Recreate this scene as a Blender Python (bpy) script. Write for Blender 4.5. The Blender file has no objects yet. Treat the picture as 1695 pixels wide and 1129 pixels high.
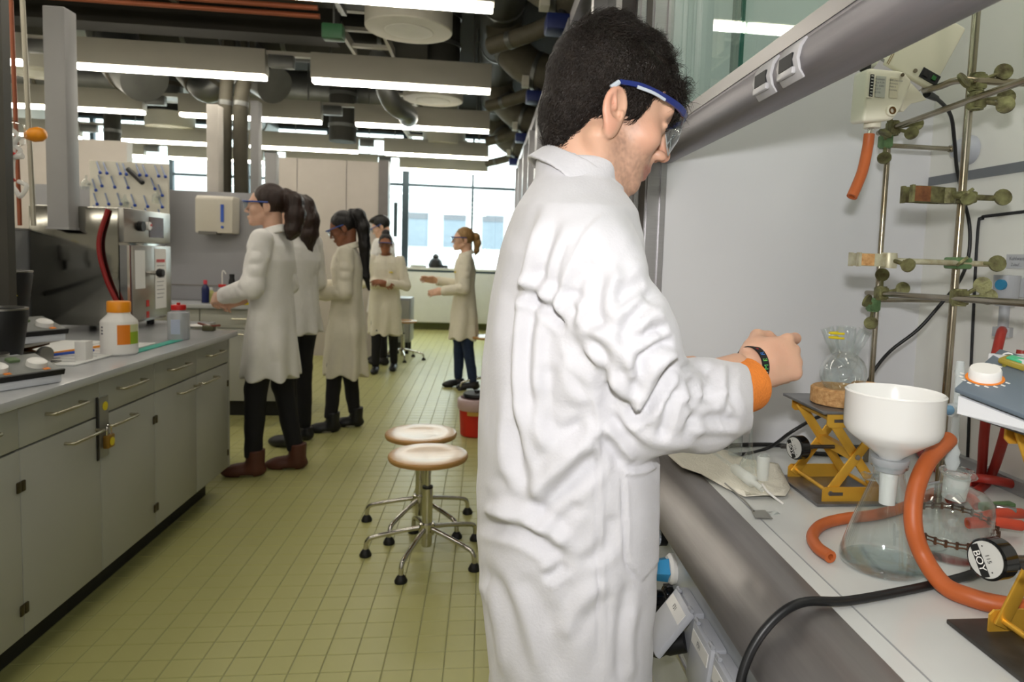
import bpy, bmesh, math, random
import numpy as np
from mathutils import Vector, Matrix
random.seed(7)
SC = bpy.context.scene
COL = SC.collection
# ------------------------------------------------------------------ camera
FPX, PCX, PCY, CAMH = 1130., 930., 515., 1.36
YAW, PITCH, ROLL = math.radians(6.6), math.radians(4.5), math.radians(2.0)
FWD = np.array([math.sin(YAW)*math.cos(PITCH), math.cos(YAW)*math.cos(PITCH), -math.sin(PITCH)])
_r0 = np.array([math.cos(YAW), -math.sin(YAW), 0.]); _u0 = np.cross(_r0, FWD)
RGT = math.cos(ROLL)*_r0 + math.sin(ROLL)*_u0
UPV = -math.sin(ROLL)*_r0 + math.cos(ROLL)*_u0
CAMP = np.array([0., 0., CAMH])
def _ray(x, y): return FWD + RGT*(x-PCX)/FPX - UPV*(y-PCY)/FPX
def atY(x, y, Y): d = _ray(x, y); return CAMP + d*(Y/d[1])
def atZ(x, y, Z): d = _ray(x, y); return CAMP + d*((Z-CAMH)/d[2])
def atX(x, y, X): d = _ray(x, y); return CAMP + d*(X/d[0])
cam = bpy.data.cameras.new('camera'); cam_o = bpy.data.objects.new('camera', cam); COL.objects.link(cam_o)
cam.sensor_width = 36.0; cam.lens = FPX/1695*36.0
cam.shift_x = -(PCX-847.5)/1695; cam.shift_y = -(564.5-PCY)/1695
cam.clip_start = 0.02; cam.clip_end = 200
cam.dof.use_dof = True; cam.dof.focus_distance = 1.08; cam.dof.aperture_fstop = 7.5
m = Matrix.Identity(4)
for i in range(3):
    m[i][0], m[i][1], m[i][2], m[i][3] = RGT[i], UPV[i], -FWD[i], CAMP[i]
cam_o.matrix_world = m
SC.camera = cam_o
# ------------------------------------------------------------------ world, flash, exposure
SC.view_settings.view_transform = 'Standard'; SC.view_settings.look = 'None'
SC.view_settings.gamma = 1.0; SC.view_settings.use_curve_mapping = False
SC.view_settings.exposure = -0.08
SC.cycles.transparent_max_bounces = 20
SC.cycles.max_bounces = 8; SC.cycles.diffuse_bounces = 4; SC.cycles.glossy_bounces = 3; SC.cycles.transmission_bounces = 6
SC.cycles.adaptive_threshold = 0.02
w = bpy.data.worlds.new('sky'); SC.world = w; w.use_nodes = True
nt = w.node_tree; bg = nt.nodes['Background']
bg.inputs[0].default_value = (0.93, 0.97, 1.0, 1); bg.inputs[1].default_value = 8.0   # bright overcast sky
def light(name, kind, loc, energy, size, color, target=None, spread=None):
    l = bpy.data.lights.new(name, kind); o = bpy.data.objects.new(name, l); COL.objects.link(o)
    l.energy = energy; l.color = color
    if kind == 'AREA':
        l.shape = 'RECTANGLE'; l.size, l.size_y = size
        if spread: l.spread = spread
    o.location = loc
    if target is not None:
        o.rotation_euler = (Vector(target)-Vector(loc)).to_track_quat('-Z', 'Y').to_euler()
    return o
# the photographer's flash, just above the camera (the photograph shows its hard shadows)
light('camera_flash', 'AREA', (0.0, -0.02, CAMH+0.145), 11.5, (0.07, 0.04), (1.0, 0.985, 0.97), (0.35, 2.0, 1.15))

# ------------------------------------------------------------------ materials
MATS = {}
def srgb(c):
    def f(v):
        v = v/255.
        return v/12.92 if v <= 0.04045 else ((v+0.055)/1.055)**2.4
    return (f(c[0]), f(c[1]), f(c[2]), 1.0)
def mat(name, c=(200, 200, 200), rough=0.5, metal=0.0, var=0.06, vscale=8.0, bump=0.0, bscale=60.0,
        emit=None, estr=0.0, trans=0.0, ior=1.45, alpha=1.0, sheen=0.0, sss=0.0, coat=0.0, stretch=None, c2=None, spec=None, detail=3.0):
    if name in MATS: return MATS[name]
    M = bpy.data.materials.new(name); M.use_nodes = True; t = M.node_tree; N = t.nodes; L = t.links
    b = N['Principled BSDF']; I = b.inputs
    col = srgb(c)
    I['Roughness'].default_value = rough; I['Metallic'].default_value = metal
    I['IOR'].default_value = ior
    if spec is not None: I['Specular IOR Level'].default_value = spec
    if trans: I['Transmission Weight'].default_value = trans
    if alpha < 1: I['Alpha'].default_value = alpha
    if sheen: I['Sheen Weight'].default_value = sheen
    if coat: I['Coat Weight'].default_value = coat; I['Coat Roughness'].default_value = 0.12
    if sss:
        I['Subsurface Weight'].default_value = sss; I['Subsurface Radius'].default_value = (0.012, 0.005, 0.003); I['Subsurface Scale'].default_value = 0.5
    tc = N.new('ShaderNodeTexCoord'); mp = N.new('ShaderNodeMapping'); L.new(tc.outputs['Object'], mp.inputs[0])
    if stretch: mp.inputs['Scale'].default_value = stretch
    if var > 0 or c2:
        n = N.new('ShaderNodeTexNoise'); n.inputs['Scale'].default_value = vscale; n.inputs['Detail'].default_value = detail
        L.new(mp.outputs[0], n.inputs['Vector'])
        r = N.new('ShaderNodeValToRGB'); e = r.color_ramp.elements
        e[0].position, e[1].position = 0.3, 0.7
        if c2: e[0].color = srgb(c2); e[1].color = col
        else:
            e[0].color = tuple(v*(1-var) for v in col[:3])+(1,); e[1].color = tuple(min(1, v*(1+var)) for v in col[:3])+(1,)
        L.new(n.outputs['Fac'], r.inputs[0]); L.new(r.outputs[0], I['Base Color'])
    else: I['Base Color'].default_value = col
    if bump > 0:
        n2 = N.new('ShaderNodeTexNoise'); n2.inputs['Scale'].default_value = bscale; n2.inputs['Detail'].default_value = 4
        L.new(mp.outputs[0], n2.inputs['Vector'])
        bp = N.new('ShaderNodeBump'); bp.inputs['Strength'].default_value = bump; bp.inputs['Distance'].default_value = 0.01
        L.new(n2.outputs['Fac'], bp.inputs['Height']); L.new(bp.outputs[0], I['Normal'])
    if emit: I['Emission Color'].default_value = srgb(emit); I['Emission Strength'].default_value = estr
    MATS[name] = M; return M
def pane(name, tint=(235, 242, 240), refl=1.0, rough=0.0):
    """thin flat glass: see-through plus a Fresnel mirror"""
    if name in MATS: return MATS[name]
    M = bpy.data.materials.new(name); M.use_nodes = True; t = M.node_tree; N = t.nodes; L = t.links
    for n in list(N):
        if n.type == 'BSDF_PRINCIPLED': N.remove(n)
    tr = N.new('ShaderNodeBsdfTransparent'); tr.inputs[0].default_value = srgb(tint)
    gl = N.new('ShaderNodeBsdfGlossy'); gl.inputs['Roughness'].default_value = rough; gl.inputs[0].default_value = (.96, .97, .97, 1)
    fr = N.new('ShaderNodeLayerWeight'); fr.inputs['Blend'].default_value = 0.5
    pw = N.new('ShaderNodeMath'); pw.operation = 'POWER'; pw.inputs[1].default_value = 4.0; L.new(fr.outputs['Facing'], pw.inputs[0])
    mu = N.new('ShaderNodeMath'); mu.operation = 'MULTIPLY_ADD'; mu.inputs[1].default_value = 0.65*refl; mu.inputs[2].default_value = 0.035*refl; L.new(pw.outputs[0], mu.inputs[0])
    mx = N.new('ShaderNodeMixShader'); L.new(mu.outputs[0], mx.inputs[0]); L.new(tr.outputs[0], mx.inputs[1]); L.new(gl.outputs[0], mx.inputs[2])
    L.new(mx.outputs[0], N['Material Output'].inputs[0]); MATS[name] = M; return M

# ------------------------------------------------------------------ mesh helpers
def V(*a): return np.array(a[0] if len(a) == 1 else a, float)
def unit(v): v = np.asarray(v, float); n = np.linalg.norm(v); return v/n if n > 1e-12 else v
def frame(d):
    d = unit(d); a = np.array([0, 0, 1.]) if abs(d[2]) < 0.9 else np.array([1., 0, 0])
    u = unit(np.cross(a, d)); return u, np.cross(d, u), d
def smoothpath(pts, n=6):
    """Catmull-Rom through pts"""
    P = [V(p) for p in pts]
    if len(P) < 3: return P
    P = [2*P[0]-P[1]] + P + [2*P[-1]-P[-2]]; out = []
    for i in range(1, len(P)-2):
        for k in range(n):
            t = k/n; a, b, c, d = P[i-1], P[i], P[i+1], P[i+2]
            out.append(0.5*((2*b)+(-a+c)*t+(2*a-5*b+4*c-d)*t*t+(-a+3*b-3*c+d)*t**3))
    out.append(P[-2]); return out
class MB:
    def __init__(s): s.v = []; s.f = []
    def add(s, vs, fs):
        o = len(s.v); s.v += [tuple(map(float, p)) for p in vs]; s.f += [tuple(i+o for i in f) for f in fs]; return s
    def box(s, lo, hi):
        (a, b, c), (d, e, f) = lo, hi
        return s.add([(a, b, c), (d, b, c), (d, e, c), (a, e, c), (a, b, f), (d, b, f), (d, e, f), (a, e, f)],
                     [(0, 3, 2, 1), (4, 5, 6, 7), (0, 1, 5, 4), (1, 2, 6, 5), (2, 3, 7, 6), (3, 0, 4, 7)])
    def obox(s, c, ax, ay, az, hx, hy, hz):
        c = V(c); ax, ay, az = unit(ax)*hx, unit(ay)*hy, unit(az)*hz
        P = [c+i*ax+j*ay+k*az for k in (-1, 1) for i, j in ((-1, -1), (1, -1), (1, 1), (-1, 1))]
        return s.add(P, [(0, 3, 2, 1), (4, 5, 6, 7), (0, 1, 5, 4), (1, 2, 6, 5), (2, 3, 7, 6), (3, 0, 4, 7)])
    def prism(s, poly, d):
        """extrude 3-D polygon by vector d"""
        n = len(poly); P = [V(p) for p in poly]; d = V(d)
        return s.add(P+[p+d for p in P], [tuple(range(n))[::-1], tuple(range(n, 2*n))]+[(i, (i+1) % n, n+(i+1) % n, n+i) for i in range(n)])
    def tube(s, pts, r, n=10, closed=False, caps=True):
        P = [V(p) for p in pts]; m = len(P); R = r if hasattr(r, '__len__') else [r]*m
        u = None; vs = []
        for i in range(m):
            if closed: t = P[(i+1) % m]-P[i-1]
            else: t = P[min(i+1, m-1)]-P[max(i-1, 0)]
            t = unit(t)
            if u is None: u = frame(t)[0]
            u = unit(u-t*np.dot(u, t)); w_ = np.cross(t, u)
            vs += [P[i]+R[i]*(math.cos(2*math.pi*k/n)*u+math.sin(2*math.pi*k/n)*w_) for k in range(n)]
        fs = []
        for i in range(m if closed else m-1):
            a, b = i*n, ((i+1) % m)*n
            fs += [(a+k, a+(k+1) % n, b+(k+1) % n, b+k) for k in range(n)]
        if caps and not closed: fs += [tuple(range(n))[::-1], tuple((m-1)*n+k for k in range(n))]
        return s.add(vs, fs)
    def cyl(s, a, b, r, r2=None, n=16): return s.tube([a, b], [r, r if r2 is None else r2], n)
    def hose(s, pts, r, ri, n=12):
        """hollow hose: outer wall, inner wall, end rings"""
        P = smoothpath(pts, 8); o = len(s.v); s.tube(P, r, n, caps=False); m = len(P)
        o2 = len(s.v); s.tube(P, ri, n, caps=False)
        for e in (0, (m-1)*n):
            s.f += [(o+e+k, o+e+(k+1) % n, o2+e+(k+1) % n, o2+e+k) for k in range(n)]
        return s
    def lathe(s, prof, c=(0, 0, 0), ax=(0, 0, 1), n=24, closed=False):
        """prof: (radius, height) list; ends with r=0 collapse"""
        u, w_, d = frame(ax); c = V(c); o = len(s.v); rings = []
        for r, h in prof:
            if r < 1e-7: rings.append([len(s.v)]); s.v.append(tuple(c+d*h))
            else:
                rings.append(list(range(len(s.v), len(s.v)+n)))
                s.v += [tuple(c+d*h+r*(math.cos(2*math.pi*k/n)*u+math.sin(2*math.pi*k/n)*w_)) for k in range(n)]
        pr = list(zip(rings, rings[1:]))
        if closed: pr.append((rings[-1], rings[0]))
        for A, B in pr:
            if len(A) == 1 and len(B) == 1: continue
            for k in range(n):
                k2 = (k+1) % n
                if len(A) == 1: s.f.append((A[0], B[k2], B[k]))
                elif len(B) == 1: s.f.append((A[k], A[k2], B[0]))
                else: s.f.append((A[k], A[k2], B[k2], B[k]))
        return s
    def build(s, name, m, parent=None, smooth=None, bevel=0.0, seg=2):
        me = bpy.data.meshes.new(name); me.from_pydata(s.v, [], s.f); me.update()
        bm = bmesh.new(); bm.from_mesh(me)
        bmesh.ops.recalc_face_normals(bm, faces=bm.faces)
        if bevel > 0:
            es = [e for e in bm.edges if len(e.link_faces) == 2 and e.calc_face_angle(0) > 0.6]
            bmesh.ops.bevel(bm, geom=es, offset=bevel, segments=seg, affect='EDGES', profile=0.5, clamp_overlap=True)
        bm.to_mesh(me); bm.free()
        return link(name, me, m, parent, smooth)
def link(name, me, m, parent=None, smooth=None):
    o = bpy.data.objects.new(name, me); COL.objects.link(o)
    if m is not None: me.materials.append(m)
    if smooth is None: smooth = 40
    if smooth is True: me.shade_smooth()
    elif smooth:
        me.shade_smooth()
        try: me.set_sharp_from_angle(angle=math.radians(smooth))
        except Exception: pass
    setp(o, parent); return o
def setp(o, parent):
    if parent is not None:
        o.parent = parent
        if parent.type == 'EMPTY': o.matrix_parent_inverse = parent_matrix(parent).inverted()
def parent_matrix(p):
    return Matrix.LocRotScale(p.location, p.rotation_euler, p.scale)
def tag(o, label=None, cat=None, group=None, kind=None):
    if label: o['label'] = label
    if cat: o['category'] = cat
    if group: o['group'] = group
    if kind: o['kind'] = kind
    return o
def thing(name, label, cat, loc=(0, 0, 0), rz=0.0, group=None):
    o = bpy.data.objects.new(name, None); COL.objects.link(o); o.empty_display_size = 0.05
    o.location = tuple(map(float, loc)); o.rotation_euler = (0, 0, rz)
    return tag(o, label, cat, group)
def struct(o, label=None):
    o['kind'] = 'structure'
    if label: o['label'] = label
    return o
def copy_tree(o, parent=None):
    c = o.copy(); COL.objects.link(c)
    if parent is not None: c.parent = parent
    for ch in list(o.children): copy_tree(ch, c)
    return c
TEXTS = []
def text(name, body, org, xd, yd, size, m, parent=None, align='LEFT', extrude=0.0):
    cu = bpy.data.curves.new(name, 'FONT'); cu.body = body; cu.size = size; cu.align_x = align; cu.align_y = 'CENTER'; cu.extrude = extrude
    o = bpy.data.objects.new(name, cu); COL.objects.link(o); cu.materials.append(m)
    x = unit(xd); y = unit(yd); z = np.cross(x, y); M = Matrix.Identity(4)
    for i in range(3): M[i][0], M[i][1], M[i][2], M[i][3] = x[i], y[i], z[i], float(org[i])
    setp(o, parent)
    o.matrix_basis = M
    TEXTS.append(o)
    return o
# ------------------------------------------------------------------ signed-distance sculpting (people, cloth)
def np_mesh(name, v, q, m, parent=None, smooth=True):
    me = bpy.data.meshes.new(name); n = len(q); k = q.shape[1]
    me.vertices.add(len(v)); me.vertices.foreach_set('co', np.ascontiguousarray(v, np.float32).ravel())
    me.loops.add(n*k); me.loops.foreach_set('vertex_index', np.ascontiguousarray(q, np.int32).ravel())
    me.polygons.add(n); me.polygons.foreach_set('loop_start', np.arange(0, n*k, k, dtype=np.int32))
    me.update(calc_edges=True); me.validate()
    return link(name, me, m, parent, smooth)
def cap(P, a, b, ra, rb):
    a, b = V(a), V(b); ab = b-a; t = np.clip(((P-a)@ab)/max(ab@ab, 1e-12), 0, 1)
    return np.linalg.norm(P-a-t[:, None]*ab, axis=1)-(ra+(rb-ra)*t)
def ell(P, c, r, Rm=None):
    p = P-V(c)
    if Rm is not None: p = p@Rm
    r = V(r); k0 = np.linalg.norm(p/r, axis=1); k1 = np.linalg.norm(p/(r*r), axis=1)
    return k0*(k0-1)/np.maximum(k1, 1e-9)
def rbox(P, c, h, r, Rm=None):
    p = P-V(c)
    if Rm is not None: p = p@Rm
    q = np.abs(p)-(V(h)-r)
    return np.linalg.norm(np.maximum(q, 0), axis=1)+np.minimum(q.max(1), 0)-r
def smin(a, b, k):
    h = np.clip(0.5+0.5*(b-a)/k, 0, 1); return b+(a-b)*h-k*h*(1-h)
def smax(a, b, k): return -smin(-a, -b, k)
def chain(P, pts, rs, k=0.01):
    d = cap(P, pts[0], pts[1], rs[0], rs[1])
    for i in range(1, len(pts)-1): d = smin(d, cap(P, pts[i], pts[i+1], rs[i], rs[i+1]), k)
    return d
def loft(P, secs, power=2.0):
    """secs: (z, cx, cy, a, b) rising; elliptical column around z"""
    S = np.array(secs, float); z = np.clip(P[:, 2], S[0, 0], S[-1, 0])
    c = [np.interp(z, S[:, 0], S[:, i]) for i in (1, 2, 3, 4)]
    x = np.abs(P[:, 0]-c[0])/c[2]; y = np.abs(P[:, 1]-c[1])/c[3]
    d = ((x**power+y**power)**(1/power)-1)*np.minimum(c[2], c[3])
    return np.maximum(d, np.maximum(S[0, 0]-P[:, 2], P[:, 2]-S[-1, 0]))
def sdf_mesh(f, lo, hi, h, smooth=1):
    lo, hi = V(lo), V(hi); nc = np.ceil((hi-lo)/(4*h)).astype(int)+1; n = nc*4
    ax = [lo[i]+4*h*np.arange(nc[i])+1.5*h for i in range(3)]
    G = np.stack(np.meshgrid(*ax, indexing='ij'), -1).reshape(-1, 3)
    c = f(G).reshape(nc)
    near = np.abs(c) < 4*h*1.0+0.006
    up = lambda A: A.repeat(4, 0).repeat(4, 1).repeat(4, 2)
    vals = up(c).astype(np.float64); msk = up(near)
    ii = np.argwhere(msk); vals[msk] = f(lo+ii*h)
    vals[np.abs(vals) < 1e-9] = 1e-9
    s = vals < 0
    cs = s[:-1, :-1, :-1].astype(np.int8)
    tot = np.zeros(cs.shape, np.int8)
    offs = [(a, b, d) for a in (0, 1) for b in (0, 1) for d in (0, 1)]
    sh = vals.shape
    for a, b, d in offs: tot += s[a:sh[0]-1+a, b:sh[1]-1+b, d:sh[2]-1+d]
    act = (tot > 0) & (tot < 8); A = np.argwhere(act)
    idx = -np.ones(act.shape, np.int64); idx[act] = np.arange(len(A))
    acc = np.zeros((len(A), 3)); cnt = np.zeros(len(A))
    cv = {o: vals[A[:, 0]+o[0], A[:, 1]+o[1], A[:, 2]+o[2]] for o in offs}
    for o in offs:
        for k in range(3):
            if o[k] == 0:
                o2 = tuple(1 if j == k else o[j] for j in range(3)); v0, v1 = cv[o], cv[o2]; cr = (v0 < 0) != (v1 < 0)
                t = np.where(cr, v0/np.where(cr, v0-v1, 1), 0); p = np.repeat(np.array([o], float), len(A), 0); p[:, k] = t
                acc[cr] += p[cr]; cnt[cr] += 1
    v = lo+(A+acc/cnt[:, None])*h
    Q = []
    for k in range(3):
        i, j = (k+1) % 3, (k+2) % 3
        sl0 = [slice(None)]*3; sl1 = [slice(None)]*3; sl0[k] = slice(0, -1); sl1[k] = slice(1, None)
        e = s[tuple(sl0)] != s[tuple(sl1)]; E_ = np.argwhere(e)
        ok = (E_[:, i] > 0) & (E_[:, j] > 0) & (E_[:, i] < sh[i]-1) & (E_[:, j] < sh[j]-1); E_ = E_[ok]
        inside = s[tuple(E_.T)]
        def cell(di, dj):
            c_ = E_.copy(); c_[:, i] -= di; c_[:, j] -= dj; return idx[tuple(c_.T)]
        q = np.stack([cell(1, 1), cell(0, 1), cell(0, 0), cell(1, 0)], 1)
        q[~inside] = q[~inside][:, ::-1]; Q.append(q)
    Q = np.concatenate(Q); Q = Q[(Q >= 0).all(1)]
    return relax(v, Q, smooth), Q
def relax(v, Q, it=1, lam=0.5):
    for _ in range(it):
        acc = np.zeros_like(v); cnt = np.zeros(len(v))
        for a in range(4):
            b = (a+1) % 4
            for x, y in ((a, b), (b, a)):
                for k in range(3): acc[:, k] += np.bincount(Q[:, x], weights=v[Q[:, y], k], minlength=len(v))
                cnt += np.bincount(Q[:, x], minlength=len(v))
        v = v+lam*(acc/np.maximum(cnt, 1)[:, None]-v)
    return v
def vnormals(v, Q):
    n = np.cross(v[Q[:, 2]]-v[Q[:, 0]], v[Q[:, 3]]-v[Q[:, 1]]); out = np.zeros_like(v)
    for a in range(4):
        for k in range(3): out[:, k] += np.bincount(Q[:, a], weights=n[:, k], minlength=len(v))
    return out/np.maximum(np.linalg.norm(out, axis=1), 1e-12)[:, None]
_rng = np.random.default_rng(5)
_NG = _rng.random((32, 32, 32))
def vnoise(P, s):
    """periodic value noise, -1..1"""
    p = P*s; i = np.floor(p).astype(int); f = p-i; f = f*f*(3-2*f); r = 0
    for a in (0, 1):
        for b in (0, 1):
            for c in (0, 1):
                w_ = (f[:, 0] if a else 1-f[:, 0])*(f[:, 1] if b else 1-f[:, 1])*(f[:, 2] if c else 1-f[:, 2])
                r = r+w_*_NG[(i[:, 0]+a) % 32, (i[:, 1]+b) % 32, (i[:, 2]+c) % 32]
    return r*2-1
# ================================================================== SETTING
M_tile = mat('floor tile', (180, 178, 116), rough=0.36, var=0.05, vscale=5, spec=0.5)
M_grout = mat('grout', (150, 150, 112), rough=0.8)
M_wall = mat('white wall', (214, 212, 206), rough=0.6, var=0.02)
M_beige = mat('partition laminate', (186, 178, 170), rough=0.5, var=0.02)
M_dark = mat('dark ceiling', (34, 32, 26), rough=0.9, var=0.2, vscale=2)
M_mull = mat('window frame', (58, 72, 80), rough=0.4, metal=0.3)
M_grey = mat('grey laminate', (148, 150, 152), rough=0.4, var=0.03)
M_alu = mat('aluminium', (172, 170, 172), rough=0.32, metal=0.85, var=0.05, stretch=(1, 1, 20), vscale=20)
M_glasspane = pane('window pane')
ROOM = dict(x0=-7.0, x1=1.42, y0=-2.2, y1=12.45, z1=3.9)
fl = MB().box((ROOM['x0'], ROOM['y0'], -0.12), (ROOM['x1'], ROOM['y1']+.15, -0.0025)).build('floor', M_grout)
struct(fl, 'yellow-green tiled laboratory floor')
# 10 cm tiles: the 300 that show largest one by one, the rest joined
TS = 0.0986; cells = []
for i in range(-34, 8):
    for j in range(-6, 126):
        cells.append((i*TS, j*TS))
def vis(x, y):
    d = V(x+TS/2, y+TS/2, 0)-CAMP; z = d@FWD
    if z < 0.3: return None
    px, py = PCX+FPX*(d@RGT)/z, PCY-FPX*(d@UPV)/z
    if -10 < px < 815 and py < 1140 and x > -1.50 and (x < -0.0 or y > 1.6): return z
    return None
seen = sorted([(vis(x, y), x, y) for x, y in cells if vis(x, y)])
near = set((x, y) for _, x, y in seen[:300])
def tile_geo(mb, x, y):
    g, b, t = 0.0015, 0.003, 0.002
    x0, x1, y0, y1 = x+g, x+TS-g, y+g, y+TS-g
    mb.add([(x0, y0, -t), (x1, y0, -t), (x1, y1, -t), (x0, y1, -t), (x0+b/2, y0+b/2, 0), (x1-b/2, y0+b/2, 0), (x1-b/2, y1-b/2, 0), (x0+b/2, y1-b/2, 0)],
           [(4, 5, 6, 7), (0, 1, 5, 4), (1, 2, 6, 5), (2, 3, 7, 6), (3, 0, 4, 7)])
one = MB(); tile_geo(one, 0, 0)
tme = None
for x, y in sorted(near):
    if tme is None:
        o = one.build('floor_tile', M_tile, fl, smooth=0); tme = o.data
    else:
        o = bpy.data.objects.new('floor_tile', tme); COL.objects.link(o); o.parent = fl
    o.location = (x, y, 0)
rest = MB()
for x, y in cells:
    if (x, y) not in near: tile_geo(rest, x, y)
tag(rest.build('floor_tiles_field', M_tile, fl, smooth=0), kind='stuff')

def wallbox(name, lo, hi, m, label=None): return struct(MB().box(lo, hi).build(name, m), label)
X0, X1, Y0, Y1, Z1 = [ROOM[k] for k in ('x0', 'x1', 'y0', 'y1', 'z1')]
wallbox('ceiling', (X0, Y0, Z1), (X1, Y1, Z1+.15), M_dark, 'dark exposed concrete ceiling slab above the services')
wallbox('wall_right', (X1, Y0, -.1), (X1+.12, Y1+.15, Z1+.1), M_wall)
wallbox('wall_left', (X0-.12, Y0, -.1), (X0, Y1+.15, Z1+.1), M_wall)
wallbox('wall_front', (X0-.1, Y0-.12, -.1), (X1+.1, Y0, Z1+.1), M_wall)
# window wall: parapet, lintel, frames and panes
wb = wallbox('wall_back', (X0, Y1, -.1), (X1, Y1+.14, 1.02), M_wall, 'white parapet wall under the far windows')
MB().box((X0, Y1, 3.45), (X1, Y1+.14, Z1)).build('lintel', M_dark, wb)
MB().box((X0, Y1-.02, 0.0), (X1, Y1-.001, .10)).build('skirting', mat('skirting', (120, 124, 70)), wb)
win = thing('window_1', 'wide far window band with dark slim frames', None, (-2.0, Y1+.05, 1.02)); win['kind'] = 'structure'
mull = [(-6.6, .03), (-5.35, .03), (-4.1, .03), (-2.75, .03), (-1.42, .055), (-0.24, .018), (1.0, .03)]
for x, h in mull: MB().box((x-h, Y1+.02, 1.02), (x+h, Y1+.10, 3.45)).build('mullion', M_mull, win)
for i, (z, h) in enumerate(((1.04, .02), (2.55, .022), (3.43, .02))): MB().box((X0, Y1+.03, z-h), (X1, Y1+.09, z+h)).build('transom', M_mull, win)
for (a, _), (b, _) in zip([(X0, 0)]+mull, mull+[(X1, 0)]):
    for z0, z1 in ((1.05, 2.53), (2.57, 3.42)): MB().box((a, Y1+.055, z0), (b, Y1+.065, z1)).build('pane', M_glasspane, win)
# opened tilt sash next to the thick post
sl = MB()
p0, p1 = atY(655, 335, Y1-.35), atY(657, 392, Y1-.35)
sl.box((p0[0]-.03, Y1-.36, p1[2]), (p0[0]+.03, Y1-.31, p0[2])); sl.build('open_sash_rail', M_mull, win)
# sill shelf with radiator panel under it
sh = thing('window_sill', 'white sill board above the pale radiator panel under the far window', None, (-.6, Y1-.2, 0)); sh['kind'] = 'structure'
M_white = mat('white panel', (226, 228, 226), rough=0.4, var=0.02)
MB().box((-1.95, Y1-.34, 1.06), (X1-.55, Y1-.002, 1.10)).build('sill_board', M_white, sh, bevel=.005)
MB().box((-1.95, Y1-.30, .14), (X1-.55, Y1-.2, 1.02)).build('radiator_panel', M_white, sh, bevel=.005)
MB().box((-1.95, Y1-.19, .12), (X1-.55, Y1-.003, 1.0)).build('radiator_back', mat('radiator back', (198, 206, 190)), sh)
# things on the sill
g = thing('desk_scale', 'small black instrument on the far window sill', 'instrument', atY(721, 442, Y1-.2))
c = atY(721, 443, Y1-.2); c[2] = 1.10
MB().lathe([(0, 0), (.12, 0), (.13, .05), (.1, .13), (.06, .17), (0, .18)], c, n=16).build('body', mat('black plastic', (24, 25, 28), rough=.4), g)
MB().lathe([(.05, .17), (.06, .2), (.03, .24), (0, .25)], c, n=12).build('knob', mat('black plastic'), g)
for k, (px, w_, nm) in enumerate(((692, .28, 'grey folded cloth on the window sill left of the black instrument'), (737, .1, 'small dark dish on the window sill right of the black instrument'))):
    c = atY(px, 443, Y1-.2); c[2] = 1.10
    mb = MB().lathe([(0, 0), (w_*.5, 0), (w_*.52, .03), (w_*.4, .05), (0, .055)], c, n=14)
    tag(mb.build(['folded_cloth', 'dish'][k], mat(['pale cloth', 'dark dish'][k], [(190, 192, 186), (70, 72, 74)][k]), smooth=30), nm, ['cloth', 'dish'][k])
# interior partitions
pr = wallbox('wall_partition_right', (atY(462, 300, 9)[0], 8.95, 0), (atY(628, 300, 9)[0], 9.09, atY(560, 266, 9)[2]), M_beige, 'beige partition wall behind the students')
xr = atY(628, 300, 9)[0]; zt = atY(560, 266, 9)[2]
wallbox('trim_1', (xr, 8.93, 0), (xr+.12, 9.12, zt+.02), mat('post grey', (112, 108, 106), rough=.4), 'grey end post of the beige partition')
pl = wallbox('wall_partition_left', (X0+.01, 8.95, 0), (atY(214, 300, 9)[0], 9.09, zt+.1), M_beige, 'beige partition wall behind the drying rack')
for x in (-1.75, -2.35):
    MB().box((x-.004, 8.945, 0), (x+.004, 8.9495, zt)).build('panel_joint', mat('joint', (128, 122, 118)), pr)
# building across the yard
fb = thing('office_building', 'white rendered building with square windows seen through the far window', 'building', (-1, 24, -4))
M_fac = mat('white render', (225, 226, 226), rough=.8, var=.02)
MB().box((-16, 24, -6), (14, 30, 3.2)).build('facade', M_fac, fb)
MB().box((-16, 23.8, 3.2), (14, 30, 3.5)).build('cornice', mat('cornice', (196, 197, 198)), fb)
MB().box((-16, 25.2, 3.5), (14, 30, 6.5)).build('upper_storey', M_fac, fb)
for x0, x1, y0, y1 in ((677, 708, 352, 408), (735, 770, 354, 410), (799, 832, 357, 413), (612, 640, 348, 404), (545, 576, 345, 401), (478, 509, 341, 397), (322, 345, 330, 386), (250, 276, 326, 382), (862, 896, 361, 417)):
    a, b = atY(x0, y0, 23.98), atY(x1, y1, 23.98)
    f = MB().box((a[0]-.06, 23.9, b[2]-.06), (b[0]+.06, 23.99, a[2]+.06)).build('window', mat('facade window frame', (170, 172, 176)), fb)
    MB().box((a[0], 23.88, b[2]), (b[0], 23.91, a[2])).build('glass', mat('facade glass', (112, 122, 132), rough=.1), f)
    MB().box((a[0], 23.86, a[2]-.2), (b[0], 23.885, a[2])).build('blind', mat('blind', (92, 94, 100)), f)
yd = MB().box((-30, Y1+.3, -6.2), (30, 60, -6.0)).build('yard', mat('yard', (150, 150, 148)))
struct(yd, 'paved yard outside')
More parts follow.
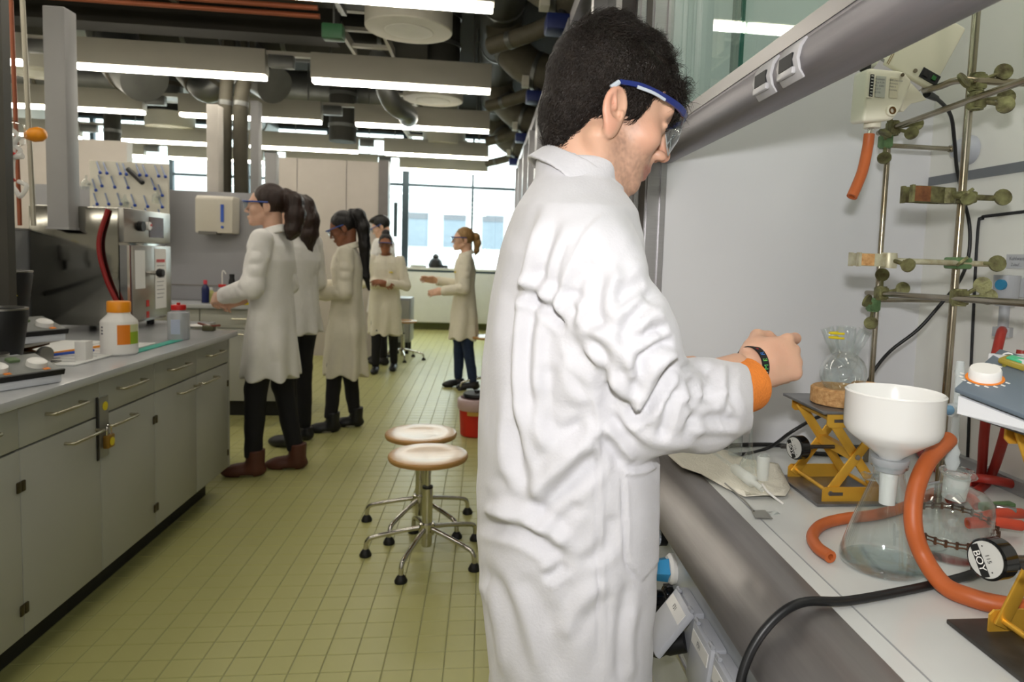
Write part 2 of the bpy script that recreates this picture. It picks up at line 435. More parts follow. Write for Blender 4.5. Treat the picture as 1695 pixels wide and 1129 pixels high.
# ================================================================== CEILING SERVICES
M_house = mat('luminaire housing', (172, 168, 156), rough=.45, var=.02)
M_tube = mat('luminaire diffuser', (255, 252, 244), emit=(255, 247, 232), estr=22.0, var=0)
M_duct = mat('galvanised duct', (112, 113, 110), rough=.42, metal=.7, var=.12, vscale=6)
M_ductd = mat('dark duct insulation', (46, 45, 39), rough=.7, var=.15, vscale=5, bump=.3, bscale=30)
M_ins = mat('foil pipe insulation', (82, 77, 63), rough=.65, var=.15, vscale=7, bump=.3, bscale=25)
M_cop = mat('copper pipe', (150, 84, 56), rough=.45, metal=.3, var=.1)
M_disc = mat('air outlet', (196, 192, 178), rough=.6, var=.03)
M_disc2 = mat('air outlet perforation', (216, 214, 206), rough=.7, var=.03)
M_blk = mat('black plastic', (24, 25, 28), rough=.4)
M_bluev = mat('blue valve', (26, 40, 96), rough=.5)
LZ = 2.75
rows = [(-.05, 'overhead'), (2.03, 'first overhead'), (4.06, 'nearest'), (6.08, 'second'), (8.02, 'third'), (10.25, 'fourth'), (12.05, 'farthest')]
cols = ['at the aisle end', 'second from the aisle', 'third from the aisle', 'fourth from the aisle']
proto = None
for ry, rn in rows:
    for k in range(4):
        if proto is None:
            proto = thing('pendant_luminaire', '', 'light')
            MB().box((-1.5, -.055, .034), (0, .055, .24)).build('housing', M_house, proto, bevel=.006)
            MB().box((-1.49, -.045, -.002), (-.01, .045, .033)).build('diffuser', M_tube, proto, bevel=.008)
            for x in (-1.35, -.15): MB().cyl((x, 0, .24), (x, 0, Z1-LZ), .008, n=6).build('suspension_rod', M_duct, proto)
            L_ = proto
        else: L_ = copy_tree(proto)
        L_.location = (0.02-k*1.86, ry, LZ)
        tag(L_, 'long pendant strip light in the %s row, %s' % (rn, cols[k]), 'light', 'pendant strip lights')
    # connecting rail that carries the row
    if ry > 3:
        r = thing('luminaire_rail', 'slim grey rail joining the strip lights of the %s row' % rn, 'rail', (-3, ry, LZ+.2), group='luminaire rails')
        MB().box((-7.0, ry-.03, LZ+.2), (-0.02, ry+.03, LZ+.235)).build('rail', M_house, r)
        for k in (0, 1, 2):
            x = 0.02-1.5-k*1.86
            MB().box((x-.34, ry-.05, LZ+.10), (x-.14, ry+.02, LZ+.2)).build('junction_box', M_duct, r, bevel=.004)
# round air outlets
discs = [(677, 52, 'nearest'), (717, 167, 'second'), (735, 241, 'third'), (741, 283, 'fourth')]
dproto = None
def disc(px, py, label):
    global dproto
    c = atZ(px, py, 2.95) if py < 270 else V(-.62, 11.2, 2.95)
    if dproto is None:
        dproto = thing('air_outlet', '', 'air outlet')
        MB().lathe([(0, .0), (.20, .0), (.305, .004), (.31, .012), (.31, .20), (.30, .21), (0, .21)], n=48).build('drum', M_disc, dproto, smooth=30)
        MB().lathe([(0, -.004), (.17, -.004), (.175, .002), (0, .002)], n=40).build('perforated_plate', M_disc2, dproto)
        MB().cyl((0, 0, .2), (0, 0, .95), .11, n=20).build('feed_duct', M_ductd, dproto)
        o = dproto
    else: o = copy_tree(dproto)
    o.location = tuple(c); tag(o, label, 'air outlet', 'round air outlets')
for px, py, nm in discs[:3]: disc(px, py, 'round white ceiling air outlet, %s in the line along the fume cupboards' % nm)
disc(741, 283, 'round white ceiling air outlet, fourth in the line along the fume cupboards')
disc(282, 213, 'round white ceiling air outlet above the paper towel dispenser')
disc(60, 122, 'round white ceiling air outlet cut by the left picture edge, beside the grey column')
# ducts: (label, points, radius, material, category)
def run(name, label, pts, r, m, cat, bands=0, n=16, sm=True, group=None):
    P = smoothpath(pts, 6) if sm and len(pts) > 2 else [V(p) for p in pts]
    o = thing(name, label, cat, P[0], group=group)
    MB().tube(P, r, n).build('shell', m, o, smooth=50)
    if bands:
        Q = [V(p) for p in P]
        for k in range(bands):
            t = (k+.5)/bands*(len(Q)-1); i = int(t); a = Q[i]+(Q[min(i+1, len(Q)-1)]-Q[i])*(t-i); d = unit(Q[min(i+1, len(Q)-1)]-Q[max(i-1, 0) if i+1 >= len(Q) else i])
            MB().tube([a-d*.02, a+d*.02], r*1.05, n).build('band', M_duct if m is not M_duct else M_ins, o, smooth=50)
    return o
# vertical silver/dark ducts
for k, (x0, x1, y0, y1, Y, nm, mm) in enumerate((
        (692, 760, 80, 150, 7.2, 'dark spiral duct dropping behind the nearest air outlet', M_ductd),
        (257, 302, 118, 165, 8.2, 'grey spiral duct hanging left of the insulated pipe pair', M_duct),
        (545, 590, 190, 236, 9.0, 'dark duct stub between the third and fourth light rows', M_ductd),
        (172, 200, 190, 246, 9.6, 'black square duct stub above the left partition', M_ductd))):
    a, b = atY(x0, y0, Y), atY(x1, y1, Y); c = (a+b)/2; r = abs(b[0]-a[0])/2
    run('ventilation_duct', nm, [(c[0], Y, b[2]), (c[0], Y, Z1-.02)], r, mm, 'duct', bands=3, n=20)
# crossing horizontal ducts under the slab
run('ventilation_duct', 'wide silver duct crossing the ceiling behind the second light row', [(-6.9, 7.1, 3.45), (-.6, 7.1, 3.45)], .27, M_ductd, 'duct', bands=7, n=24)
run('ventilation_duct', 'wide silver duct crossing the ceiling behind the third light row', [(-6.9, 9.4, 3.4), (-.4, 9.4, 3.4)], .25, M_duct, 'duct', bands=7, n=24)
run('ventilation_duct', 'flat grey duct running along the ceiling above the left bench', [(-3.7, 4.5, 3.35), (-3.7, 12.2, 3.35)], .2, M_duct, 'duct', bands=6, n=20)
run('ventilation_duct', 'sloping silver flexible duct under the ceiling left of the air outlets', [V(atY(640, 150, 7.0)[0]-.2, 7.0, 3.895), atY(640, 150, 7.0), atY(672, 186, 7.3), atY(676, 195, 7.5)], .10, M_duct, 'duct', bands=0)
run('ventilation_duct', 'silver elbow duct hanging above the insulated pipe pair', [atY(372, 120, 7.0), atY(345, 150, 7.0), atY(310, 120, 7.2)], .12, M_duct, 'duct', bands=2)
run('ventilation_duct', 'silver duct mouth with dark opening above the left partition', [V(atY(215, 108, 6.6)[0]-.35, 6.75, 3.89), atY(215, 108, 6.6)+V(-.12, .05, .12), atY(240, 132, 6.4)], .20, M_duct, 'duct', bands=2, n=24)
run('ventilation_duct', 'silver duct mouth with dark opening right of the insulated pipe pair', [V(atY(425, 118, 6.8)[0]-.35, 6.95, 3.89), atY(425, 118, 6.8)+V(-.12, .05, .12), atY(455, 142, 6.6)], .17, M_duct, 'duct', bands=2, n=24)
# heavy insulated exhaust bends above the fume cupboards
for k, (Y, s) in enumerate(((4.6, 1.0), (6.6, 1.0), (8.8, 1.0), (11.0, 1.0))):
    nm = ['nearest', 'second', 'third', 'farthest'][k]
    run('exhaust_bend', 'brown insulated exhaust bend over the fume cupboards, %s of four' % nm,
        [(.12, Y, 3.82), (.14, Y, 3.42), (.32, Y-.1, 3.14), (.65, Y-.2, 3.02), (1.38, Y-.3, 3.0)], .17, M_ins, 'duct', bands=4, n=20, group='exhaust bends')
    run('control_pipe', 'thin insulated pipe sloping over the fume cupboards below the %s exhaust bend' % nm,
        [(.0, Y+.5, 2.86), (.3, Y+.3, 2.92), (.7, Y+.1, 3.05), (1.38, Y, 3.1)], .06, M_ins, 'pipe', bands=3, n=12, group='control pipes')
    v = thing('damper_motor', 'dark blue damper motor under the %s exhaust bend' % nm, 'motor', (.42, Y-.12, 2.85), group='damper motors')
    MB().box((.34, Y-.3, 2.76), (.56, Y-.12, 2.86)).build('case', M_bluev, v, bevel=.015)
    MB().cyl((.45, Y-.2, 2.86), (.45, Y-.2, 3.0), .03).build('shaft', M_blk, v)
    MB().box((.30, Y-.28, 2.90), (.36, Y-.16, 2.99)).build('tag_plate', M_disc, v)
run('exhaust_main', 'long dark main duct running along the ceiling above the fume cupboards', [(.1, .3, 3.62), (.1, 12.2, 3.62)], .2, M_ductd, 'duct', bands=9, n=20)
# copper pipes along the top left, with hangers
for k in range(4):
    a = atY(0, 2, 4.4); z = 2.935-.035*k
    run('copper_pipe', ['top', 'second', 'third', 'bottom'][k]+' copper pipe of the bundle crossing under the ceiling at upper left', [(-6.9, 4.75+.06*k, z+.10), (-1.15, 4.75+.06*k, z+.10)], .018, M_cop, 'pipe', n=8, group='copper pipes')
wallp = thing('cable_tray', 'dark cable tray hanging above the copper pipes', 'tray', (-4, 5.0, 3.2))
MB().box((-6.9, 5.05, 3.16), (-.9, 5.45, 3.19)).build('tray_floor', M_ductd, wallp)
for y in (5.05, 5.45): MB().box((-6.9, y-.01, 3.16), (-.9, y+.01, 3.26)).build('tray_side', M_ductd, wallp)
for x in (-1.1, -2.3, -3.5): MB().box((x-.02, 5.02, 3.12), (x+.02, 5.48, 3.155)).build('hanger', M_duct, wallp)
bm_ = thing('ceiling_beam', 'deep dark beam crossing the ceiling behind the copper pipes', 'beam', (-3, 5.7, 3.3))
MB().box((-6.95, 5.6, 2.99), (-1.2, 5.85, 3.88)).build('beam', M_dark, bm_)
# slats of a cable ladder seen at top centre
ld = thing('cable_ladder', 'pale cable ladder running towards the windows at the top centre', 'ladder', (-1.2, 5, 3.2))
for x in (-1.28, -.92): MB().box((x-.015, 3.2, 3.22), (x+.015, 12.0, 3.30)).build('ladder_rail', M_house, ld)
for k in range(18): MB().box((-1.27, 3.3+k*.48, 3.235), (-.93, 3.36+k*.48, 3.265)).build('rung', M_house, ld)
# green clip and little fittings
g = thing('cable_clip', 'green cable clip box below the copper pipes', 'clip', atY(552, 53, 5.0))
c = atY(552, 54, 4.95); MB().box(c-V(.07, .05, .05), c+V(.07, .05, .05)).build('clip_box', mat('green plastic', (50, 96, 62)), g, bevel=.01); MB().cyl(c, (c[0], c[1], Z1-.01), .006, n=6).build('hanger', M_duct, g)
# insulated pipe pair going down behind the dispenser, and the square columns
for k, (xt, xb, r, nm) in enumerate(((374, 372, .055, 'left'), (406, 402, .06, 'right'))):
    a, b = atY(xt, 45, 6.35), atY(xb, 330, 6.35)
    run('insulated_pipe', '%s of the two dark insulated pipes behind the paper towel dispenser' % nm,
        [(a[0], 6.35, Z1-.02), (a[0]+.02, 6.35, 3.0), ((a[0]+b[0])/2-(.03 if k else 0), 6.35, 2.5), (b[0], 6.35, 1.2)], r, mat('dark pipe insulation', (64, 60, 48), rough=.7, var=.15, vscale=7, bump=.3, bscale=25), 'pipe', bands=4, n=14, group='insulated pipes')
def post(label, px0, px1, ytop, Y, m, z0=0.0, dep=.1, ztop=None):
    a, b = atY(px0, ytop, Y), atY(px1, ytop, Y)
    o = thing('service_post', label, 'post', ((a[0]+b[0])/2, Y, z0))
    MB().box((a[0], Y, z0), (b[0], Y+dep, ztop or a[2])).build('profile', m, o, bevel=.006)
    MB().box((a[0]-.004, Y-.004, z0), (b[0]+.004, Y+dep+.004, z0+.012)).build('foot_plate', m, o)
    return o
M_post = mat('post paint', (158, 157, 156), rough=.45, var=.02)
post('tall grey service post beside the clear cabinet on the left bench', 69, 106, 8, 3.58, M_post, z0=1.4105)
post('pale square post behind the paper towel dispenser', 341, 361, 172, 6.1, mat('post pale', (196, 190, 182)), dep=.12)
post('grey square post right of the insulated pipes', 438, 456, 252, 6.9, M_post, dep=.12)
post('slim grey post beside the insulated pipes', 414, 428, 166, 6.6, M_post, dep=.1)
# ================================================================== LEFT BENCH
M_cab = mat('cabinet laminate', (166, 166, 158), rough=.42, var=.03, vscale=3)
M_cabedge = mat('cabinet edge', (120, 122, 132), rough=.5)
M_top = mat('worktop', (176, 178, 180), rough=.22, var=.03)
M_topc = mat('worktop ceramic', (206, 208, 206), rough=.2, var=.03)
M_kick = mat('plinth', (30, 30, 28), rough=.6)
M_chrome = mat('chrome', (205, 202, 196), rough=.12, metal=1.0, var=.02)
M_steelh = mat('handle steel', (178, 172, 150), rough=.3, metal=.9, var=.04)
M_red = mat('red plastic', (190, 30, 26), rough=.4)
M_or = mat('orange cap', (238, 150, 28), rough=.4)
M_wh = mat('white plastic', (232, 230, 226), rough=.4, var=.02)
M_lab = mat('orange label', (230, 130, 30), rough=.5)
M_yel = mat('yellow plastic', (218, 196, 30), rough=.4)
M_paper = mat('paper', (228, 228, 224), rough=.8, var=.02)
M_print = mat('print', (110, 112, 120), rough=.8)
M_black = mat('matt black', (20, 20, 21), rough=.5)
M_green = mat('green label', (150, 180, 50), rough=.5)
M_blue = mat('blue plastic', (52, 92, 190), rough=.4)
FX = -1.36; ys = [1.745, 2.16, 2.59, 3.0, 3.42, 3.83]
ordn = ['nearest', 'second nearest', 'middle', 'fourth', 'last']
det = ['cut by the left picture edge', 'with the door handle next to the padlock', 'that carries the padlock plate', 'with its door handle at the far side', 'at the aisle corner']
for k in range(5):
    a, b = ys[k], ys[k+1]
    c = thing('base_cabinet', 'grey base cabinet of the left bench %s' % det[k], 'cabinet', (FX-.3, (a+b)/2, 0), group='base cabinets of the left bench')
    MB().box((FX-.58, a+.001, .155), (FX-.022, b-.001, .868)).build('body', M_cab, c)
    MB().box((FX-.53, a+.001, 0), (FX-.12, b-.001, .155)).build('plinth', M_kick, c)
    dr = MB().box((FX-.02, a+.002, .737), (FX, b-.002, .866)).build('drawer', M_cab, c, bevel=.0015)
    do = MB().box((FX-.02, a+.002, .158), (FX, b-.002, .730)).build('door', M_cab, c, bevel=.0015)
    def handle(y0, y1, z, par):
        MB().tube([(FX, y0, z), (FX+.028, y0, z), (FX+.032, y0+.006, z), (FX+.032, y1-.006, z), (FX+.028, y1, z), (FX, y1, z)], .0055, 8).build('handle', M_steelh, par, smooth=60)
    mid = (a+b)/2
    handle(mid-.09, mid+.09, .812, dr)
    right = k in (1, 3)
    handle(*((b-.21, b-.03) if right else (a+.03, a+.21)), .690, do)
    hy = a+.01 if right else b-.01
    for z in (.62, .24): MB().box((FX-.004, hy-.009, z-.017), (FX+.005, hy+.009, z+.017)).build('hinge', mat('hinge', (70, 62, 42), metal=.6, rough=.4), do, bevel=.003)
MB().box((FX-.02, ys[-1]+.001, .155), (FX-.0, ys[-1]+.02, .868))
ep = thing('bench_end', 'grey end block of the left bench under the oven', 'cabinet', (-1.8, 4.0, 0))
MB().box((FX-.58, ys[-1]+.001, .155), (FX, ys[-1]+.02, .868)).build('end_panel', M_cab, ep)
MB().box((-2.95, ys[-1]+.022, 0), (-1.62, 4.28, .868)).build('body', M_cab, ep)
wt = MB().prism([(-1.325, 1.0, .87), (-1.325, 3.875, .87), (-1.6, 3.875, .87), (-1.6, 4.31, .87), (-2.95, 4.31, .87), (-2.95, 1.0, .87)], (0, 0, .03)).build('worktop', M_top, bevel=.004)
tag(wt, 'long pale grey worktop of the left bench', 'worktop')
# padlock plate
lk = thing('lock_plate', 'steel hasp plate with yellow dot on the cabinet doors', 'hasp', (FX, 2.6, .68))
MB().box((FX+.001, 2.575, .58), (FX+.006, 2.635, .80)).build('plate', mat('hasp steel', (150, 150, 146), metal=.7, rough=.4), lk)
MB().box((FX+.001, 2.562, .575), (FX+.004, 2.573, .805)).build('seal_strip', M_black, lk)
MB().cyl((FX+.006, 2.612, .765), (FX+.008, 2.612, .765), .016, n=20).build('yellow_dot', M_yel, lk)
pk = thing('padlock', 'small brass padlock with yellow dot hanging on the hasp plate', 'padlock', (FX+.02, 2.61, .65))
MB().box((FX+.008, 2.588, .612), (FX+.028, 2.634, .66)).build('body', mat('brass', (170, 130, 60), metal=.8, rough=.35), pk, bevel=.004)
MB().tube(smoothpath([(FX+.018, 2.597, .658), (FX+.018, 2.597, .685), (FX+.018, 2.611, .70), (FX+.018, 2.625, .685), (FX+.018, 2.625, .658)], 4), .004, 8).build('shackle', M_chrome, pk)
MB().cyl((FX+.0285, 2.612, .635), (FX+.03, 2.612, .635), .015, n=20).build('yellow_dot', M_yel, pk)
# central service panel of the bench
sp = thing('bench_upstand', 'grey upright service panel along the middle of the left bench', 'panel', (-2.3, 2.8, .9))
MB().box((-2.34, 1.2, .901), (-2.24, 3.75, 1.40)).build('panel', M_grey, sp, bevel=.004)
MB().box((-2.236, 1.2, 1.06), (-2.23, 3.6, 1.085)).build('dark_rail', mat('rail', (52, 54, 58), rough=.5), sp)
MB().box((-2.36, 1.2, 1.401), (-2.238, 3.75, 1.41)).build('cap', M_alu, sp)
for y, nm in ((3.0, 'a'), (3.45, 'b')):
    t = MB().box((-2.235, y-.04, 1.26), (-2.2, y+.04, 1.36)).build('water_outlet', M_grey, sp, bevel=.008)
    MB().cyl((-2.215, y, 1.26), (-2.215, y, 1.20), .014).build('nozzle', M_black, t)
MB().box((-2.3, 3.2, 1.4105), (-2.24, 3.29, 1.42)).build('yellow_tag', M_yel, sp)
# drying oven in polished steel
M_mirror = mat('polished steel', (150, 148, 140), rough=.12, metal=1.0, var=.04, bump=.02, bscale=3)
M_steel = mat('brushed steel', (170, 168, 162), rough=.3, metal=1.0, var=.05)
ov = thing('drying_oven', 'polished steel drying oven with sheets taped to its door', 'oven', (-2.05, 3.9, .9))
ox0, ox1, oy0, oy1, oz0, oz1 = -2.235, -1.79, 3.66, 4.17, .935, 1.53
MB().box((ox0, oy0, oz0), (ox1-.03, oy1, oz1)).build('casing', M_mirror, ov, bevel=.006)
for x in (ox0+.05, ox1-.09):
    for y in (oy0+.06, oy1-.06): MB().cyl((x, y, .901), (x, y, oz0), .02).build('foot', M_black, ov)
MB().box((ox1-.03, oy0, oz1-.17), (ox1-.004, oy1, oz1)).build('control_panel', M_steel, ov, bevel=.003)
MB().box((ox1-.004, oy0+.26, oz1-.14), (ox1-.001, oy0+.42, oz1-.03)).build('display', mat('dark red display', (66, 24, 18), rough=.2), ov)
MB().cyl((ox1-.004, oy0+.15, oz1-.085), (ox1+.02, oy0+.15, oz1-.085), .026).build('dial', M_black, ov)
MB().cyl((ox1-.004, oy0+.235, oz1-.08), (ox1+.012, oy0+.235, oz1-.08), .022).build('dial', M_wh, ov)
MB().cyl((ox1+.012, oy0+.245, oz1-.075), (ox1+.016, oy0+.245, oz1-.075), .006).build('red_lamp', M_red, ov)
dr = MB().box((ox1-.028, oy0+.06, oz0+.02), (ox1+.004, oy1-.01, oz1-.185)).build('door', M_steel, ov, bevel=.006)
MB().box((ox1-.028, oy0+.005, oz0+.02), (ox1+.006, oy0+.03, oz1-.185)).build('door_rail', M_chrome, dr)
MB().box((ox1-.028, oy0+.032, oz0+.02), (ox1+.002, oy0+.045, oz1-.185)).build('red_seal', mat('silicone seal', (120, 22, 20), rough=.5), dr)
MB().cyl((ox1+.004, oy0+.26, 1.20), (ox1+.04, oy0+.26, 1.20), .012).build('knob_stem', M_chrome, dr)
MB().lathe([(0, 0), (.02, 0), (.024, .01), (.02, .03), (0, .032)], (ox1+.036, oy0+.26, 1.20), (1, 0, 0), 16).build('knob', M_black, dr)
sh1 = MB().box((ox1+.0045, oy0+.30, 1.0), (ox1+.0055, oy0+.43, 1.33)).build('notice_sheet', M_paper, dr)
MB().box((ox1+.0056, oy0+.315, 1.255), (ox1+.0060, oy0+.415, 1.272)).build('red_heading', M_red, sh1)
for k in range(9): MB().box((ox1+.0056, oy0+.32, 1.235-.022*k), (ox1+.0059, oy0+.41-.01*(k % 3), 1.238-.022*k)).build('text_line', M_print, sh1)
sh2 = MB().box((ox1+.0045, oy0+.085, 1.12), (ox1+.0055, oy0+.19, 1.32)).build('notice_sheet', M_paper, dr)
for z in (1.02, .96): MB().box((ox1+.0045, oy0+.20, z), (ox1+.0055, oy0+.23, z+.035)).build('red_sticker', M_red, dr)
# red hose leaning against the oven
run('red_hose', 'red rubber hose hanging down the near side of the oven', [(-1.86, 3.645, 1.52), (-1.90, 3.635, 1.35), (-1.87, 3.635, 1.18), (-1.81, 3.64, 1.02), (-1.80, 3.62, .915)], .011, mat('red rubber', (140, 28, 26), rough=.5), 'hose', n=10)
# bottles on the left bench
def bottle(name, label, base, r, h, m, cap_m, neck=.5, cat='bottle', capr=None, caph=.05, sh=.75):
    o = thing(name, label, cat, base); capr = capr or r*.62
    MB().lathe([(0, 0), (r*.92, 0), (r, .006), (r, h*sh), (r*.96, h*(sh+.05)), (capr*.95, h*.94), (capr*.9, h), (0, h)], base, n=28).build('body', m, o, smooth=35)
    rg = [(0, h), (capr, h)]
    MB().lathe([(0, h-.002), (capr*.98, h-.002), (capr, h+.004), (capr, h+caph-.004), (capr*.94, h+caph), (0, h+caph)], base, n=28).build('cap', cap_m, o, smooth=35)
    return o
b0 = atZ(198, 586, .9); b0[2] = .901
ob = bottle('plastic_bottle', 'big white plastic bottle with orange screw cap on the left bench', b0, .067, .175, M_wh, M_or, caph=.042, capr=.043)
def wraplabel(o, c, r, a0, a1, z0, z1, m, name='label', n=8):
    mb = MB(); vs = []; 
    for k in range(n+1):
        a = a0+(a1-a0)*k/n
        for z in (z0, z1): vs.append((c[0]+r*math.cos(a), c[1]+r*math.sin(a), c[2]+z))
    mb.add(vs, [(2*k, 2*k+2, 2*k+3, 2*k+1) for k in range(n)]); return mb.build(name, m, o, smooth=True)
wraplabel(ob, b0, .0678, math.radians(-70), math.radians(-30), .045, .125, M_lab)
wraplabel(ob, b0, .0678, math.radians(-30), math.radians(10), .045, .095, M_green)
wraplabel(ob, b0, .0678, math.radians(-30), math.radians(10), .095, .125, mat('pale label', (206, 208, 160)))
for k in range(3): wraplabel(ob, b0, .0679, math.radians(-128), math.radians(-118), .085+.013*k, .092+.013*k, M_print, 'print')
b1 = atZ(296, 562, .9); b1[2] = .901
M_trans = mat('clear plastic', (214, 218, 222), rough=.25, trans=.55, var=.02)
rb = bottle('wash_bottle', 'translucent plastic bottle with red cap beside the oven', b1, .048, .145, M_trans, M_red, capr=.033, caph=.022, sh=.86)
MB().cyl(b1+V(0, 0, .166), b1+V(0, 0, .178), .008).build('spout', M_red, rb)
wraplabel(rb, b1, .0485, math.radians(-110), math.radians(-60), .03, .1, mat('blue print label', (176, 184, 206)))
# white box standing, papers, pens
c = atZ(137, 598, .9); c[2] = .901
o = thing('carton', 'small white carton standing beside the orange-capped bottle', 'box', c)
MB().box(c+V(-.018, -.02, 0), c+V(.022, .03, .075)).build('box', M_wh, o, bevel=.002)
MB().box(c+V(-.018, -.02, .0751), c+V(.022, .03, .0765)).build('flap', M_paper, o)
pp = thing('open_notebook', 'open white notebook lying between the stirrers and the bottle', 'notebook', (-1.75, 2.95, .901))
MB().box((-1.95, 2.70, .901), (-1.70, 3.30, .909)).build('page_block', M_paper, pp, bevel=.002)
MB().box((-1.695, 2.66, .901), (-1.48, 3.28, .907)).build('page_block', M_paper, pp, bevel=.002)
for k in range(7): MB().box((-1.66, 2.72+.07*k, .9071), (-1.51, 2.724+.07*k, .9073)).build('text_line', M_print, pp)
o = tag(MB().tube([(-1.74, 2.60, .918), (-1.57, 2.95, .918)], .006, 8).build('blue_pen', M_blue), 'blue pen on the open notebook', 'pen')
o = tag(MB().tube([(-1.70, 2.72, .918), (-1.585, 3.12, .918)], .005, 8).build('pencil', M_or), 'yellow pencil on the open notebook', 'pencil')
o = tag(MB().box((-1.47, 2.98, .901), (-1.425, 3.48, .904)).build('ruler', mat('turquoise', (50, 170, 150))), 'turquoise strip lying behind the orange-capped bottle', 'ruler')
ms = thing('marker_pen', 'thick red marker lying behind the front stirrer', 'pen', (-1.6, 2.55, .91))
MB().tube([(-1.68, 2.46, .912), (-1.60, 2.60, .912)], .011, 10).build('barrel', M_red, ms)
MB().tube([(-1.60, 2.60, .912), (-1.575, 2.645, .912)], .012, 10).build('cap', M_red, ms)
# magnetic stirrers with tilted panels
def stirrer(base, rz, label):
    o = thing('magnetic_stirrer', label, 'stirrer', base, rz, group='stirrers on the left bench')
    MI = Matrix.Identity(4)
    def B(mb, nm, m, par=o, **k):
        ob_ = mb.build(nm, m, None, **k); ob_.parent = par; return ob_
    B(MB().prism([(-.11, -.11, 0), (-.11, .16, 0), (-.11, .16, .075), (-.11, .02, .075), (-.11, -.11, .035)], (.22, 0, 0)), 'housing', mat('stirrer white', (214, 216, 222), rough=.4), bevel=.005)
    n_ = unit((0, -.04, .13)); d_ = unit((0, .13, .04))
    pc = V(0, -.045, .055)
    fp = B(MB().obox(pc+n_*.004, (1, 0, 0), d_, n_, .114, .07, .005), 'front_plate', mat('stirrer panel', (118, 120, 116), rough=.4), bevel=.002)
    B(MB().obox(pc-d_*.07+n_*.001, (1, 0, 0), d_, n_, .115, .004, .009), 'edge_strip', M_black)
    for x in (-.055, .06):
        B(MB().lathe([(0, 0), (.028, 0), (.027, .016), (.022, .02), (0, .02)], pc+n_*.009+V(x, 0, 0)-d_*.02, n_, 20), 'dial', M_wh)
        B(MB().obox(pc+n_*.0095+V(x+.01, 0, 0)-d_*.052, (1, 0, 0), d_, n_, .01, .006, .001), 'orange_mark', M_lab)
    for x, m_ in ((-.05, mat('olive switch', (120, 122, 66))), (.02, mat('green switch', (98, 118, 84)))):
        B(MB().obox(pc+n_*.012+V(x, 0, 0)+d_*.03, (1, 0, 0), d_, n_, .016, .012, .006), 'rocker_switch', m_, bevel=.002)
    B(MB().obox(pc+n_*.0095+V(-.085, 0, 0)+d_*.045, (1, 0, 0), d_, n_, .025, .006, .0008), 'name_strip', M_wh)
    B(MB().cyl((0, .09, .075), (0, .09, .09), .07, n=28), 'hot_plate', M_steel)
    return o
s1 = atZ(47, 627, .93); stirrer((s1[0]-.906*.12, s1[1]+.42*.12, .901), math.radians(65), 'front magnetic stirrer with two white dials on the left bench')
s2 = atZ(62, 555, 1.015); stirrer((s2[0]-.906*.12, s2[1]+.42*.12, .985), math.radians(65), 'rear magnetic stirrer raised on a lab jack on the left bench')
jx, jy = s2[0]-.906*.14, s2[1]+.42*.14
jk = thing('lab_jack', 'dark lab jack under the raised stirrer on the left bench', 'lab jack', (jx, jy, .901))
MB().box((jx-.11, jy-.1, .901), (jx+.11, jy+.1, .91)).build('base', M_steel, jk); MB().box((jx-.11, jy-.1, .974), (jx+.11, jy+.1, .984)).build('top_plate', M_steel, jk)
for y in (jy-.08, jy+.08):
    for s in (-1, 1): MB().obox((jx, y, .942), (1, 0, s*.32), (0, 1, 0), (-s*.32, 0, 1), .085, .006, .006).build('scissor_arm', mat('dark brass', (104, 66, 30), metal=.5, rough=.45), jk)
MB().lathe([(0, 0), (.028, 0), (.03, .008), (.028, .02), (0, .02)], (jx+.125, jy-.03, .942), (1, -.3, 0), 18).build('knob', M_steel, jk)
MB().cyl((jx+.02, jy, .942), (jx+.13, jy-.03, .942), .006, n=8).build('spindle', M_steel, jk)
# black heating mantles hung at the left edge
for k, (px, py, Y, r, h) in enumerate(((6, 488, 2.75, .09, .17), (-4, 552, 2.45, .085, .16))):
    c = atY(px, py, Y)
    o = thing('heating_mantle', ['upper black heating mantle with yellow warning triangle at the left edge', 'lower black heating mantle at the left edge'][k], 'heating mantle', c)
    MB().lathe([(0, -h/2), (r*.7, -h/2), (r*.78, -h/2+.01), (r, h/2-.01), (r*.97, h/2), (r*.85, h/2), (r*.7, 0), (0, -h*.3)], c, n=28).build('shell', M_black, o, smooth=40)
    MB().lathe([(r*.86, h/2), (r*1.0, h/2), (r*1.0, h/2+.006), (r*.86, h/2+.006)], c, n=28, closed=True).build('rim', M_steel, o)
    if k == 0:
        d = unit(V(.75, -.65, 0)); t = V(-d[1], d[0], 0); e = c+d*(r*.945)+V(0, 0, .01)
        MB().prism([e-t*.016-V(0, 0, .01), e+t*.016-V(0, 0, .01), e+V(0, 0, .018)+d*.003], d*.003).build('warning_triangle', M_yel, o)
    MB().cyl(c+V(-r, 0, 0), c+V(-.25, 0, 0), .008).build('holder_rod', M_chrome, o)
st = thing('support_stand', 'dark support stand at the left picture edge', 'stand', (-2.1, 2.6, .9))
a = atY(5, 300, 2.62); MB().box((a[0]-.022, 2.6, .91), (a[0]+.022, 2.64, 2.6)).build('upright', mat('dark anodised', (70, 68, 62), rough=.5, metal=.4), st)
MB().box((a[0]-.12, 2.52, .901), (a[0]+.12, 2.72, .912)).build('base_plate', M_steel, st)
# thin rods and copper pipe beside the column
for nm, lb, x0, y0, x1, y1, Y, r, mm in (
    ('copper_pipe', 'thin copper pipe rising behind the glassware at the left edge', 18, 0, 33, 372, 2.95, .008, M_cop),
    ('support_rod', 'pale support rod rising beside the copper pipe at the left edge', 37, 0, 56, 375, 2.9, .009, mat('dull rod', (170, 164, 148), metal=.5, rough=.4))):
    a, b = atY(x0, y0, Y), atY(x1, y1, Y); b[2] = 1.411
    run(nm, lb, [(-2.30, Y, 1.41), (-2.30, Y, 2.9)] if False else [b, a], r, mm, 'rod', n=8)
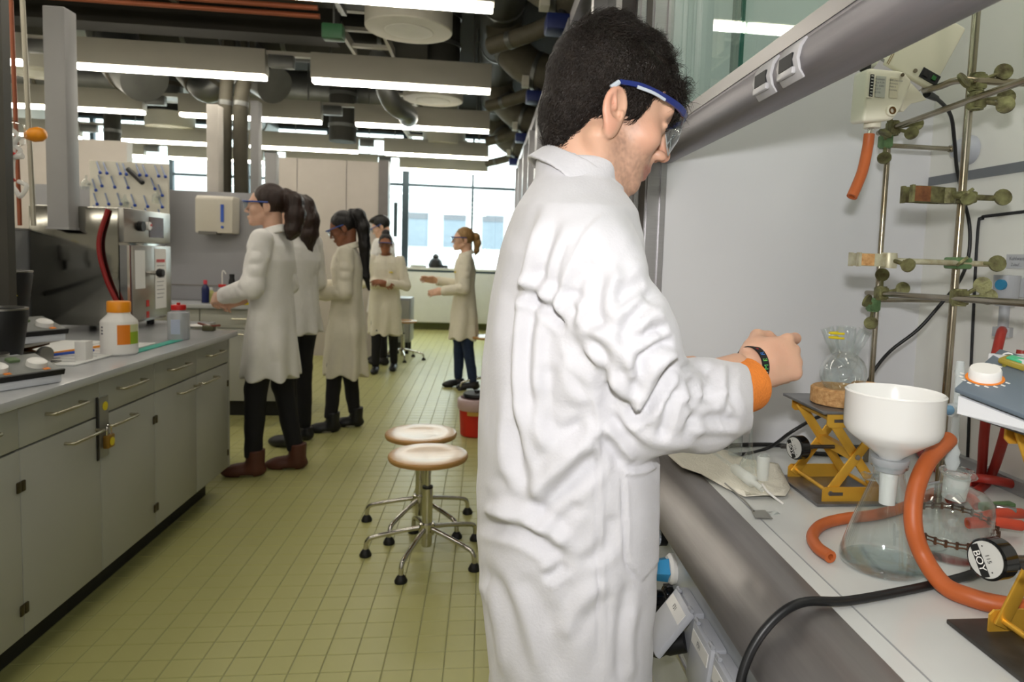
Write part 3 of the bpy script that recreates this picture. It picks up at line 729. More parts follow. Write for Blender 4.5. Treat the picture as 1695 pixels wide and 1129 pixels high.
# glassware cluster with red stopcocks at the left edge
M_gl = pane('lab glass', (251, 253, 253), 1.7)
gr = thing('glass_manifold', 'glass manifold with red stopcocks at the left picture edge', 'glassware', atY(15, 300, 2.75))
def G(x, y): return atY(x, y, 2.75)
for i, pts in enumerate(([(0, 205), (14, 215), (20, 240), (18, 300)], [(4, 210), (4, 290)], [(0, 262), (38, 258)], [(16, 300), (28, 318), (34, 325), (44, 308), (30, 300)], [(20, 215), (30, 225), (24, 240), (34, 250), (24, 262)])):
    MB().tube(smoothpath([G(*p) for p in pts], 5), .011 if i < 3 else .008, 10).build('glass_tube', mat('milky glass', (226, 226, 222), rough=.15, alpha=.6), gr)
MB().lathe([(0, -.05), (.03, -.035), (.036, 0), (.03, .035), (0, .05)], G(24, 222), n=16).build('glass_bulb', M_gl, gr)
for x, y in ((2, 218), (18, 256), (4, 286)): MB().tube([G(x-4, y-3), G(x+5, y+4)], .016, 10).build('stopcock_key', M_red, gr)
MB().tube(smoothpath([G(6, 287), G(16, 292), G(23, 300)], 4), .008, 8).build('red_tube', M_red, gr)
ye = thing('yellow_bulb', 'orange-yellow rubber bulb beside the grey post at upper left', 'rubber bulb', atY(52, 223, 2.8))
a, b = atY(40, 225, 2.8), atY(67, 222, 2.8)
MB().lathe([(0, 0), (.012, .004), (.026, .03), (.027, .055), (.018, .072), (0, .075)], a, b-a, 16).build('bulb', M_or, ye, smooth=True)
MB().tube([a, atY(32, 228, 2.8), atY(24, 235, 2.76)], .006, 8).build('tube', M_gl, ye)
# ------------------------------------------------------------------ rear bench, pegboard rack, dispenser
rbx1 = -1.5
rb_ = []
for k, (a, b) in enumerate(((-3.6, -2.9), (-2.9, -2.2), (-2.2, rbx1))):
    c = thing('base_cabinet', ['grey cabinet under the rear bench at its left end', 'middle grey cabinet under the rear bench', 'grey cabinet under the rear bench behind the leftmost student'][k], 'cabinet', ((a+b)/2, 5.85, 0), group='base cabinets of the rear bench')
    MB().box((a+.001, 5.62, .13), (b-.001, 6.1, .865)).build('body', M_cab, c)
    MB().box((a+.001, 5.68, 0), (b-.001, 6.1, .13)).build('plinth', M_kick, c)
    d = MB().box((a+.003, 5.6, .715), (b-.003, 5.618, .862)).build('drawer', M_cab, c, bevel=.0015)
    MB().tube([((a+b)/2-.1, 5.6, .79), ((a+b)/2-.1, 5.57, .79), ((a+b)/2+.1, 5.57, .79), ((a+b)/2+.1, 5.6, .79)], .005, 6).build('handle', M_steelh, d)
    d = MB().box((a+.003, 5.6, .135), (b-.003, 5.618, .708)).build('door', M_cab, c, bevel=.0015)
    MB().tube([((a+b)/2-.1, 5.6, .67), ((a+b)/2-.1, 5.57, .67), ((a+b)/2+.1, 5.57, .67), ((a+b)/2+.1, 5.6, .67)], .005, 6).build('handle', M_steelh, d)
tag(MB().box((-3.62, 5.56, .868), (rbx1+.02, 6.14, .9)).build('worktop', M_top, bevel=.004), 'pale worktop of the rear bench behind the leftmost student', 'worktop')
pz = 1.80
bp = thing('splash_panel', 'grey upright panel behind the rear bench', 'panel', (-2.6, 6.1, .9))
MB().box((-3.6, 5.98, .901), (rbx1-.15, 6.04, pz)).build('panel', mat('panel grey', (156, 156, 160), rough=.4, var=.02), bp, bevel=.004)
MB().box((-3.6, 5.972, 1.02), (rbx1-.15, 5.979, 1.028)).build('joint', mat('joint', (128, 122, 118)), bp)
pg = thing('drying_rack', 'white peg board drying rack with rows of blue-tipped pegs', 'drying rack', (-2.7, 5.78, .9))
a, b = atY(147, 265, 5.75), atY(279, 362, 5.75)
b[2] -= .18
MB().box((a[0], 5.75, b[2]), (b[0], 5.775, a[2])).build('board', mat('rack board', (214, 210, 196), rough=.4, var=.02), pg, bevel=.006)
for x in (a[0]+.06, b[0]-.06): MB().box((x-.02, 5.776, .901), (x+.02, 5.80, a[2]-.05)).build('support_leg', M_alu, pg)
pk_ = [(160, 268), (171, 269), (193, 270), (203, 271), (225, 272), (236, 273), (256, 274), (267, 275), (153, 297), (163, 290), (184, 292), (206, 293), (250, 295), (262, 306), (155, 320), (174, 320), (194, 320), (217, 322), (238, 324), (262, 325), (155, 340), (175, 342), (197, 343), (218, 343), (240, 345), (262, 347)]
for x, y in pk_:
    p = atY(x, y, 5.75); q = p+V(.055, -.06, -.085)
    MB().tube([p, q], [.006, .007], 6).build('peg', mat('peg blue grey', (138, 150, 178)), pg)
    MB().lathe([(0, -.012), (.012, -.004), (.012, .008), (0, .014)], q, q-p, 8).build('peg_tip', mat('peg tip', (44, 76, 168)), pg)
p = atY(212, 280, 5.73); q = atY(236, 303, 5.65)
tag(MB().tube([p, q], .018, 8).build('cylinder_brush', M_black), 'black brush hung on the peg board drying rack', 'brush')
for k, (x, y) in enumerate(((141, 304), (205, 335), (258, 326))):
    p = atY(x, y, 5.70)
    o = thing('glass_funnel', ['small glass hung left of the peg board', 'small glass hung low at the middle of the peg board', 'small glass hung at the right of the peg board'][k], 'glassware', p, group='glasses on the drying rack')
    MB().lathe([(.03, 0), (.032, .05), (.012, .08), (.008, .11), (.006, .11), (.01, .08), (.029, .05), (.027, 0)], p-V(0, 0, .04), (0.3, -.4, 1), 14, closed=True).build('body', M_gl, o)
    MB().cyl(p+V(0, .02, 0), p+V(0, .05, 0), .008).build('holder', M_alu, o)
dp = thing('paper_towel_dispenser', 'beige paper towel dispenser with blue sight window on the grey panel', 'dispenser', (-2.02, 5.9, 1.45))
a, b = atY(322, 322, 5.80), atY(385, 387, 5.80)
dx0, dx1, dz0, dz1 = a[0], b[0], b[2], a[2]
M_disp = mat('dispenser beige', (206, 200, 186), rough=.4, var=.02)
MB().prism([(dx0, 5.80, dz0), (dx0, 5.80, dz1-.03), (dx0, 5.83, dz1), (dx0, 5.975, dz1), (dx0, 5.975, dz0)], (dx1-dx0, 0, 0)).build('body', M_disp, dp, bevel=.012)
MB().box((dx1-.09, 5.792, dz0+.09), (dx1-.066, 5.80, dz1-.07)).build('sight_window', M_blue, dp)
MB().cyl((dx1-.078, 5.792, dz0+.05), (dx1-.078, 5.80, dz0+.05), .011).build('lock', M_blue, dp)
MB().box((dx0+.03, 5.79, dz0-.012), (dx1-.12, 5.9, dz0+.012)).build('slot', mat('slot grey', (110, 108, 104)), dp)
# bottles on the rear bench
def rbase(px, dy=0): p = atY(px, 500, 5.72+dy); p[2] = .901; return p
bottle('detergent_bottle', 'dark blue detergent bottle with red and white cap on the rear bench', rbase(340), .028, .15, mat('navy plastic', (24, 34, 84), rough=.3), mat('pink cap', (206, 66, 84)), capr=.014, caph=.03)
bottle('detergent_bottle', 'pale yellow bottle standing beside the navy detergent bottle', rbase(349, .06), .03, .1, mat('pale yellow plastic', (206, 206, 130)), M_wh, capr=.014, caph=.02)
wbt = bottle('wash_bottle', 'translucent wash bottle with red cap and bent spout on the rear bench', rbase(368), .042, .13, M_trans, M_red, capr=.028, caph=.02)
q = rbase(368); MB().tube(smoothpath([q+V(0, 0, .15), q+V(0, 0, .24), q+V(.01, -.0, .26), q+V(.035, -.02, .235)], 4), .004, 6).build('spout', M_wh, wbt)
o = bottle('jar', 'small white jar in front of the wash bottle on the rear bench', rbase(358, -.08), .025, .05, M_wh, M_wh, capr=.024, caph=.012)
ob_ = bottle('spray_bottle', 'black cylinder behind the orange bottle on the rear bench', rbase(384, .1), .026, .21, M_black, M_black, capr=.02, caph=.02)
bottle('squeeze_bottle', 'orange squeeze bottle next to the leftmost student on the rear bench', rbase(396), .05, .08, mat('orange plastic', (222, 100, 30)), mat('orange plastic'), capr=.02, caph=.05)
p = rbase(392, -.1); tag(MB().box(p+V(-.07, -.04, 0), p+V(.1, .04, .035)).build('sponge', M_yel, bevel=.008), 'yellow sponge on the rear bench beside the leftmost student', 'sponge')
# small clamp and dish at the end of the left bench
c = atZ(346, 548, .9); c[2] = .901
o = thing('clamp_boss', 'small dark clamp lying at the far end of the left bench', 'clamp', c)
MB().box(c+V(-.03, -.02, 0), c+V(.03, .02, .03)).build('body', mat('old clamp', (86, 84, 60), rough=.5, metal=.4), o, bevel=.006)
for s in (-1, 1): MB().tube([c+V(0, 0, .025), c+V(s*.07, -s*.04, .035)], .006, 8).build('screw', mat('rust', (112, 60, 44), rough=.7), o)
c = atZ(328, 541, .9); c[2] = .901
o = tag(MB().lathe([(0, 0), (.05, 0), (.062, .008), (.06, .01), (.045, .004), (0, .004)], c, n=24).build('petri_dish', M_wh), 'small white dish near the clamp at the end of the left bench', 'dish')
# ------------------------------------------------------------------ stools, bucket, chairs
M_wood = mat('beech seat', (200, 156, 100), rough=.3, var=.12, vscale=6, c2=(184, 138, 82), stretch=(1, 9, 1), coat=.25)
M_edge = mat('plywood edge', (176, 134, 78), rough=.4, var=.1, vscale=10)
sproto = None
def stool(x, y, z, rz, label, split=.2):
    global sproto
    if sproto is None or abs(z-.47) > .001:
        o = thing('stool', label, 'stool')
        MB().lathe([(0, -.008), (.05, -.0085), (.10, -.005), (.16, -.0005), (.172, -.003), (.1755, -.009)], (0, 0, z), n=48).build('seat', M_wood, o, smooth=30)
        MB().lathe([(.1755, -.009), (.1765, -.014), (.172, -.026), (0, -.028)], (0, 0, z), n=48).build('seat_edge', M_edge, o, smooth=30)
        MB().cyl((0, 0, z-.036), (0, 0, z-.026), .07, n=20).build('seat_plate', M_black, o)
        MB().cyl((0, 0, z-.035), (0, 0, z*.55), .0125, n=12).build('piston', M_chrome, o)
        MB().lathe([(.0, .045), (.022, .045), (.0235, .055), (.0235, z*.66), (.0, z*.66)], n=18).build('column', M_chrome, o)
        MB().cyl((0, 0, z*.66), (0, 0, z*.68), .0235, n=18).build('collar', M_black, o)
        MB().lathe([(.0, .10), (.034, .10), (.038, .12), (.034, .15), (0, .155)], n=20).build('hub', M_chrome, o)
        for k in range(5):
            a = math.radians(180+72*k); d = V(math.cos(a), math.sin(a), 0)
            leg = MB().tube(smoothpath([d*.02+V(0, 0, .13), d*.12+V(0, 0, .112), d*.235+V(0, 0, .086), d*.262+V(0, 0, .066), d*.268+V(0, 0, .03)], 5), .0105, 10).build('leg', M_chrome, o, smooth=60)
            MB().lathe([(0, 0), (.026, 0), (.027, .008), (.02, .022), (.012, .032), (0, .032)], d*.268, n=16).build('foot', M_black, leg)
        if abs(z-.47) < .001: sproto = o
    else: o = copy_tree(sproto)
    o.location = (x, y, 0); o.rotation_euler = (0, 0, rz); tag(o, label, 'stool', 'round lab stools'); return o
stool(-.226, 3.03, .47, 0, 'front round wooden stool on a chrome star base in the aisle')
stool(-.291, 3.40, .47, math.radians(-8), 'rear round wooden stool half hidden behind the front one in the aisle')
stool(.06, 6.85, .55, math.radians(8), 'round stool behind the blonde student near the red bucket')
stool(-1.0, 8.75, .50, math.radians(30), 'round stool behind the far student who faces the camera')
bk = thing('waste_bucket', 'red waste bucket with a clear bag folded over the rim', 'bucket', (-.03, 5.12, 0))
bc = (-.03, 5.12, 0)
MB().lathe([(0, .002), (.11, .002), (.118, .01), (.135, .27), (.13, .27), (.113, .012), (0, .012)], bc, n=32).build('body', mat('bucket red', (196, 40, 28), rough=.4), bk, smooth=35)
MB().lathe([(.1365, .20), (.143, .21), (.146, .25), (.143, .278), (.125, .29), (.122, .25), (.13, .20)], bc, n=32, closed=True).build('bag', mat('pink bag', (224, 196, 196), rough=.3, trans=.3, bump=.4, bscale=20), bk, smooth=True)
wraplabel(bk, bc, .1345, math.radians(-120), math.radians(-75), .17, .205, mat('ochre label', (190, 150, 70)))
lid = thing('bucket_lid', 'black round lid standing on the red waste bucket', 'lid', (-.03, 5.2, .29))
MB().lathe([(0, 0), (.1, 0), (.105, .012), (.1, .03), (.04, .034), (0, .034)], (-.03, 5.12, .291), n=28).build('disc', M_black, lid, smooth=35)
MB().cyl((-.03, 5.12, .325), (-.03, 5.12, .34), .02).build('grip', M_black, lid)
ch = thing('storage_trolley', 'grey cabinet end behind the far student who faces the camera', 'cabinet', (-1.02, 8.8, 0))
a, b = atY(667, 493, 9.3), atY(680, 560, 9.3)
MB().box((a[0]-.1, 9.2, .16), (b[0], 9.65, a[2])).build('body', M_grey, ch, bevel=.004)
MB().box((a[0]-.08, 9.18, .2), (b[0]-.02, 9.199, a[2]-.03)).build('door', M_cab, ch)
MB().cyl((a[0]-.04, 9.17, .55), (a[0]-.04, 9.17, .65), .008).build('handle', M_chrome, ch)
for x in (a[0]-.06, b[0]-.05):
    for y in (9.25, 9.6): MB().cyl((x, y, 0), (x, y, .16), .025).build('castor', M_black, ch)
# ================================================================== PEOPLE (background)
def skin_mat(name, c): return mat(name, c, rough=.5, var=.05, vscale=25, sss=.12)
M_coat = mat('lab coat cotton', (232, 230, 226), rough=.85, var=.02, vscale=30, bump=.12, bscale=90, sheen=.15)
M_coat2 = mat('cream lab coat cotton', (228, 222, 204), rough=.85, var=.02, vscale=30, bump=.12, bscale=90, sheen=.15)
M_trou = mat('black trousers', (20, 20, 24), rough=.8, var=.1)
M_jeans = mat('dark blue jeans', (34, 48, 76), rough=.85, var=.12, vscale=40)
M_hairb = mat('dark brown hair', (46, 30, 24), rough=.42, var=.25, vscale=60, stretch=(1, 1, .15), bump=.5, bscale=160)
M_hairk = mat('black hair', (20, 17, 17), rough=.4, var=.25, vscale=60, stretch=(1, 1, .15), bump=.5, bscale=160)
M_hairbl = mat('blonde hair', (150, 116, 70), rough=.45, var=.25, vscale=60, stretch=(1, 1, .15), bump=.5, bscale=160)
M_goggle = pane('goggle lens', (222, 228, 232), 1.2)
M_frame = mat('goggle frame', (52, 78, 150), rough=.3)
def rotm(yaw=0, pitch=0, roll=0):
    """columns = local x (forward), y (left), z (up)"""
    return np.array(Matrix.Rotation(yaw, 3, 'Z') @ Matrix.Rotation(pitch, 3, 'Y') @ Matrix.Rotation(roll, 3, 'X'))
def head_sdf(P, detail=True):
    A = P.copy(); A[:, 1] = np.abs(A[:, 1])
    d = ell(P, (-.007, 0, .046), (.090, .073, .081))
    d = smin(d, ell(P, (.045, 0, .002), (.051, .056, .075)), .03)
    d = smin(d, ell(P, (.050, 0, -.058), (.042, .042, .038)), .03)
    d = smin(d, cap(A, (.008, .047, -.045), (.072, .014, -.084), .013, .014), .022)
    d = smin(d, cap(P, (.083, -.006, -.085), (.083, .006, -.085), .014, .014), .02)
    if detail:
        d = smin(d, cap(A, (.092, .008, .034), (.082, .044, .036), .009, .008), .014)
        d = smax(d, -ell(A, (.101, .031, .014), (.017, .019, .013)), .012)
        d = smin(d, ell(A, (.079, .031, .013), (.0125, .0135, .0125)), .004)
        d = smin(d, cap(A, (.083, .020, .0195), (.083, .043, .0175), .0045, .003), .003)
        d = smin(d, ell(A, (.066, .042, -.016), (.02, .018, .017)), .02)
        d = smin(d, cap(P, (.096, 0, .018), (.1165, 0, -.019), .0065, .0095), .011)
        d = smin(d, ell(A, (.106, .0115, -.025), (.010, .0065, .007)), .006)
        d = smax(d, -ell(A, (.110, .007, -.033), (.006, .0035, .004)), .003)
        d = smin(d, cap(A, (.1045, 0, -.0495), (.092, .022, -.0535), .0065, .003), .006)
        d = smin(d, cap(A, (.102, 0, -.0625), (.091, .019, -.0565), .007, .003), .006)
        d = smax(d, -cap(A, (.112, 0, -.0557), (.094, .024, -.055), .0018, .0012), .003)
    # ear
    Re = rotm(0, .18, 0)
    e = ell(A, (-.012, .077, .004), (.021, .008, .033), Re)
    e = smax(e, -ell(A, (-.008, .085, .006), (.013, .008, .022), Re), .004)
    e = smin(e, cap(A, (-.004, .076, -.006), (-.013, .080, .006), .005, .003), .004)
    e = smin(e, ell(A, (-.003, .076, -.025), (.008, .005, .008)), .006)
    return smin(d, e, .006)
def hand_sdf(P, curls=(.5, .6, .7, .8), thumb=.5, s=1.0):
    """right-hand local frame: x to the finger tips, y to the thumb, z out of the back; origin at wrist"""
    P = P/s
    d = rbox(P, (.045, 0, 0), (.048, .040, .0135), .0125)
    d = smin(d, cap(P, (-.02, 0, 0), (.02, 0, 0), .026, .026), .02)
    d = smin(d, ell(P, (.03, .026, -.008), (.032, .018, .016)), .012)
    for i, y in enumerate((.030, .010, -.011, -.030)):
        L = (.042, .046, .043, .034)[i]; r = (.0095, .0098, .0093, .0082)[i]
        p = V((.088, .091, .087, .078)[i], y, .001); a = 0.0; pts = [p]; 
        for j, f in enumerate((1.0, .62, .5)):
            a += curls[i]*(1.0, 1.05, .75)[j]; q = pts[-1]+V(math.cos(a), .02*(1.5-i), -math.sin(a))*L*f; pts.append(q)
        d = smin(d, chain(P, pts, (r*1.02, r, r*.94, r*.82), .003), .005)
    b = V(.022, .034, -.006); t1 = b+V(.030, .022, -.014-thumb*.012); t2 = t1+unit(V(.9, .25-thumb*.7, -.35*thumb))*.034; t3 = t2+unit(V(.9, -.1-thumb*.8, -.45*thumb))*.025
    d = smin(d, chain(P, [b, t1, t2, t3], (.014, .0115, .0105, .0085), .004), .008)
    return d*s
def person(label, loc, heading, h=1.70, hem=.56, skin=None, coat=None, trou=None, hair=None, style='tail', tail=None, head=(0, 0, 0), lean=0.0,
           armR=None, armL=None, feet=((.05, -.10), (-.05, .10)), feet_dir=(0, 0), shoe=None, boot=False, res=.0065, goggles=True, hcurl=.7, slim=1.0, badge=None):
    s = h/1.70
    o = thing('person', label, 'person', (loc[0], loc[1], 0), heading)
    coat = coat or M_coat; trou = trou or M_trou; shoe = shoe or M_blk
    def put(v, q, nm, m, par=o):
        ob_ = np_mesh(nm, v*s, q, m); ob_.parent = par; return ob_
    lx = lambda z: lean*max(0, z-.9)
    ho = V(lx(1.5)+.025, 0, 1.545); Rh = rotm(*head)
    sh = {-1: V(lx(1.37), -.165*slim, 1.375), 1: V(lx(1.37), .165*slim, 1.375)}
    arms = {-1: armR or [(.02, -.235, 1.10), (.24, -.13, 1.06)], 1: armL or [(.02, .235, 1.10), (.24, .13, 1.06)]}
    hip = {-1: V(0, -.085, .90), 1: V(0, .085, .90)}
    ank = {-1: V(feet[0][0], feet[0][1], .085), 1: V(feet[1][0], feet[1][1], .085)}
    kne = {k: (hip[k]+ank[k])/2+V(.02, 0, .02) for k in (-1, 1)}
    hands = {}
    for k in (-1, 1):
        e, w_ = V(arms[k][0]), V(arms[k][1]); fx = unit(w_-e); up = V(0, 0, 1) if abs(fx[2]) < .9 else V(1, 0, 0)
        z_ = unit(V(0, k, .55)-fx*np.dot(V(0, k, .55), fx)); y_ = np.cross(z_, fx)
        if k == 1: hands[k] = (w_, np.stack([fx, -y_, z_], 1), True)
        else: hands[k] = (w_, np.stack([fx, y_, z_], 1), False)
    def local(P, c, r, f):
        dd = np.linalg.norm(P-c, axis=1); out = dd-r*.8; mk = dd < r
        if mk.any(): out[mk] = f(P[mk])
        return out
    def body(P):
        d = local(P, ho, .2, lambda p: head_sdf((p-ho)@Rh))
        d = smin(d, cap(P, ho+Rh@V(-.03, 0, -.03), (lx(1.38)-.01, 0, 1.36), .050, .056), .02)
        d = smin(d, loft(P, [(.86, 0, 0, .09, .13), (1.05, lx(1.05), 0, .085, .12), (1.3, lx(1.3), 0, .09, .145), (1.40, lx(1.4), 0, .05, .10)]), .03)
        for k in (-1, 1):
            e, w_ = V(arms[k][0]), V(arms[k][1])
            d = smin(d, chain(P, [sh[k], e, w_], (.045, .036, .025), .01), .02)
            d = smin(d, local(P, hands[k][0], .24, lambda p: hand_sdf((p-hands[k][0])@hands[k][1], (hcurl*.7, hcurl, hcurl, hcurl))), .01)
            d = smin(d, chain(P, [hip[k], kne[k], ank[k]], (.07, .045, .032), .01), .02)
            f = V(math.cos(feet_dir[0 if k < 0 else 1]), math.sin(feet_dir[0 if k < 0 else 1]), 0)
            d = smin(d, cap(P, ank[k]-V(0, 0, .045), ank[k]+f*.13-V(0, 0, .06), .028, .018), .02)
        return d
    m_ = 1.0
    xs = [a[0] for k in (-1, 1) for a in arms[k]]+[0]; ysv = [a[1] for k in (-1, 1) for a in arms[k]]
    lo = V(min(-.28, min(xs)-.25), min(ysv)-.2, .0); hi = V(max(.3, max(xs)+.25), max(ysv)+.2, 1.74)
    v, q = sdf_mesh(body, lo, hi, res, 1); b = put(v, q, 'body', skin)
    A_, B_ = .108*slim, .165*slim
    ph = random.random()*6
    def coatf(P):
        z = P[:, 2]; th = np.arctan2(P[:, 1], P[:, 0]-lean*np.maximum(0, z-.9))
        d = loft(P, [(hem, .0, 0, A_+.045, B_+.035), (.75, .0, 0, A_+.03, B_+.025), (.92, 0, 0, A_+.012, B_+.012), (1.08, lx(1.08), 0, A_-.002, B_-.006), (1.25, lx(1.25), 0, A_+.006, B_+.004), (1.335, lx(1.34), 0, A_-.012, B_-.002), (1.378, lx(1.38), 0, A_-.035, B_-.040), (1.415, lx(1.41), 0, .066, .078)], 2.2)
        fold = np.sin(th*7+ph+vnoise(P, 3)*2.2)*np.clip((1.0-z)/.45, 0, 1)*.015+vnoise(P*V(1, 1, .4), 9)*.010+(.5-np.abs(vnoise(P*V(1, 1, .5)+5, 13)))*.011
        d = d+fold
        for k in (-1, 1):
            e, w_ = V(arms[k][0]), V(arms[k][1]); w2 = w_-unit(w_-e)*.01
            a = chain(P, [sh[k]+V(0, -k*.01, -.01), e, w2], (.064, .058, .050), .02)
            a = smax(a, ((P-w2)@unit(w_-e)), .006)
            a = a+(.30-np.abs(vnoise(P+2, 15)))*.011+np.sin(np.linalg.norm(P-e, axis=1)*80)*.0014*np.exp(-(np.linalg.norm(P-e, axis=1)/.11)**2)
            d = smin(d, a, .018)
        # open collar in front
        d = smax(d, -cap(P, (lx(1.4)+.105, 0, 1.47), (lx(1.3)+.14, 0, 1.28), .055, .008), .006)
        d = smax(d, -np.maximum(np.maximum(d+.012, z-(hem+.22)), -1), .004) if True else d
        return d
    lo2 = V(lo[0], lo[1], hem-.03); hi2 = V(hi[0], hi[1], 1.46)
    v, q = sdf_mesh(coatf, lo2, hi2, res*1.05, 1); ct = put(v, q, 'lab_coat', coat)
    # collar
    def collar(P):
        L = (P-V(lx(1.42)-.006, 0, 1.412)); L = np.stack([L[:, 0], L[:, 1], L[:, 2]+L[:, 0]*.35], 1); r = np.sqrt((L[:, 0]/.95)**2+(L[:, 1]/1.1)**2)
        d = np.abs(r-(.074-(L[:, 2])*.32))-.006
        d = np.maximum(d, np.abs(L[:, 2]-.002)-.024); d = smax(d, -cap(L, (.05, 0, .05), (.12, 0, -.05), .03, .03), .004); return d
    v, q = sdf_mesh(collar, (lx(1.42)-.14, -.14, 1.33), (lx(1.42)+.14, .14, 1.48), .005, 1); put(v, q, 'collar', coat, ct)
    # trousers
    def tr(P):
        d = None
        for k in (-1, 1):
            t = chain(P, [hip[k], kne[k], ank[k]+V(0, 0, .03)], (.085, .062, .047), .02); d = t if d is None else smin(d, t, .03)
        d = d+vnoise(P, 18)*.004
        return np.maximum(d, np.maximum(P[:, 2]-.95, (.11 if boot else .075)-P[:, 2]))
    yl = min(feet[0][1], -.1)-.16; yh = max(feet[1][1], .1)+.16; xl = min(feet[0][0], feet[1][0], 0)-.16; xh = max(feet[0][0], feet[1][0], 0)+.26
    v, q = sdf_mesh(tr, (xl, yl, .05), (xh, yh, 1.0), res*1.1, 1); put(v, q, 'trousers', trou)
    for k in (-1, 1):
        a = feet_dir[0 if k < 0 else 1]; f = V(math.cos(a), math.sin(a), 0); n_ = V(-f[1], f[0], 0); c0 = ank[k].copy(); c0[2] = 0
        def shoef(P):
            L = np.stack([(P-c0)@f, (P-c0)@n_, P[:, 2]], 1)
            d = smin(ell(L, (.03, 0, .035), (.105, .042, .045)), ell(L, (.10, 0, .028), (.075, .044, .034)), .03)
            if boot: d = smin(d, cap(L, (-.012, 0, .05), (-.015, 0, .15), .05, .052), .02)
            else: d = smin(d, cap(L, (-.02, 0, .05), (-.02, 0, .08), .043, .042), .02)
            d = np.maximum(d, .001-L[:, 2])
            d = np.maximum(d, -np.maximum(np.maximum(np.abs(L[:, 0]-.03)-.035, L[:, 2]-.014), -1))
            return np.maximum(d, L[:, 2]-(.155 if boot else .09))
        v, q = sdf_mesh(shoef, c0-V(.2, .2, .02), c0+V(.2, .2, .17), .006, 1); put(v, q, 'boot' if boot else 'shoe', shoe)
    # hair
    def hairf(P):
        L = (P-ho)@Rh; n_ = vnoise(L*V(1, 1, .4), 60)*.003
        d = ell(L, (-.018, 0, .052), (.098, .083, .094))
        cut = (L-V(.064, 0, .062))@unit(V(.75, 0, -.55)); d = smax(d, cut, .012); d = smax(d, -.062-L[:, 2], .012)
        if style == 'short':
            d = smax(d, (L-V(.0, 0, -.03))@unit(V(.4, 0, -.9)), .01)
            d = smin(d, ell(L, (.03, 0, .118), (.075, .06, .032)), .02)
        if style == 'bun': d = smin(d, ell(L, (-.03, 0, .15), (.05, .05, .042)), .01)
        if tail is not None:
            pts = [V(p) for p in tail['pts']]; d = smin(d, chain((P-ho)@rotm(head[0], 0, 0), pts, tail['r'], .02)+vnoise(L*V(1, 1, .3), 70)*.005, .012)
        return d+n_
    ext = .2 if tail is None else max(.2, max(np.linalg.norm(V(p)) for p in tail['pts'])+.08)
    v, q = sdf_mesh(hairf, ho-V(ext, ext, ext), ho+V(.16, .16, .24), .0055, 1); put(v, q, 'hair', hair)
    # safety goggles
    if goggles:
        gl = []
        for nm, m2, geo in (('goggle_frame', M_frame, 0), ('goggle_lens', M_goggle, 1)):
            mb = MB()
            W = lambda p: (ho+Rh@V(p))*s
            if geo == 0:
                mb.tube([W(p) for p in smoothpath([(-.02, .086, .03), (.05, .082, .032), (.095, .07, .032), (.122, .04, .036), (.127, 0, .037), (.122, -.04, .036), (.095, -.07, .032), (.05, -.082, .032), (-.02, -.086, .03)], 4)], .005*s, 6)
            else:
                top = smoothpath([(.095, .07, .030), (.122, .04, .034), (.127, 0, .035), (.122, -.04, .034), (.095, -.07, .030)], 4); bot = smoothpath([(.088, .066, -.012), (.112, .038, -.02), (.119, 0, -.004), (.112, -.038, -.02), (.088, -.066, -.012)], 4)
                vs = [W(p) for p in top]+[W(p) for p in bot]; n = len(top); mb.add(vs, [(i, i+1, n+i+1, n+i) for i in range(n-1)])
            g_ = mb.build(nm, m2, None, smooth=True); g_.parent = o
    if badge:
        c = V(A_-.004, badge*.08, 1.22)*s
        bq = MB().box(c+V(-.004, -.02, -.006), c+V(.012, .02, .008)).build('chest_badge', M_yel, None); bq.parent = ct
    return o
SK1 = skin_mat('light skin', (214, 172, 148)); SK2 = skin_mat('brown skin', (124, 78, 54)); SK3 = skin_mat('fair skin', (222, 178, 150)); SK4 = skin_mat('tan skin', (150, 96, 66))
M_boot = mat('brown leather boot', (88, 50, 38), rough=.5, var=.15)
PI = math.pi
# leftmost student: dark ponytail, looks to the left, back half turned to the camera
person('student in white lab coat with dark brown ponytail and brown boots beside the left bench', (-1.25, 4.22), PI*.98, h=1.745, hem=.575, skin=SK1, hair=M_hairb,
       tail=dict(pts=[(-.10, 0, .09), (-.145, .01, .05), (-.155, .015, -.03), (-.14, .02, -.12), (-.13, .02, -.16)], r=(.03, .05, .055, .045, .02)), head=(.15, .0, 0),
       armR=[(-.02, -.21, 1.10), (.20, -.12, 1.02)], armL=[(.02, .24, 1.10), (.235, .10, 1.04)], feet=((-.11, -.08), (.08, .07)), feet_dir=(.1, .15), boot=True, shoe=M_boot, res=.006)
person('student with long brown hair in white lab coat, mostly hidden between two others', (-1.27, 4.86), PI*.86, h=1.74, hem=.76, skin=SK1, hair=M_hairb, style='long',
       tail=dict(pts=[(-.06, 0, .06), (-.09, .0, -.03), (-.10, .0, -.12), (-.10, 0, -.22)], r=(.08, .08, .065, .03)), head=(.1, .1, 0), feet=((.02, -.1), (-.03, .1)), res=.008, goggles=False)
person('student with long black ponytail in cream lab coat looking down at her hands', (-1.02, 5.28), PI*1.03, h=1.66, hem=.43, skin=SK2, hair=M_hairk, coat=M_coat2,
       tail=dict(pts=[(-.05, 0, .13), (-.105, .0, .12), (-.14, .0, .03), (-.15, .0, -.12), (-.165, .0, -.35), (-.19, 0, -.45)], r=(.03, .045, .05, .042, .026, .01)), head=(-.05, .42, 0),
       armR=[(-.02, -.22, 1.10), (.25, -.07, 1.11)], armL=[(.0, .22, 1.08), (.22, .06, 1.05)], feet=((-.06, -.06), (.10, .10)), feet_dir=(0, .1), boot=True, slim=1.08, res=.006, badge=-1)
person('far student with short dark hair in white lab coat facing the partition', (-1.20, 8.40), PI*.92, h=1.80, hem=.6, skin=SK1, hair=M_hairk, style='short', head=(.2, .45, 0), feet=((.05, -.1), (-.05, .1)), res=.009)
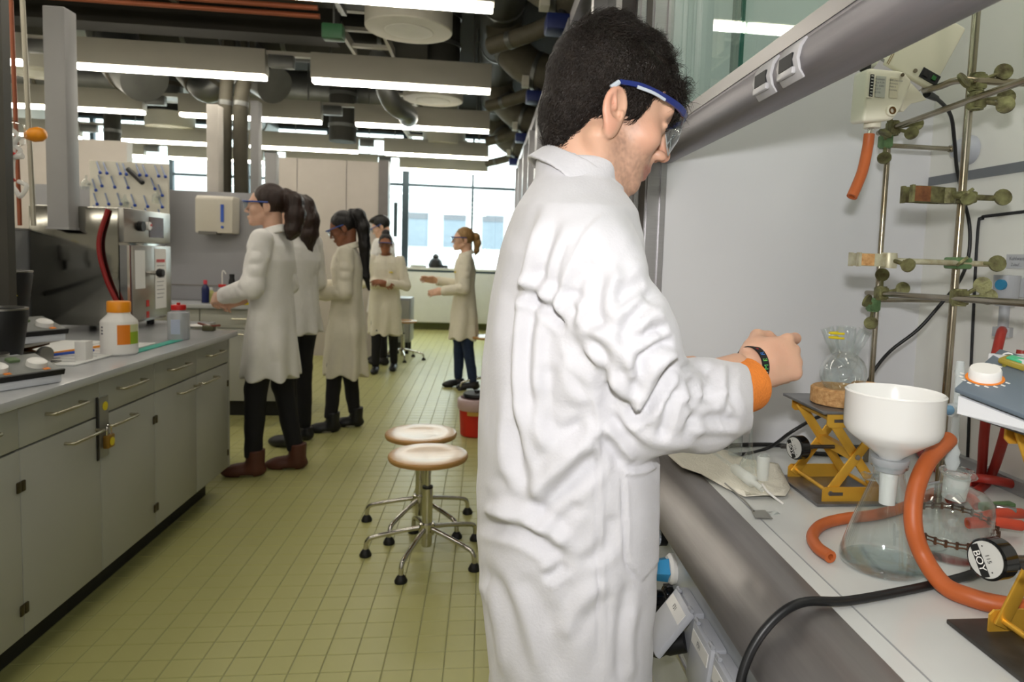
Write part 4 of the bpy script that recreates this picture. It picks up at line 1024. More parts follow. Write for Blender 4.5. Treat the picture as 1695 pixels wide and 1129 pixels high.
person('far student with tied-up black hair in cream lab coat facing the camera', (-1.10, 7.86), -PI*.5, h=1.57, hem=.46, skin=SK4, hair=M_hairk, style='bun', coat=M_coat2, head=(.05, .05, 0),
       armR=[(.0, -.25, 1.08), (.18, -.02, 1.08)], armL=[(.03, .25, 1.06), (.24, .02, 1.10)], feet=((.10, -.09), (-.12, .10)), res=.0075, badge=1, slim=1.05)
person('blonde student with ponytail in white lab coat gesturing near the far window', (-.19, 6.94), PI*1.03, h=1.64, hem=.53, skin=SK3, hair=M_hairbl, coat=M_coat2, trou=M_jeans,
       tail=dict(pts=[(-.09, 0, .07), (-.135, 0, .05), (-.15, 0, -.02), (-.14, 0, -.10), (-.13, 0, -.14)], r=(.022, .034, .036, .026, .008)), head=(.1, .0, 0),
       armR=[(.03, -.22, 1.08), (.30, -.13, 1.12)], armL=[(.02, .22, 1.06), (.24, .10, 1.02)], feet=((.04, -.07), (-.10, .10)), feet_dir=(.2, 0), hcurl=.25, res=.007, badge=1)
person('student with brown hair half hidden behind the grey post at the far left', (-3.22, 4.95), PI*-.35, h=1.70, hem=.6, skin=SK1, hair=M_hairb, style='short', head=(.3, .1, 0), res=.010, goggles=False)
# ================================================================== FUME CUPBOARD (right)
M_hood = mat('hood lining', (216, 217, 222), rough=.5, var=.02, vscale=3)
M_hoodb = mat('hood lining warm', (230, 230, 226), rough=.5, var=.02, vscale=3)
M_bar = mat('sash bar aluminium', (138, 135, 140), rough=.5, metal=.75, var=.06, vscale=14, stretch=(8, .4, 8))
M_ss = mat('stainless steel', (150, 146, 145), rough=.40, metal=.85, var=.07, vscale=10, stretch=(9, .5, 9), bump=.03, bscale=40)
M_glassedge = mat('glass edge', (40, 110, 104), rough=.15, var=.05)
M_gblack = mat('gasket', (26, 27, 30), rough=.6)
M_pgrey = mat('grey plastic', (168, 170, 176), rough=.4, var=.02)
hd = thing('fume_cupboard', 'open fume cupboard with pale lining and raised sash at the right', 'fume cupboard', (.8, .8, 0))
HY0, HY1, HX0, HX1 = -.45, 1.66, .44, 1.13
MB().box((HX0, HY1, .86), (HX1+.04, HY1+.04, 2.6)).build('side_wall', M_hood, hd)
bw = MB().box((HX1, HY0, .86), (HX1+.04, HY1, 2.6)).build('back_wall', M_hoodb, hd)
MB().box((HX0+.05, HY0-.04, .86), (HX1+.04, HY0, 2.6)).build('side_wall', M_hood, hd)
MB().box((HX0-.02, HY0-.04, 2.601), (HX1+.04, HY1+.04, 2.65)).build('roof', M_hood, hd)
# back wall details: dark stripe, framed service panel
MB().box((HX1-.003, HY0, 1.575), (HX1-.0005, HY1-.002, 1.597)).build('dark_stripe', mat('stripe grey', (112, 116, 122)), bw)
MB().tube(smoothpath([(HX1-.002, 1.437, .90), (HX1-.002, 1.455, 1.2), (HX1-.002, 1.466, 1.455), (HX1-.002, 1.452, 1.482), (HX1-.002, 1.40, 1.488), (HX1-.002, .9, 1.50)], 5), .0035, 6).build('panel_gasket', M_gblack, bw)
MB().box((HX1-.0015, .5, .93), (HX1-.0006, 1.40, 1.33)).build('service_plate', M_wh, bw)
MB().box((HX1-.02, HY0, .9005), (HX1-.001, HY1-.001, .93)).build('skirting', M_grey, bw)
for y, t in ((1.335, 'Kühlwasser'), (1.24, 'Rücklauf')):
    l = MB().box((HX1-.004, y-.035, 1.37), (HX1-.0017, y+.035, 1.40)).build('label', mat('label grey', (186, 188, 194)), bw)
    text('label_text', t, (HX1-.0045, y+.026, 1.391), (0, -1, 0), (0, 0, 1), .011, M_print, l)
    text('label_text', 'Zulauf', (HX1-.0045, y+.020, 1.378), (0, -1, 0), (0, 0, 1), .009, M_print, l)
# water connectors on the back wall
for y, nm in ((1.325, 'grey water connector with blue dot on the back wall of the fume cupboard'),):
    c = thing('water_connector', nm, 'connector', (HX1-.03, y, 1.33))
    MB().lathe([(0, 0), (.018, 0), (.019, .012), (.024, .02), (.025, .065), (0, .066)], (HX1-.035, y, 1.29), n=20).build('body', M_pgrey, c, smooth=40)
    MB().box((HX1-.03, y-.015, 1.31), (HX1-.0018, y+.015, 1.35)).build('wall_flange', M_pgrey, c)
    MB().cyl((HX1-.055, y-.012, 1.335), (HX1-.062, y-.014, 1.335), .011, n=20).build('blue_dot', mat('blue dot', (38, 120, 160)), c)
    MB().cyl((HX1-.035, y, 1.29), (HX1-.035, y, 1.245), .010, n=14).build('nozzle', M_pgrey, c)
    MB().lathe([(0, 0), (.019, 0), (.019, .02), (0, .02)], (HX1-.035, y, 1.225), n=6).build('hex_nut', M_pgrey, c, smooth=0)
# worktop of the hood and steel front
ct_ = MB().box((.474, HY0, .87), (HX1, HY1, .90)).build('worktop', M_topc)
tag(ct_, 'pale ceramic worktop inside the fume cupboard', 'worktop')
MB().box((.508, HY0, .9), (.5105, HY1-.001, .9006)).build('groove', mat('groove', (150, 152, 154)), ct_)
prof = [(.478, .9015), (.455, .9035), (.43, .900), (.408, .890), (.388, .875), (.372, .856), (.361, .834), (.360, .829)]
inn = [(.364, .829), (.376, .852), (.391, .870), (.410, .885), (.431, .895), (.455, .8985), (.478, .8965)]
af = tag(MB().prism([(x, HY0, z) for x, z in prof+inn], (0, HY1-HY0, 0)).build('airfoil_sill', M_ss, smooth=50), 'curved stainless steel sill along the fume cupboard front', 'sill')
# service fascia under the sill
fa = thing('service_fascia', 'grey service fascia with taps and sockets under the steel sill', 'panel', (.42, .8, .5))
M_fas = mat('fascia', (176, 180, 184), rough=.25, var=.02)
MB().box((.405, HY0, .42), (.459, HY1, .828)).build('fascia_panel', M_fas, fa)
MB().box((.401, HY0, .575), (.4048, HY1, .583)).build('joint_strip', M_alu, fa)
MB().box((.398, HY0, .78), (.4048, HY1, .79)).build('joint_strip', M_alu, fa)
bc_ = thing('base_cabinet', 'grey cabinet under the fume cupboard', 'cabinet', (.8, .8, 0))
MB().box((.46, HY0, .08), (HX1, HY1, .868)).build('body', M_cab, bc_)
MB().box((.52, HY0, 0), (HX1, HY1, .08)).build('plinth', M_kick, bc_)
for k in range(3):
    d = MB().box((.405, HY0+.02+.7*k, .09), (.459, HY0+.69+.7*k, .415)).build('door', M_cab, bc_, bevel=.003)
    MB().tube([(.405, HY0+.5+.7*k, .37), (.37, HY0+.5+.7*k, .37), (.37, HY0+.66+.7*k, .37), (.405, HY0+.66+.7*k, .37)], .006, 8).build('handle', M_chrome, d)
# taps (their axis points to the aisle)
def tap(label, y, z, kind):
    o = thing('tap', label, 'tap', (.405, y, z), group='service taps')
    if kind == 'navy':
        MB().cyl((.405, y, z), (.39, y, z), .024, n=24).build('collar', M_black, o)
        mb = MB(); n = 18; pr_ = []
        for k in range(n*2): r = .0225 if k % 2 else .0205; a = math.pi*k/n; pr_.append((.39, y+r*math.cos(a), z+r*math.sin(a)))
        mb.prism(pr_, (-.028, 0, 0)).build('knob', mat('pale grey knob', (190, 196, 204), rough=.3), o)
        MB().cyl((.362, y, z), (.352, y, z), .0225, n=24).build('cap', mat('navy cap', (22, 40, 110), rough=.25), o)
    elif kind == 'blue':
        MB().lathe([(0, 0), (.03, 0), (.031, .008), (.026, .014), (0, .014)], (.405, y, z), (-1, 0, 0), 24).build('collar', M_wh, o)
        pr_ = []
        for k in range(10): r = .027 if k % 2 else .020; a = 2*math.pi*k/10; pr_.append((.391, y+r*math.cos(a), z+r*math.sin(a)))
        mb = MB(); P2 = [(.34, y+(p[1]-y)*.72, z+(p[2]-z)*.72) for p in pr_]; n = 10
        mb.add(pr_+P2, [tuple(range(n)), tuple(range(n, 2*n))[::-1]]+[(i, (i+1) % n, n+(i+1) % n, n+i) for i in range(n)])
        mb.build('knob', mat('sky blue knob', (70, 160, 214), rough=.25, coat=.3), o, bevel=.002)
    else:
        MB().lathe([(0, 0), (.033, 0), (.034, .006), (.031, .016), (.024, .02), (.0235, .05), (.022, .055), (0, .056)], (.405, y, z), (-1, 0, 0), 24).build('knob', mat('gloss black', (14, 14, 15), rough=.12), o, smooth=35)
        for k in range(8):
            a = 2*math.pi*k/8; MB().cyl((.404, y+.033*math.cos(a), z+.033*math.sin(a)), (.392, y+.033*math.cos(a), z+.033*math.sin(a)), .004, n=6).build('grip_rib', M_black, o)
tap('grey ribbed tap with navy cap next to the lab coat', 1.40, .770, 'navy')
tap('sky blue star-shaped tap handle under the steel sill', 1.325, .728, 'blue')
tap('glossy black round tap below the sky blue one', 1.33, .655, 'black')
# sockets with flip lids
def socket(y, z, label, opened):
    o = thing('power_socket', label, 'socket', (.405, y, z), group='sockets in the fascia')
    MB().box((.385, y-.05, z-.055), (.4045, y+.05, z+.055)).build('frame', M_pgrey, o, bevel=.004)
    t = math.radians(38 if opened else 6); hz = V(.384, y, z+.052); dn = V(-math.sin(t), 0, -math.cos(t)); n_ = V(-math.cos(t), 0, math.sin(t))
    l = MB().obox(hz+dn*.05, (0, 1, 0), dn, n_, .047, .05, .006).build('flip_lid', mat('socket lid', (186, 188, 194), rough=.35), o, bevel=.003)
    c = hz+dn*.022+n_*.0066
    lb = MB().obox(c, (0, 1, 0), dn, n_, .040, .011, .0006).build('label_strip', M_wh, l)
    text('label_text', 'F31', c+n_*.001+V(0, .012, 0), (0, -1, 0), -dn, .012, M_black, lb)
    for s in (-1, 1): MB().cyl(hz+V(-.002, s*.03, .004), hz+V(-.002, s*.044, .004), .004, n=8).build('hinge', M_pgrey, o)
socket(1.175, .685, 'open socket lid with a plug under it, nearest the taps', True)
socket(1.062, .685, 'closed socket in the middle of the fascia', False)
socket(.955, .685, 'closed socket nearest the camera', False)
pl_ = thing('power_plug', 'black angled plug with cable in the open socket', 'plug', (.37, 1.17, .66))
MB().tube(smoothpath([(.385, 1.165, .665), (.355, 1.18, .65), (.335, 1.20, .625)], 4), [.018]*5+[.014]*3+[.009], 12).build('plug_body', M_black, pl_)
MB().tube(smoothpath([(.335, 1.20, .625), (.32, 1.24, .585), (.33, 1.32, .56), (.36, 1.42, .60), (.38, 1.50, .66)], 6), .0055, 8).build('cable', M_black, pl_)
tag(MB().tube([(.405, 1.36, .535), (.35, 1.36, .535), (.335, 1.36, .535)], [.008, .008, .0095], 10).build('gas_nozzle', M_chrome), 'chrome nozzle sticking out of the fascia below the black tap', 'nozzle')
# front posts in aluminium profile
for k, (y0, y1) in enumerate(((HY1-.0, HY1+.10),)):
    po = thing('front_post', 'tall aluminium profile post at the far end of the fume cupboard', 'post', (.40, y0, 0))
    MB().box((.350, y0, 0), (.4395, y1, 2.9)).build('profile', M_alu, po)
    for x in (.362, .395, .428): MB().box((x-.004, y0-.008, 0), (x+.004, y0-.0005, 2.9)).build('rib', M_alu, po)
    MB().box((.372, y0-.003, 0), (.386, y0-.0005, 2.9)).build('slot', mat('slot dark', (74, 68, 64)), po)
    MB().box((.315, y0+.02, .0), (.349, y1, 2.9)).build('dark_seal', mat('dark seal', (50, 44, 42)), po)
# sash with bar, panes, handles
sa = thing('sliding_sash', 'raised glass sash with thick rounded aluminium bar', 'sash', (.43, .6, 1.6))
sp_ = [(.452, 1.602), (.440, 1.598), (.425, 1.598), (.412, 1.604), (.404, 1.616), (.401, 1.630), (.404, 1.645), (.411, 1.657), (.420, 1.663), (.420, 1.690), (.4225, 1.692), (.452, 1.692)]
bar = MB().prism([(x, HY0+.01, z) for x, z in sp_], (0, HY1-HY0-.012, 0)).build('bar', M_bar, sa, smooth=50)
MB().box((.4185, HY0+.01, 1.668), (.4198, HY1-.005, 1.691)).build('polished_lip', mat('polished lip', (150, 148, 148), rough=.4, metal=.9, var=.03), bar)
for y in (.99, .905):
    hnd = MB().prism([(.4085, y-.032, 1.605), (.400, y-.032, 1.617), (.3965, y-.032, 1.631), (.400, y-.032, 1.648), (.409, y-.032, 1.660)][::-1]+[(.415, y-.032, 1.655), (.412, y-.032, 1.631), (.415, y-.032, 1.61)][::-1], (0, .064, 0)).build('handle_plate', mat('handle grey', (178, 177, 180), rough=.35), bar, bevel=.002)
    MB().box((.3955, y-.020, 1.622), (.399, y+.020, 1.640)).build('finger_slot', M_gblack, hnd)
    MB().box((.3945, y-.024, 1.612), (.401, y+.024, 1.6215)).build('grip_lip', mat('handle grey'), hnd, bevel=.002)
p1 = MB().box((.440, HY0+.02, 1.692), (.446, 1.20, 2.59)).build('pane', pane('sash glass', (236, 246, 242), 1.0), sa)
p2 = MB().box((.430, 1.17, 1.692), (.436, HY1-.005, 2.59)).build('pane', pane('sash glass'), sa)
MB().box((.4395, 1.2002, 1.692), (.4465, 1.2045, 2.59)).build('glass_edge', M_glassedge, p1)
MB().box((.428, 1.20, 1.692), (.438, 1.215, 2.59)).build('seal_strip', pane('clear seal', (225, 228, 226), .8), p2)
# diagonal counterweight cover behind the glass
# next fume cupboards further down the aisle
for k in range(4):
    y0 = 1.80+k*2.0; y1 = y0+1.93
    o = thing('fume_cupboard', '%s closed fume cupboard beyond the student at the hood' % ['first', 'second', 'third', 'fourth'][k], 'fume cupboard', (.8, (y0+y1)/2, 0), group='closed fume cupboards')
    MB().box((.47, y0, 0), (1.35, y1, .85)).build('base', M_cab, o)
    MB().box((.44, y0, .85), (1.35, y1, .89)).build('worktop', M_topc, o)
    MB().box((.50, y0+.05, .89), (1.35, y1-.05, 2.58)).build('chamber', mat('chamber', (120, 122, 120), rough=.5), o)
    MB().box((.42, y0, 2.585), (1.35, y1, 2.66)).build('head_panel', M_alu, o)
    for y in (y0+.03, y1-.03, (y0+y1)/2): MB().box((.40, y-.03, .89), (.499, y+.03, 2.58)).build('profile', M_alu, o)
    MB().box((.455, y0+.06, .95), (.462, (y0+y1)/2-.031, 2.5)).build('pane', pane('closed sash glass', (150, 160, 158), 1.6), o)
    MB().box((.455, (y0+y1)/2+.031, .95), (.462, y1-.06, 2.5)).build('pane', pane('closed sash glass'), o)
    MB().box((.425, y0+.06, .91), (.47, y1-.06, .95)).build('sash_bar', M_bar, o)

# unseen fill lamp, added under the fume cupboard roof to brighten its interior
hl_ = thing('hood_fill_lamp', 'unseen fill lamp added under the roof of the open fume cupboard', 'lamp', (.8, .9, 2.55))
MB().box((.74, .3, 2.56), (.90, 1.4, 2.6)).build('housing', M_house, hl_)
MB().box((.75, .32, 2.55), (.89, 1.38, 2.559)).build('diffuser', mat('hood fill diffuser', (255, 250, 240), emit=(255, 246, 230), estr=7.0, var=0), hl_)
# ================================================================== LATTICE, CLAMPS, MOTOR
M_rod = mat('steel rod', (170, 164, 150), rough=.25, metal=1.0, var=.15, vscale=9, c2=(134, 122, 98))
M_boss = mat('corroded clamp', (138, 138, 94), rough=.5, metal=.45, var=.3, vscale=45, c2=(74, 66, 44), bump=.3, bscale=120)
M_bossg = mat('green clamp', (104, 138, 92), rough=.45, metal=.2, var=.2, vscale=50, c2=(70, 96, 60))
M_clampl = mat('pale clamp metal', (196, 194, 172), rough=.4, metal=.35, var=.2, vscale=50, c2=(150, 138, 104))
M_cork = mat('cork', (206, 164, 112), rough=.85, var=.25, vscale=130, c2=(168, 122, 74), bump=.35, bscale=180)
M_rustcork = mat('old cork pad', (128, 82, 46), rough=.85, var=.3, vscale=90, c2=(92, 54, 30), bump=.3, bscale=150)
M_orub = mat('orange rubber', (184, 94, 46), rough=.45, var=.08, vscale=20)
M_rrub = mat('dark red rubber', (158, 44, 34), rough=.45, var=.1, vscale=20)
M_gold = mat('gold anodised', (226, 176, 66), rough=.36, metal=.55, var=.08, vscale=12)
M_cable = mat('black cable', (22, 23, 25), rough=.4)
R1 = V(.914, 1.50, 0); R2 = V(.885, 1.20, 0)
def rod(label, a, b, r=.0062): return tag(MB().cyl(a, b, r, n=14).build('lattice_rod', M_rod, smooth=50), label, 'rod', 'lattice rods')
rod('rear upright lattice rod beside the cork ring flask', (.914, 1.5, .9005), (.914, 1.5, 1.73), .0062)
rod('front upright lattice rod rising to the top of the picture', (.885, 1.2, .9005), (.885, 1.2, 2.4), .0072)
rod('upper horizontal lattice rod joining both uprights below the motor', (.924, 1.56, 1.681), (.842, .90, 1.668), .0062)
rod('lower horizontal lattice rod joining both uprights', (.923, 1.56, 1.300), (.84, .86, 1.316), .0062)
rod('short rod reaching from the rear upright to the grey wall mount', (.90, 1.515, 1.645), (1.095, 1.515, 1.645), .0055)
rod('short lower rod reaching from the rear upright to the back wall', (.90, 1.515, 1.285), (1.129, 1.515, 1.29), .0055)
wm = thing('wall_mount', 'grey bell-shaped rod mount on the back wall', 'mount', (1.13, 1.515, 1.645))
MB().lathe([(0, 0), (.034, 0), (.034, .004), (.03, .018), (.018, .04), (.010, .046), (0, .046)], (1.1295, 1.515, 1.645), (-1, 0, 0), 24).build('bell', mat('mount grey', (176, 180, 190), rough=.35), wm, smooth=40)
MB().cyl((1.084, 1.515, 1.645), (1.076, 1.515, 1.645), .008).build('sleeve', M_rod, wm)
def wing(mb, c, d, r=.017):
    """wing screw: stem + rounded flat wing"""
    d = unit(d); c = V(c); n_ = V(-.6, -.8, .15); n_ = unit(n_-d*np.dot(n_, d)); u = np.cross(d, n_); mb.tube([c, c+d*.020], .004, 8)
    mb.obox(c+d*.026, u, n_, d, r*.45, .0028, .006); mb.lathe([(0, -.0028), (r*.9, -.0024), (r*.9, .0024), (0, .0028)], c+d*.033, n_, 16); return mb
def boss(label, c, d1=(0, -1, 0), d2=(1, 0, 0), m=None):
    o = thing('boss_head', label, 'clamp', c, group='boss heads'); c = V(c)
    MB().obox(c, (1, 0, 0), (0, 1, 0), (0, 0, 1), .012, .014, .014).build('block', m or M_boss, o, bevel=.004)
    MB().lathe([(.007, -.016), (.0125, -.016), (.0125, .016), (.007, .016)], c+V(0, 0, 0), (0, 0, 1), 16, closed=True).build('jaw', m or M_boss, o)
    wing(MB(), c+V(d1)*.012, d1).build('wing_screw', M_boss, o); wing(MB(), c+V(d2)*.012, d2).build('wing_screw', M_boss, o)
    return o
boss('corroded boss head on the rear upright at the upper horizontal rod', (.914, 1.485, 1.678), (1, -.6, .2), (.5, -1, -.4))
boss('green boss head on the rear upright below the motor', (.905, 1.497, 1.650), (-.3, -.5, -1), (-.4, -.6, .2), M_bossg)
boss('corroded boss head on the rear upright at the lower horizontal rod', (.914, 1.485, 1.303), (.9, -.5, .3), (-.2, -.3, 1))
boss('green boss head on the rear upright just under the lower horizontal rod', (.904, 1.498, 1.275), (-.3, -.4, -1), (-.6, -.5, .2), M_bossg)
boss('corroded boss head on the front upright at the bent motor rod', (.886, 1.185, 1.705), (-1, -.5, -.1), (1, -.3, .45))
boss('corroded boss head on the front upright at the upper horizontal rod', (.888, 1.185, 1.672), (1, -.5, .1), (.8, -.8, -.3))
boss('corroded boss head on the front upright at the lower horizontal rod', (.885, 1.185, 1.311), (1, -.55, .1), (.6, -.4, .5))
# clamps
def clamp(label, y, z, xj, L, m, padm, jw, bm, y0=1.165, xb=.884):
    """arm along x from boss at xb to jaw at xj"""
    o = thing('burette_clamp', label, 'clamp', (xb, y0, z))
    MB().obox((xb, y0+.015, z), (1, 0, 0), (0, 1, 0), (0, 0, 1), .016, .02, .011).build('boss', bm, o, bevel=.004)
    MB().tube([(xj+L+.014, y0, z), (xb+.05, y0, z)], .0055, 10).build('arm', m, o)
    wing(MB(), (xb+.03, y0, z), (1, -.25, .05)).build('wing_screw', M_boss, o)
    wing(MB(), (xb-.008, y0-.005, z), (-.6, -.9, .1), .013).build('wing_screw', M_boss, o)
    hub = MB().lathe([(0, -.014), (.014, -.014), (.016, 0), (.014, .014), (0, .014)], (xj+L+.008, y0, z), (0, 0, 1), 16).build('jaw_pivot', m, o)
    wing(MB(), (xj+L+.01, y0-.012, z), (.3, -1, -.25), .014).build('jaw_screw', M_boss, hub)
    for s in (-1, 1):
        pts = [(xj, y0+s*.010, z-jw), (xj+L*.55, y0+s*.011, z-jw), (xj+L*.9, y0+s*.007, z-jw), (xj+L, y0+s*.003, z-jw), (xj+L, y0+s*.007, z-jw), (xj+L*.9, y0+s*.012, z-jw), (xj+L*.55, y0+s*.016, z-jw), (xj, y0+s*.015, z-jw)]
        j = MB().prism(pts, (0, 0, 2*jw)).build('jaw', m, o, smooth=30)
        MB().box((xj+.001, y0+min(s*.0155, s*.0175), z-jw+.001), (xj+L*.47, y0+max(s*.0155, s*.0175), z+jw-.001)).build('cork_pad', padm, j)
        MB().box((xj-.004, y0+min(s*.009, s*.0185), z-jw-.001), (xj+.001, y0+max(s*.009, s*.0185), z+jw+.001)).build('end_lip', m, j)
    return o
clamp('wide corroded clamp with brown cork pad high on the front upright', 0, 1.497, .765, .068, M_boss, M_rustcork, .0145, M_boss, y0=1.18)
clamp('pale clamp with long arm and small cork pad on the front upright', 0, 1.375, .672, .056, M_clampl, M_cork, .0115, M_bossg, y0=1.18)
# stirring motor
M_cream = mat('cream casing', (226, 222, 204), rough=.38, var=.02, vscale=4)
mo = thing('stirring_motor', 'cream laboratory stirring motor hanging under the sash', 'motor', atY(1480, 150, 1.32))
def PX(x, y, Y): return atY(x, y, Y)
fr = [PX(1436, 112, 1.27), PX(1497, 118, 1.27), PX(1511, 134, 1.27), PX(1494, 178, 1.27), PX(1478, 199, 1.27), PX(1427, 203, 1.27)]
dv = PX(1413, 121, 1.355)-PX(1436, 112, 1.27)
gb = MB().prism(fr, dv).build('gear_box', M_cream, mo, bevel=.008, seg=3)
ux = unit(PX(1490, 118, 1.27)-PX(1440, 113, 1.27)); uz = unit(PX(1436, 115, 1.27)-PX(1429, 198, 1.27)); un = np.cross(ux, uz)
un = -unit(un) if un[1] > 0 else unit(un)
def onface(x, y, off=.001): return PX(x, y, 1.27)+un*off
def plate(nm, x, y, wx, wz, m, off=.0012, par=gb): return MB().obox(onface(x, y, off), ux, uz, un, wx, wz, .0008).build(nm, m, par)
plate('vent_scale', 1442, 142, .0035, .021, M_gblack)
for k in range(7):
    c = onface(1442, 142, .0022)+uz*(-.018+.006*k); MB().obox(c, ux, uz, un, .0022, .0006, .0004).build('scale_mark', M_wh, gb)
pt = plate('rating_plate', 1457, 144, .0098, .020, mat('rating plate', (186, 188, 180), rough=.35, metal=.3))
plate('maker_text_patch', 1479, 146, .0085, .019, mat('cream patch', (206, 200, 178)))
for k, t in enumerate(('Heidolph', 'Typ RZR', 'Nr. 0283', '230 V', '50 Hz')):
    text('plate_text', t, onface(1448, 131, .0024)-uz*(.0062*k), ux, uz, .0052, M_print, pt)
for k, t in enumerate(('RZR Elektronik', 'Rührwerk', 'Made in', 'Germany')):
    text('plate_text', t, onface(1472, 133, .0024)-uz*(.006*k), ux, uz, .0042, M_print, pt)
plate('slot_lip', 1438, 161, .006, .0014, M_cream)
MB().lathe([(.0, .0), (.0105, 0), (.0115, .003), (.0105, .006), (.0075, .007), (.0075, .003), (0, .003)], onface(1474, 184, 0), un, 24).build('output_ring', M_cream, gb)
MB().lathe([(.0045, .003), (.0072, .003), (.0072, .0075), (.0045, .0075)], onface(1474, 184, 0), un, 20, closed=True).build('brass_ring', mat('brass dark', (120, 88, 50), metal=.8, rough=.35), gb)
MB().cyl(PX(1432, 117, 1.31), PX(1434, 98, 1.31), .0105, n=16).build('top_knob', M_black, mo)
MB().lathe([(0, 0), (.016, 0), (.016, .012), (0, .012)], PX(1444, 203, 1.31)-V(0, 0, .011), n=18).build('chuck_collar', M_cream, mo)
MB().cyl(PX(1443, 205, 1.31), PX(1439, 226, 1.31), .0055, n=12).build('chuck_shaft', M_chrome, mo)
# upper motor box, tilted
c0, c1, c2_, c3 = PX(1462, 104, 1.33), PX(1544, 151, 1.30), PX(1601, 47, 1.30), PX(1519, 0, 1.33)
up = MB().prism([c0, c1, c2_, c3], V(.015, .10, .02)).build('motor_box', M_cream, mo, bevel=.006, seg=3)
bx = unit(c1-c0); by = unit(c2_-c1); bn = np.cross(bx, by); bn = bn if bn[1] < 0 else -bn
def onbox(u, v_, off): return c0+(c1-c0)*u+(c3-c0)*v_+bn*off
sw = MB().obox(onbox(.83, .15, .001), bx, by, bn, .019, .010, .002).build('switch_recess', M_gblack, up)
MB().obox(onbox(.74, .15, .004), bx, by, bn, .005, .006, .002).build('rocker', M_black, sw)
MB().obox(onbox(.90, .15, .004), bx, by, bn, .004, .004, .002).build('green_lamp', mat('green lamp', (40, 110, 50)), sw)
MB().cyl(onbox(.56, .12, 0), onbox(.56, .12, .003), .004, n=12).build('screw', M_rod, up)
MB().obox((c0+c1)/2-by*.004+V(.005, .05, .01), bx, by, bn, .05, .003, .045).build('base_lid', M_chrome, up)
for k in range(2): MB().obox(onbox(.06+.03*k, .10, .0005), by, bx, bn, .012, .0008, .0006).build('print_line', mat('tan print', (150, 130, 90)), up)
MB().prism([PX(1500, 130, 1.30), PX(1512, 140, 1.30), PX(1535, 165, 1.30), PX(1508, 172, 1.30), PX(1496, 185, 1.30), PX(1490, 183, 1.30)], V(0, .03, .003)).build('bracket', M_cream, mo, bevel=.002)
MB().cyl(PX(1494, 124, 1.268), PX(1494, 124, 1.262), .0035, n=10).build('screw', M_rod, mo)
sr = MB().tube(smoothpath([PX(1530, 150, 1.32), PX(1556, 143, 1.26), PX(1580, 134, 1.21), PX(1610, 133, 1.178), PX(1660, 136, 1.175), PX(1720, 138, 1.175)], 6), .0065, 12).build('support_rod', M_rod, mo)
oh = tag(MB().hose([PX(1439, 222, 1.31), PX(1436, 245, 1.31), PX(1428, 282, 1.305), PX(1418, 308, 1.30), PX(1410, 326, 1.295)], .0105, .006, 16).build('orange_hose_piece', M_orub, smooth=60), 'short orange rubber hose hanging from the stirring motor shaft', 'hose')
# motor power cord running down to the counter
cord = [PX(1538, 158, 1.33), PX(1556, 168, 1.36), PX(1574, 192, 1.40), PX(1580, 235, 1.43), PX(1584, 280, 1.45), PX(1594, 325, 1.46), PX(1605, 375, 1.46), PX(1603, 425, 1.46), PX(1588, 465, 1.46), PX(1560, 500, 1.46), PX(1520, 545, 1.48), PX(1475, 580, 1.50), PX(1448, 612, 1.50), PX(1420, 660, 1.52), PX(1385, 680, 1.54), PX(1350, 692, 1.52), PX(1310, 715, 1.50)]
e_ = atZ(1270, 742, .906); e2 = atZ(1215, 752, .906); e3 = atZ(1150, 738, .906)
co = thing('black_cable', 'black power cord looping from the stirring motor down behind the lab jack', 'cable', PX(1540, 158, 1.33))
MB().tube(smoothpath(cord+[e_, e2, e3], 5), .0042, 8).build('cable', M_cable, co, smooth=60)
MB().tube([PX(1534, 155, 1.325), PX(1550, 163, 1.345)], [.0085, .006], 10).build('strain_relief', M_cable, co)
tag(MB().tube(smoothpath([atZ(1105, 748, .906), atZ(1180, 740, .906), atZ(1245, 736, .906), atZ(1300, 738, .906), atZ(1345, 750, .906), atZ(1400, 752, .906)], 6), .0055, 8).build('black_cable', M_cable, smooth=60), 'black cable lying along the rear of the hood worktop', 'cable')
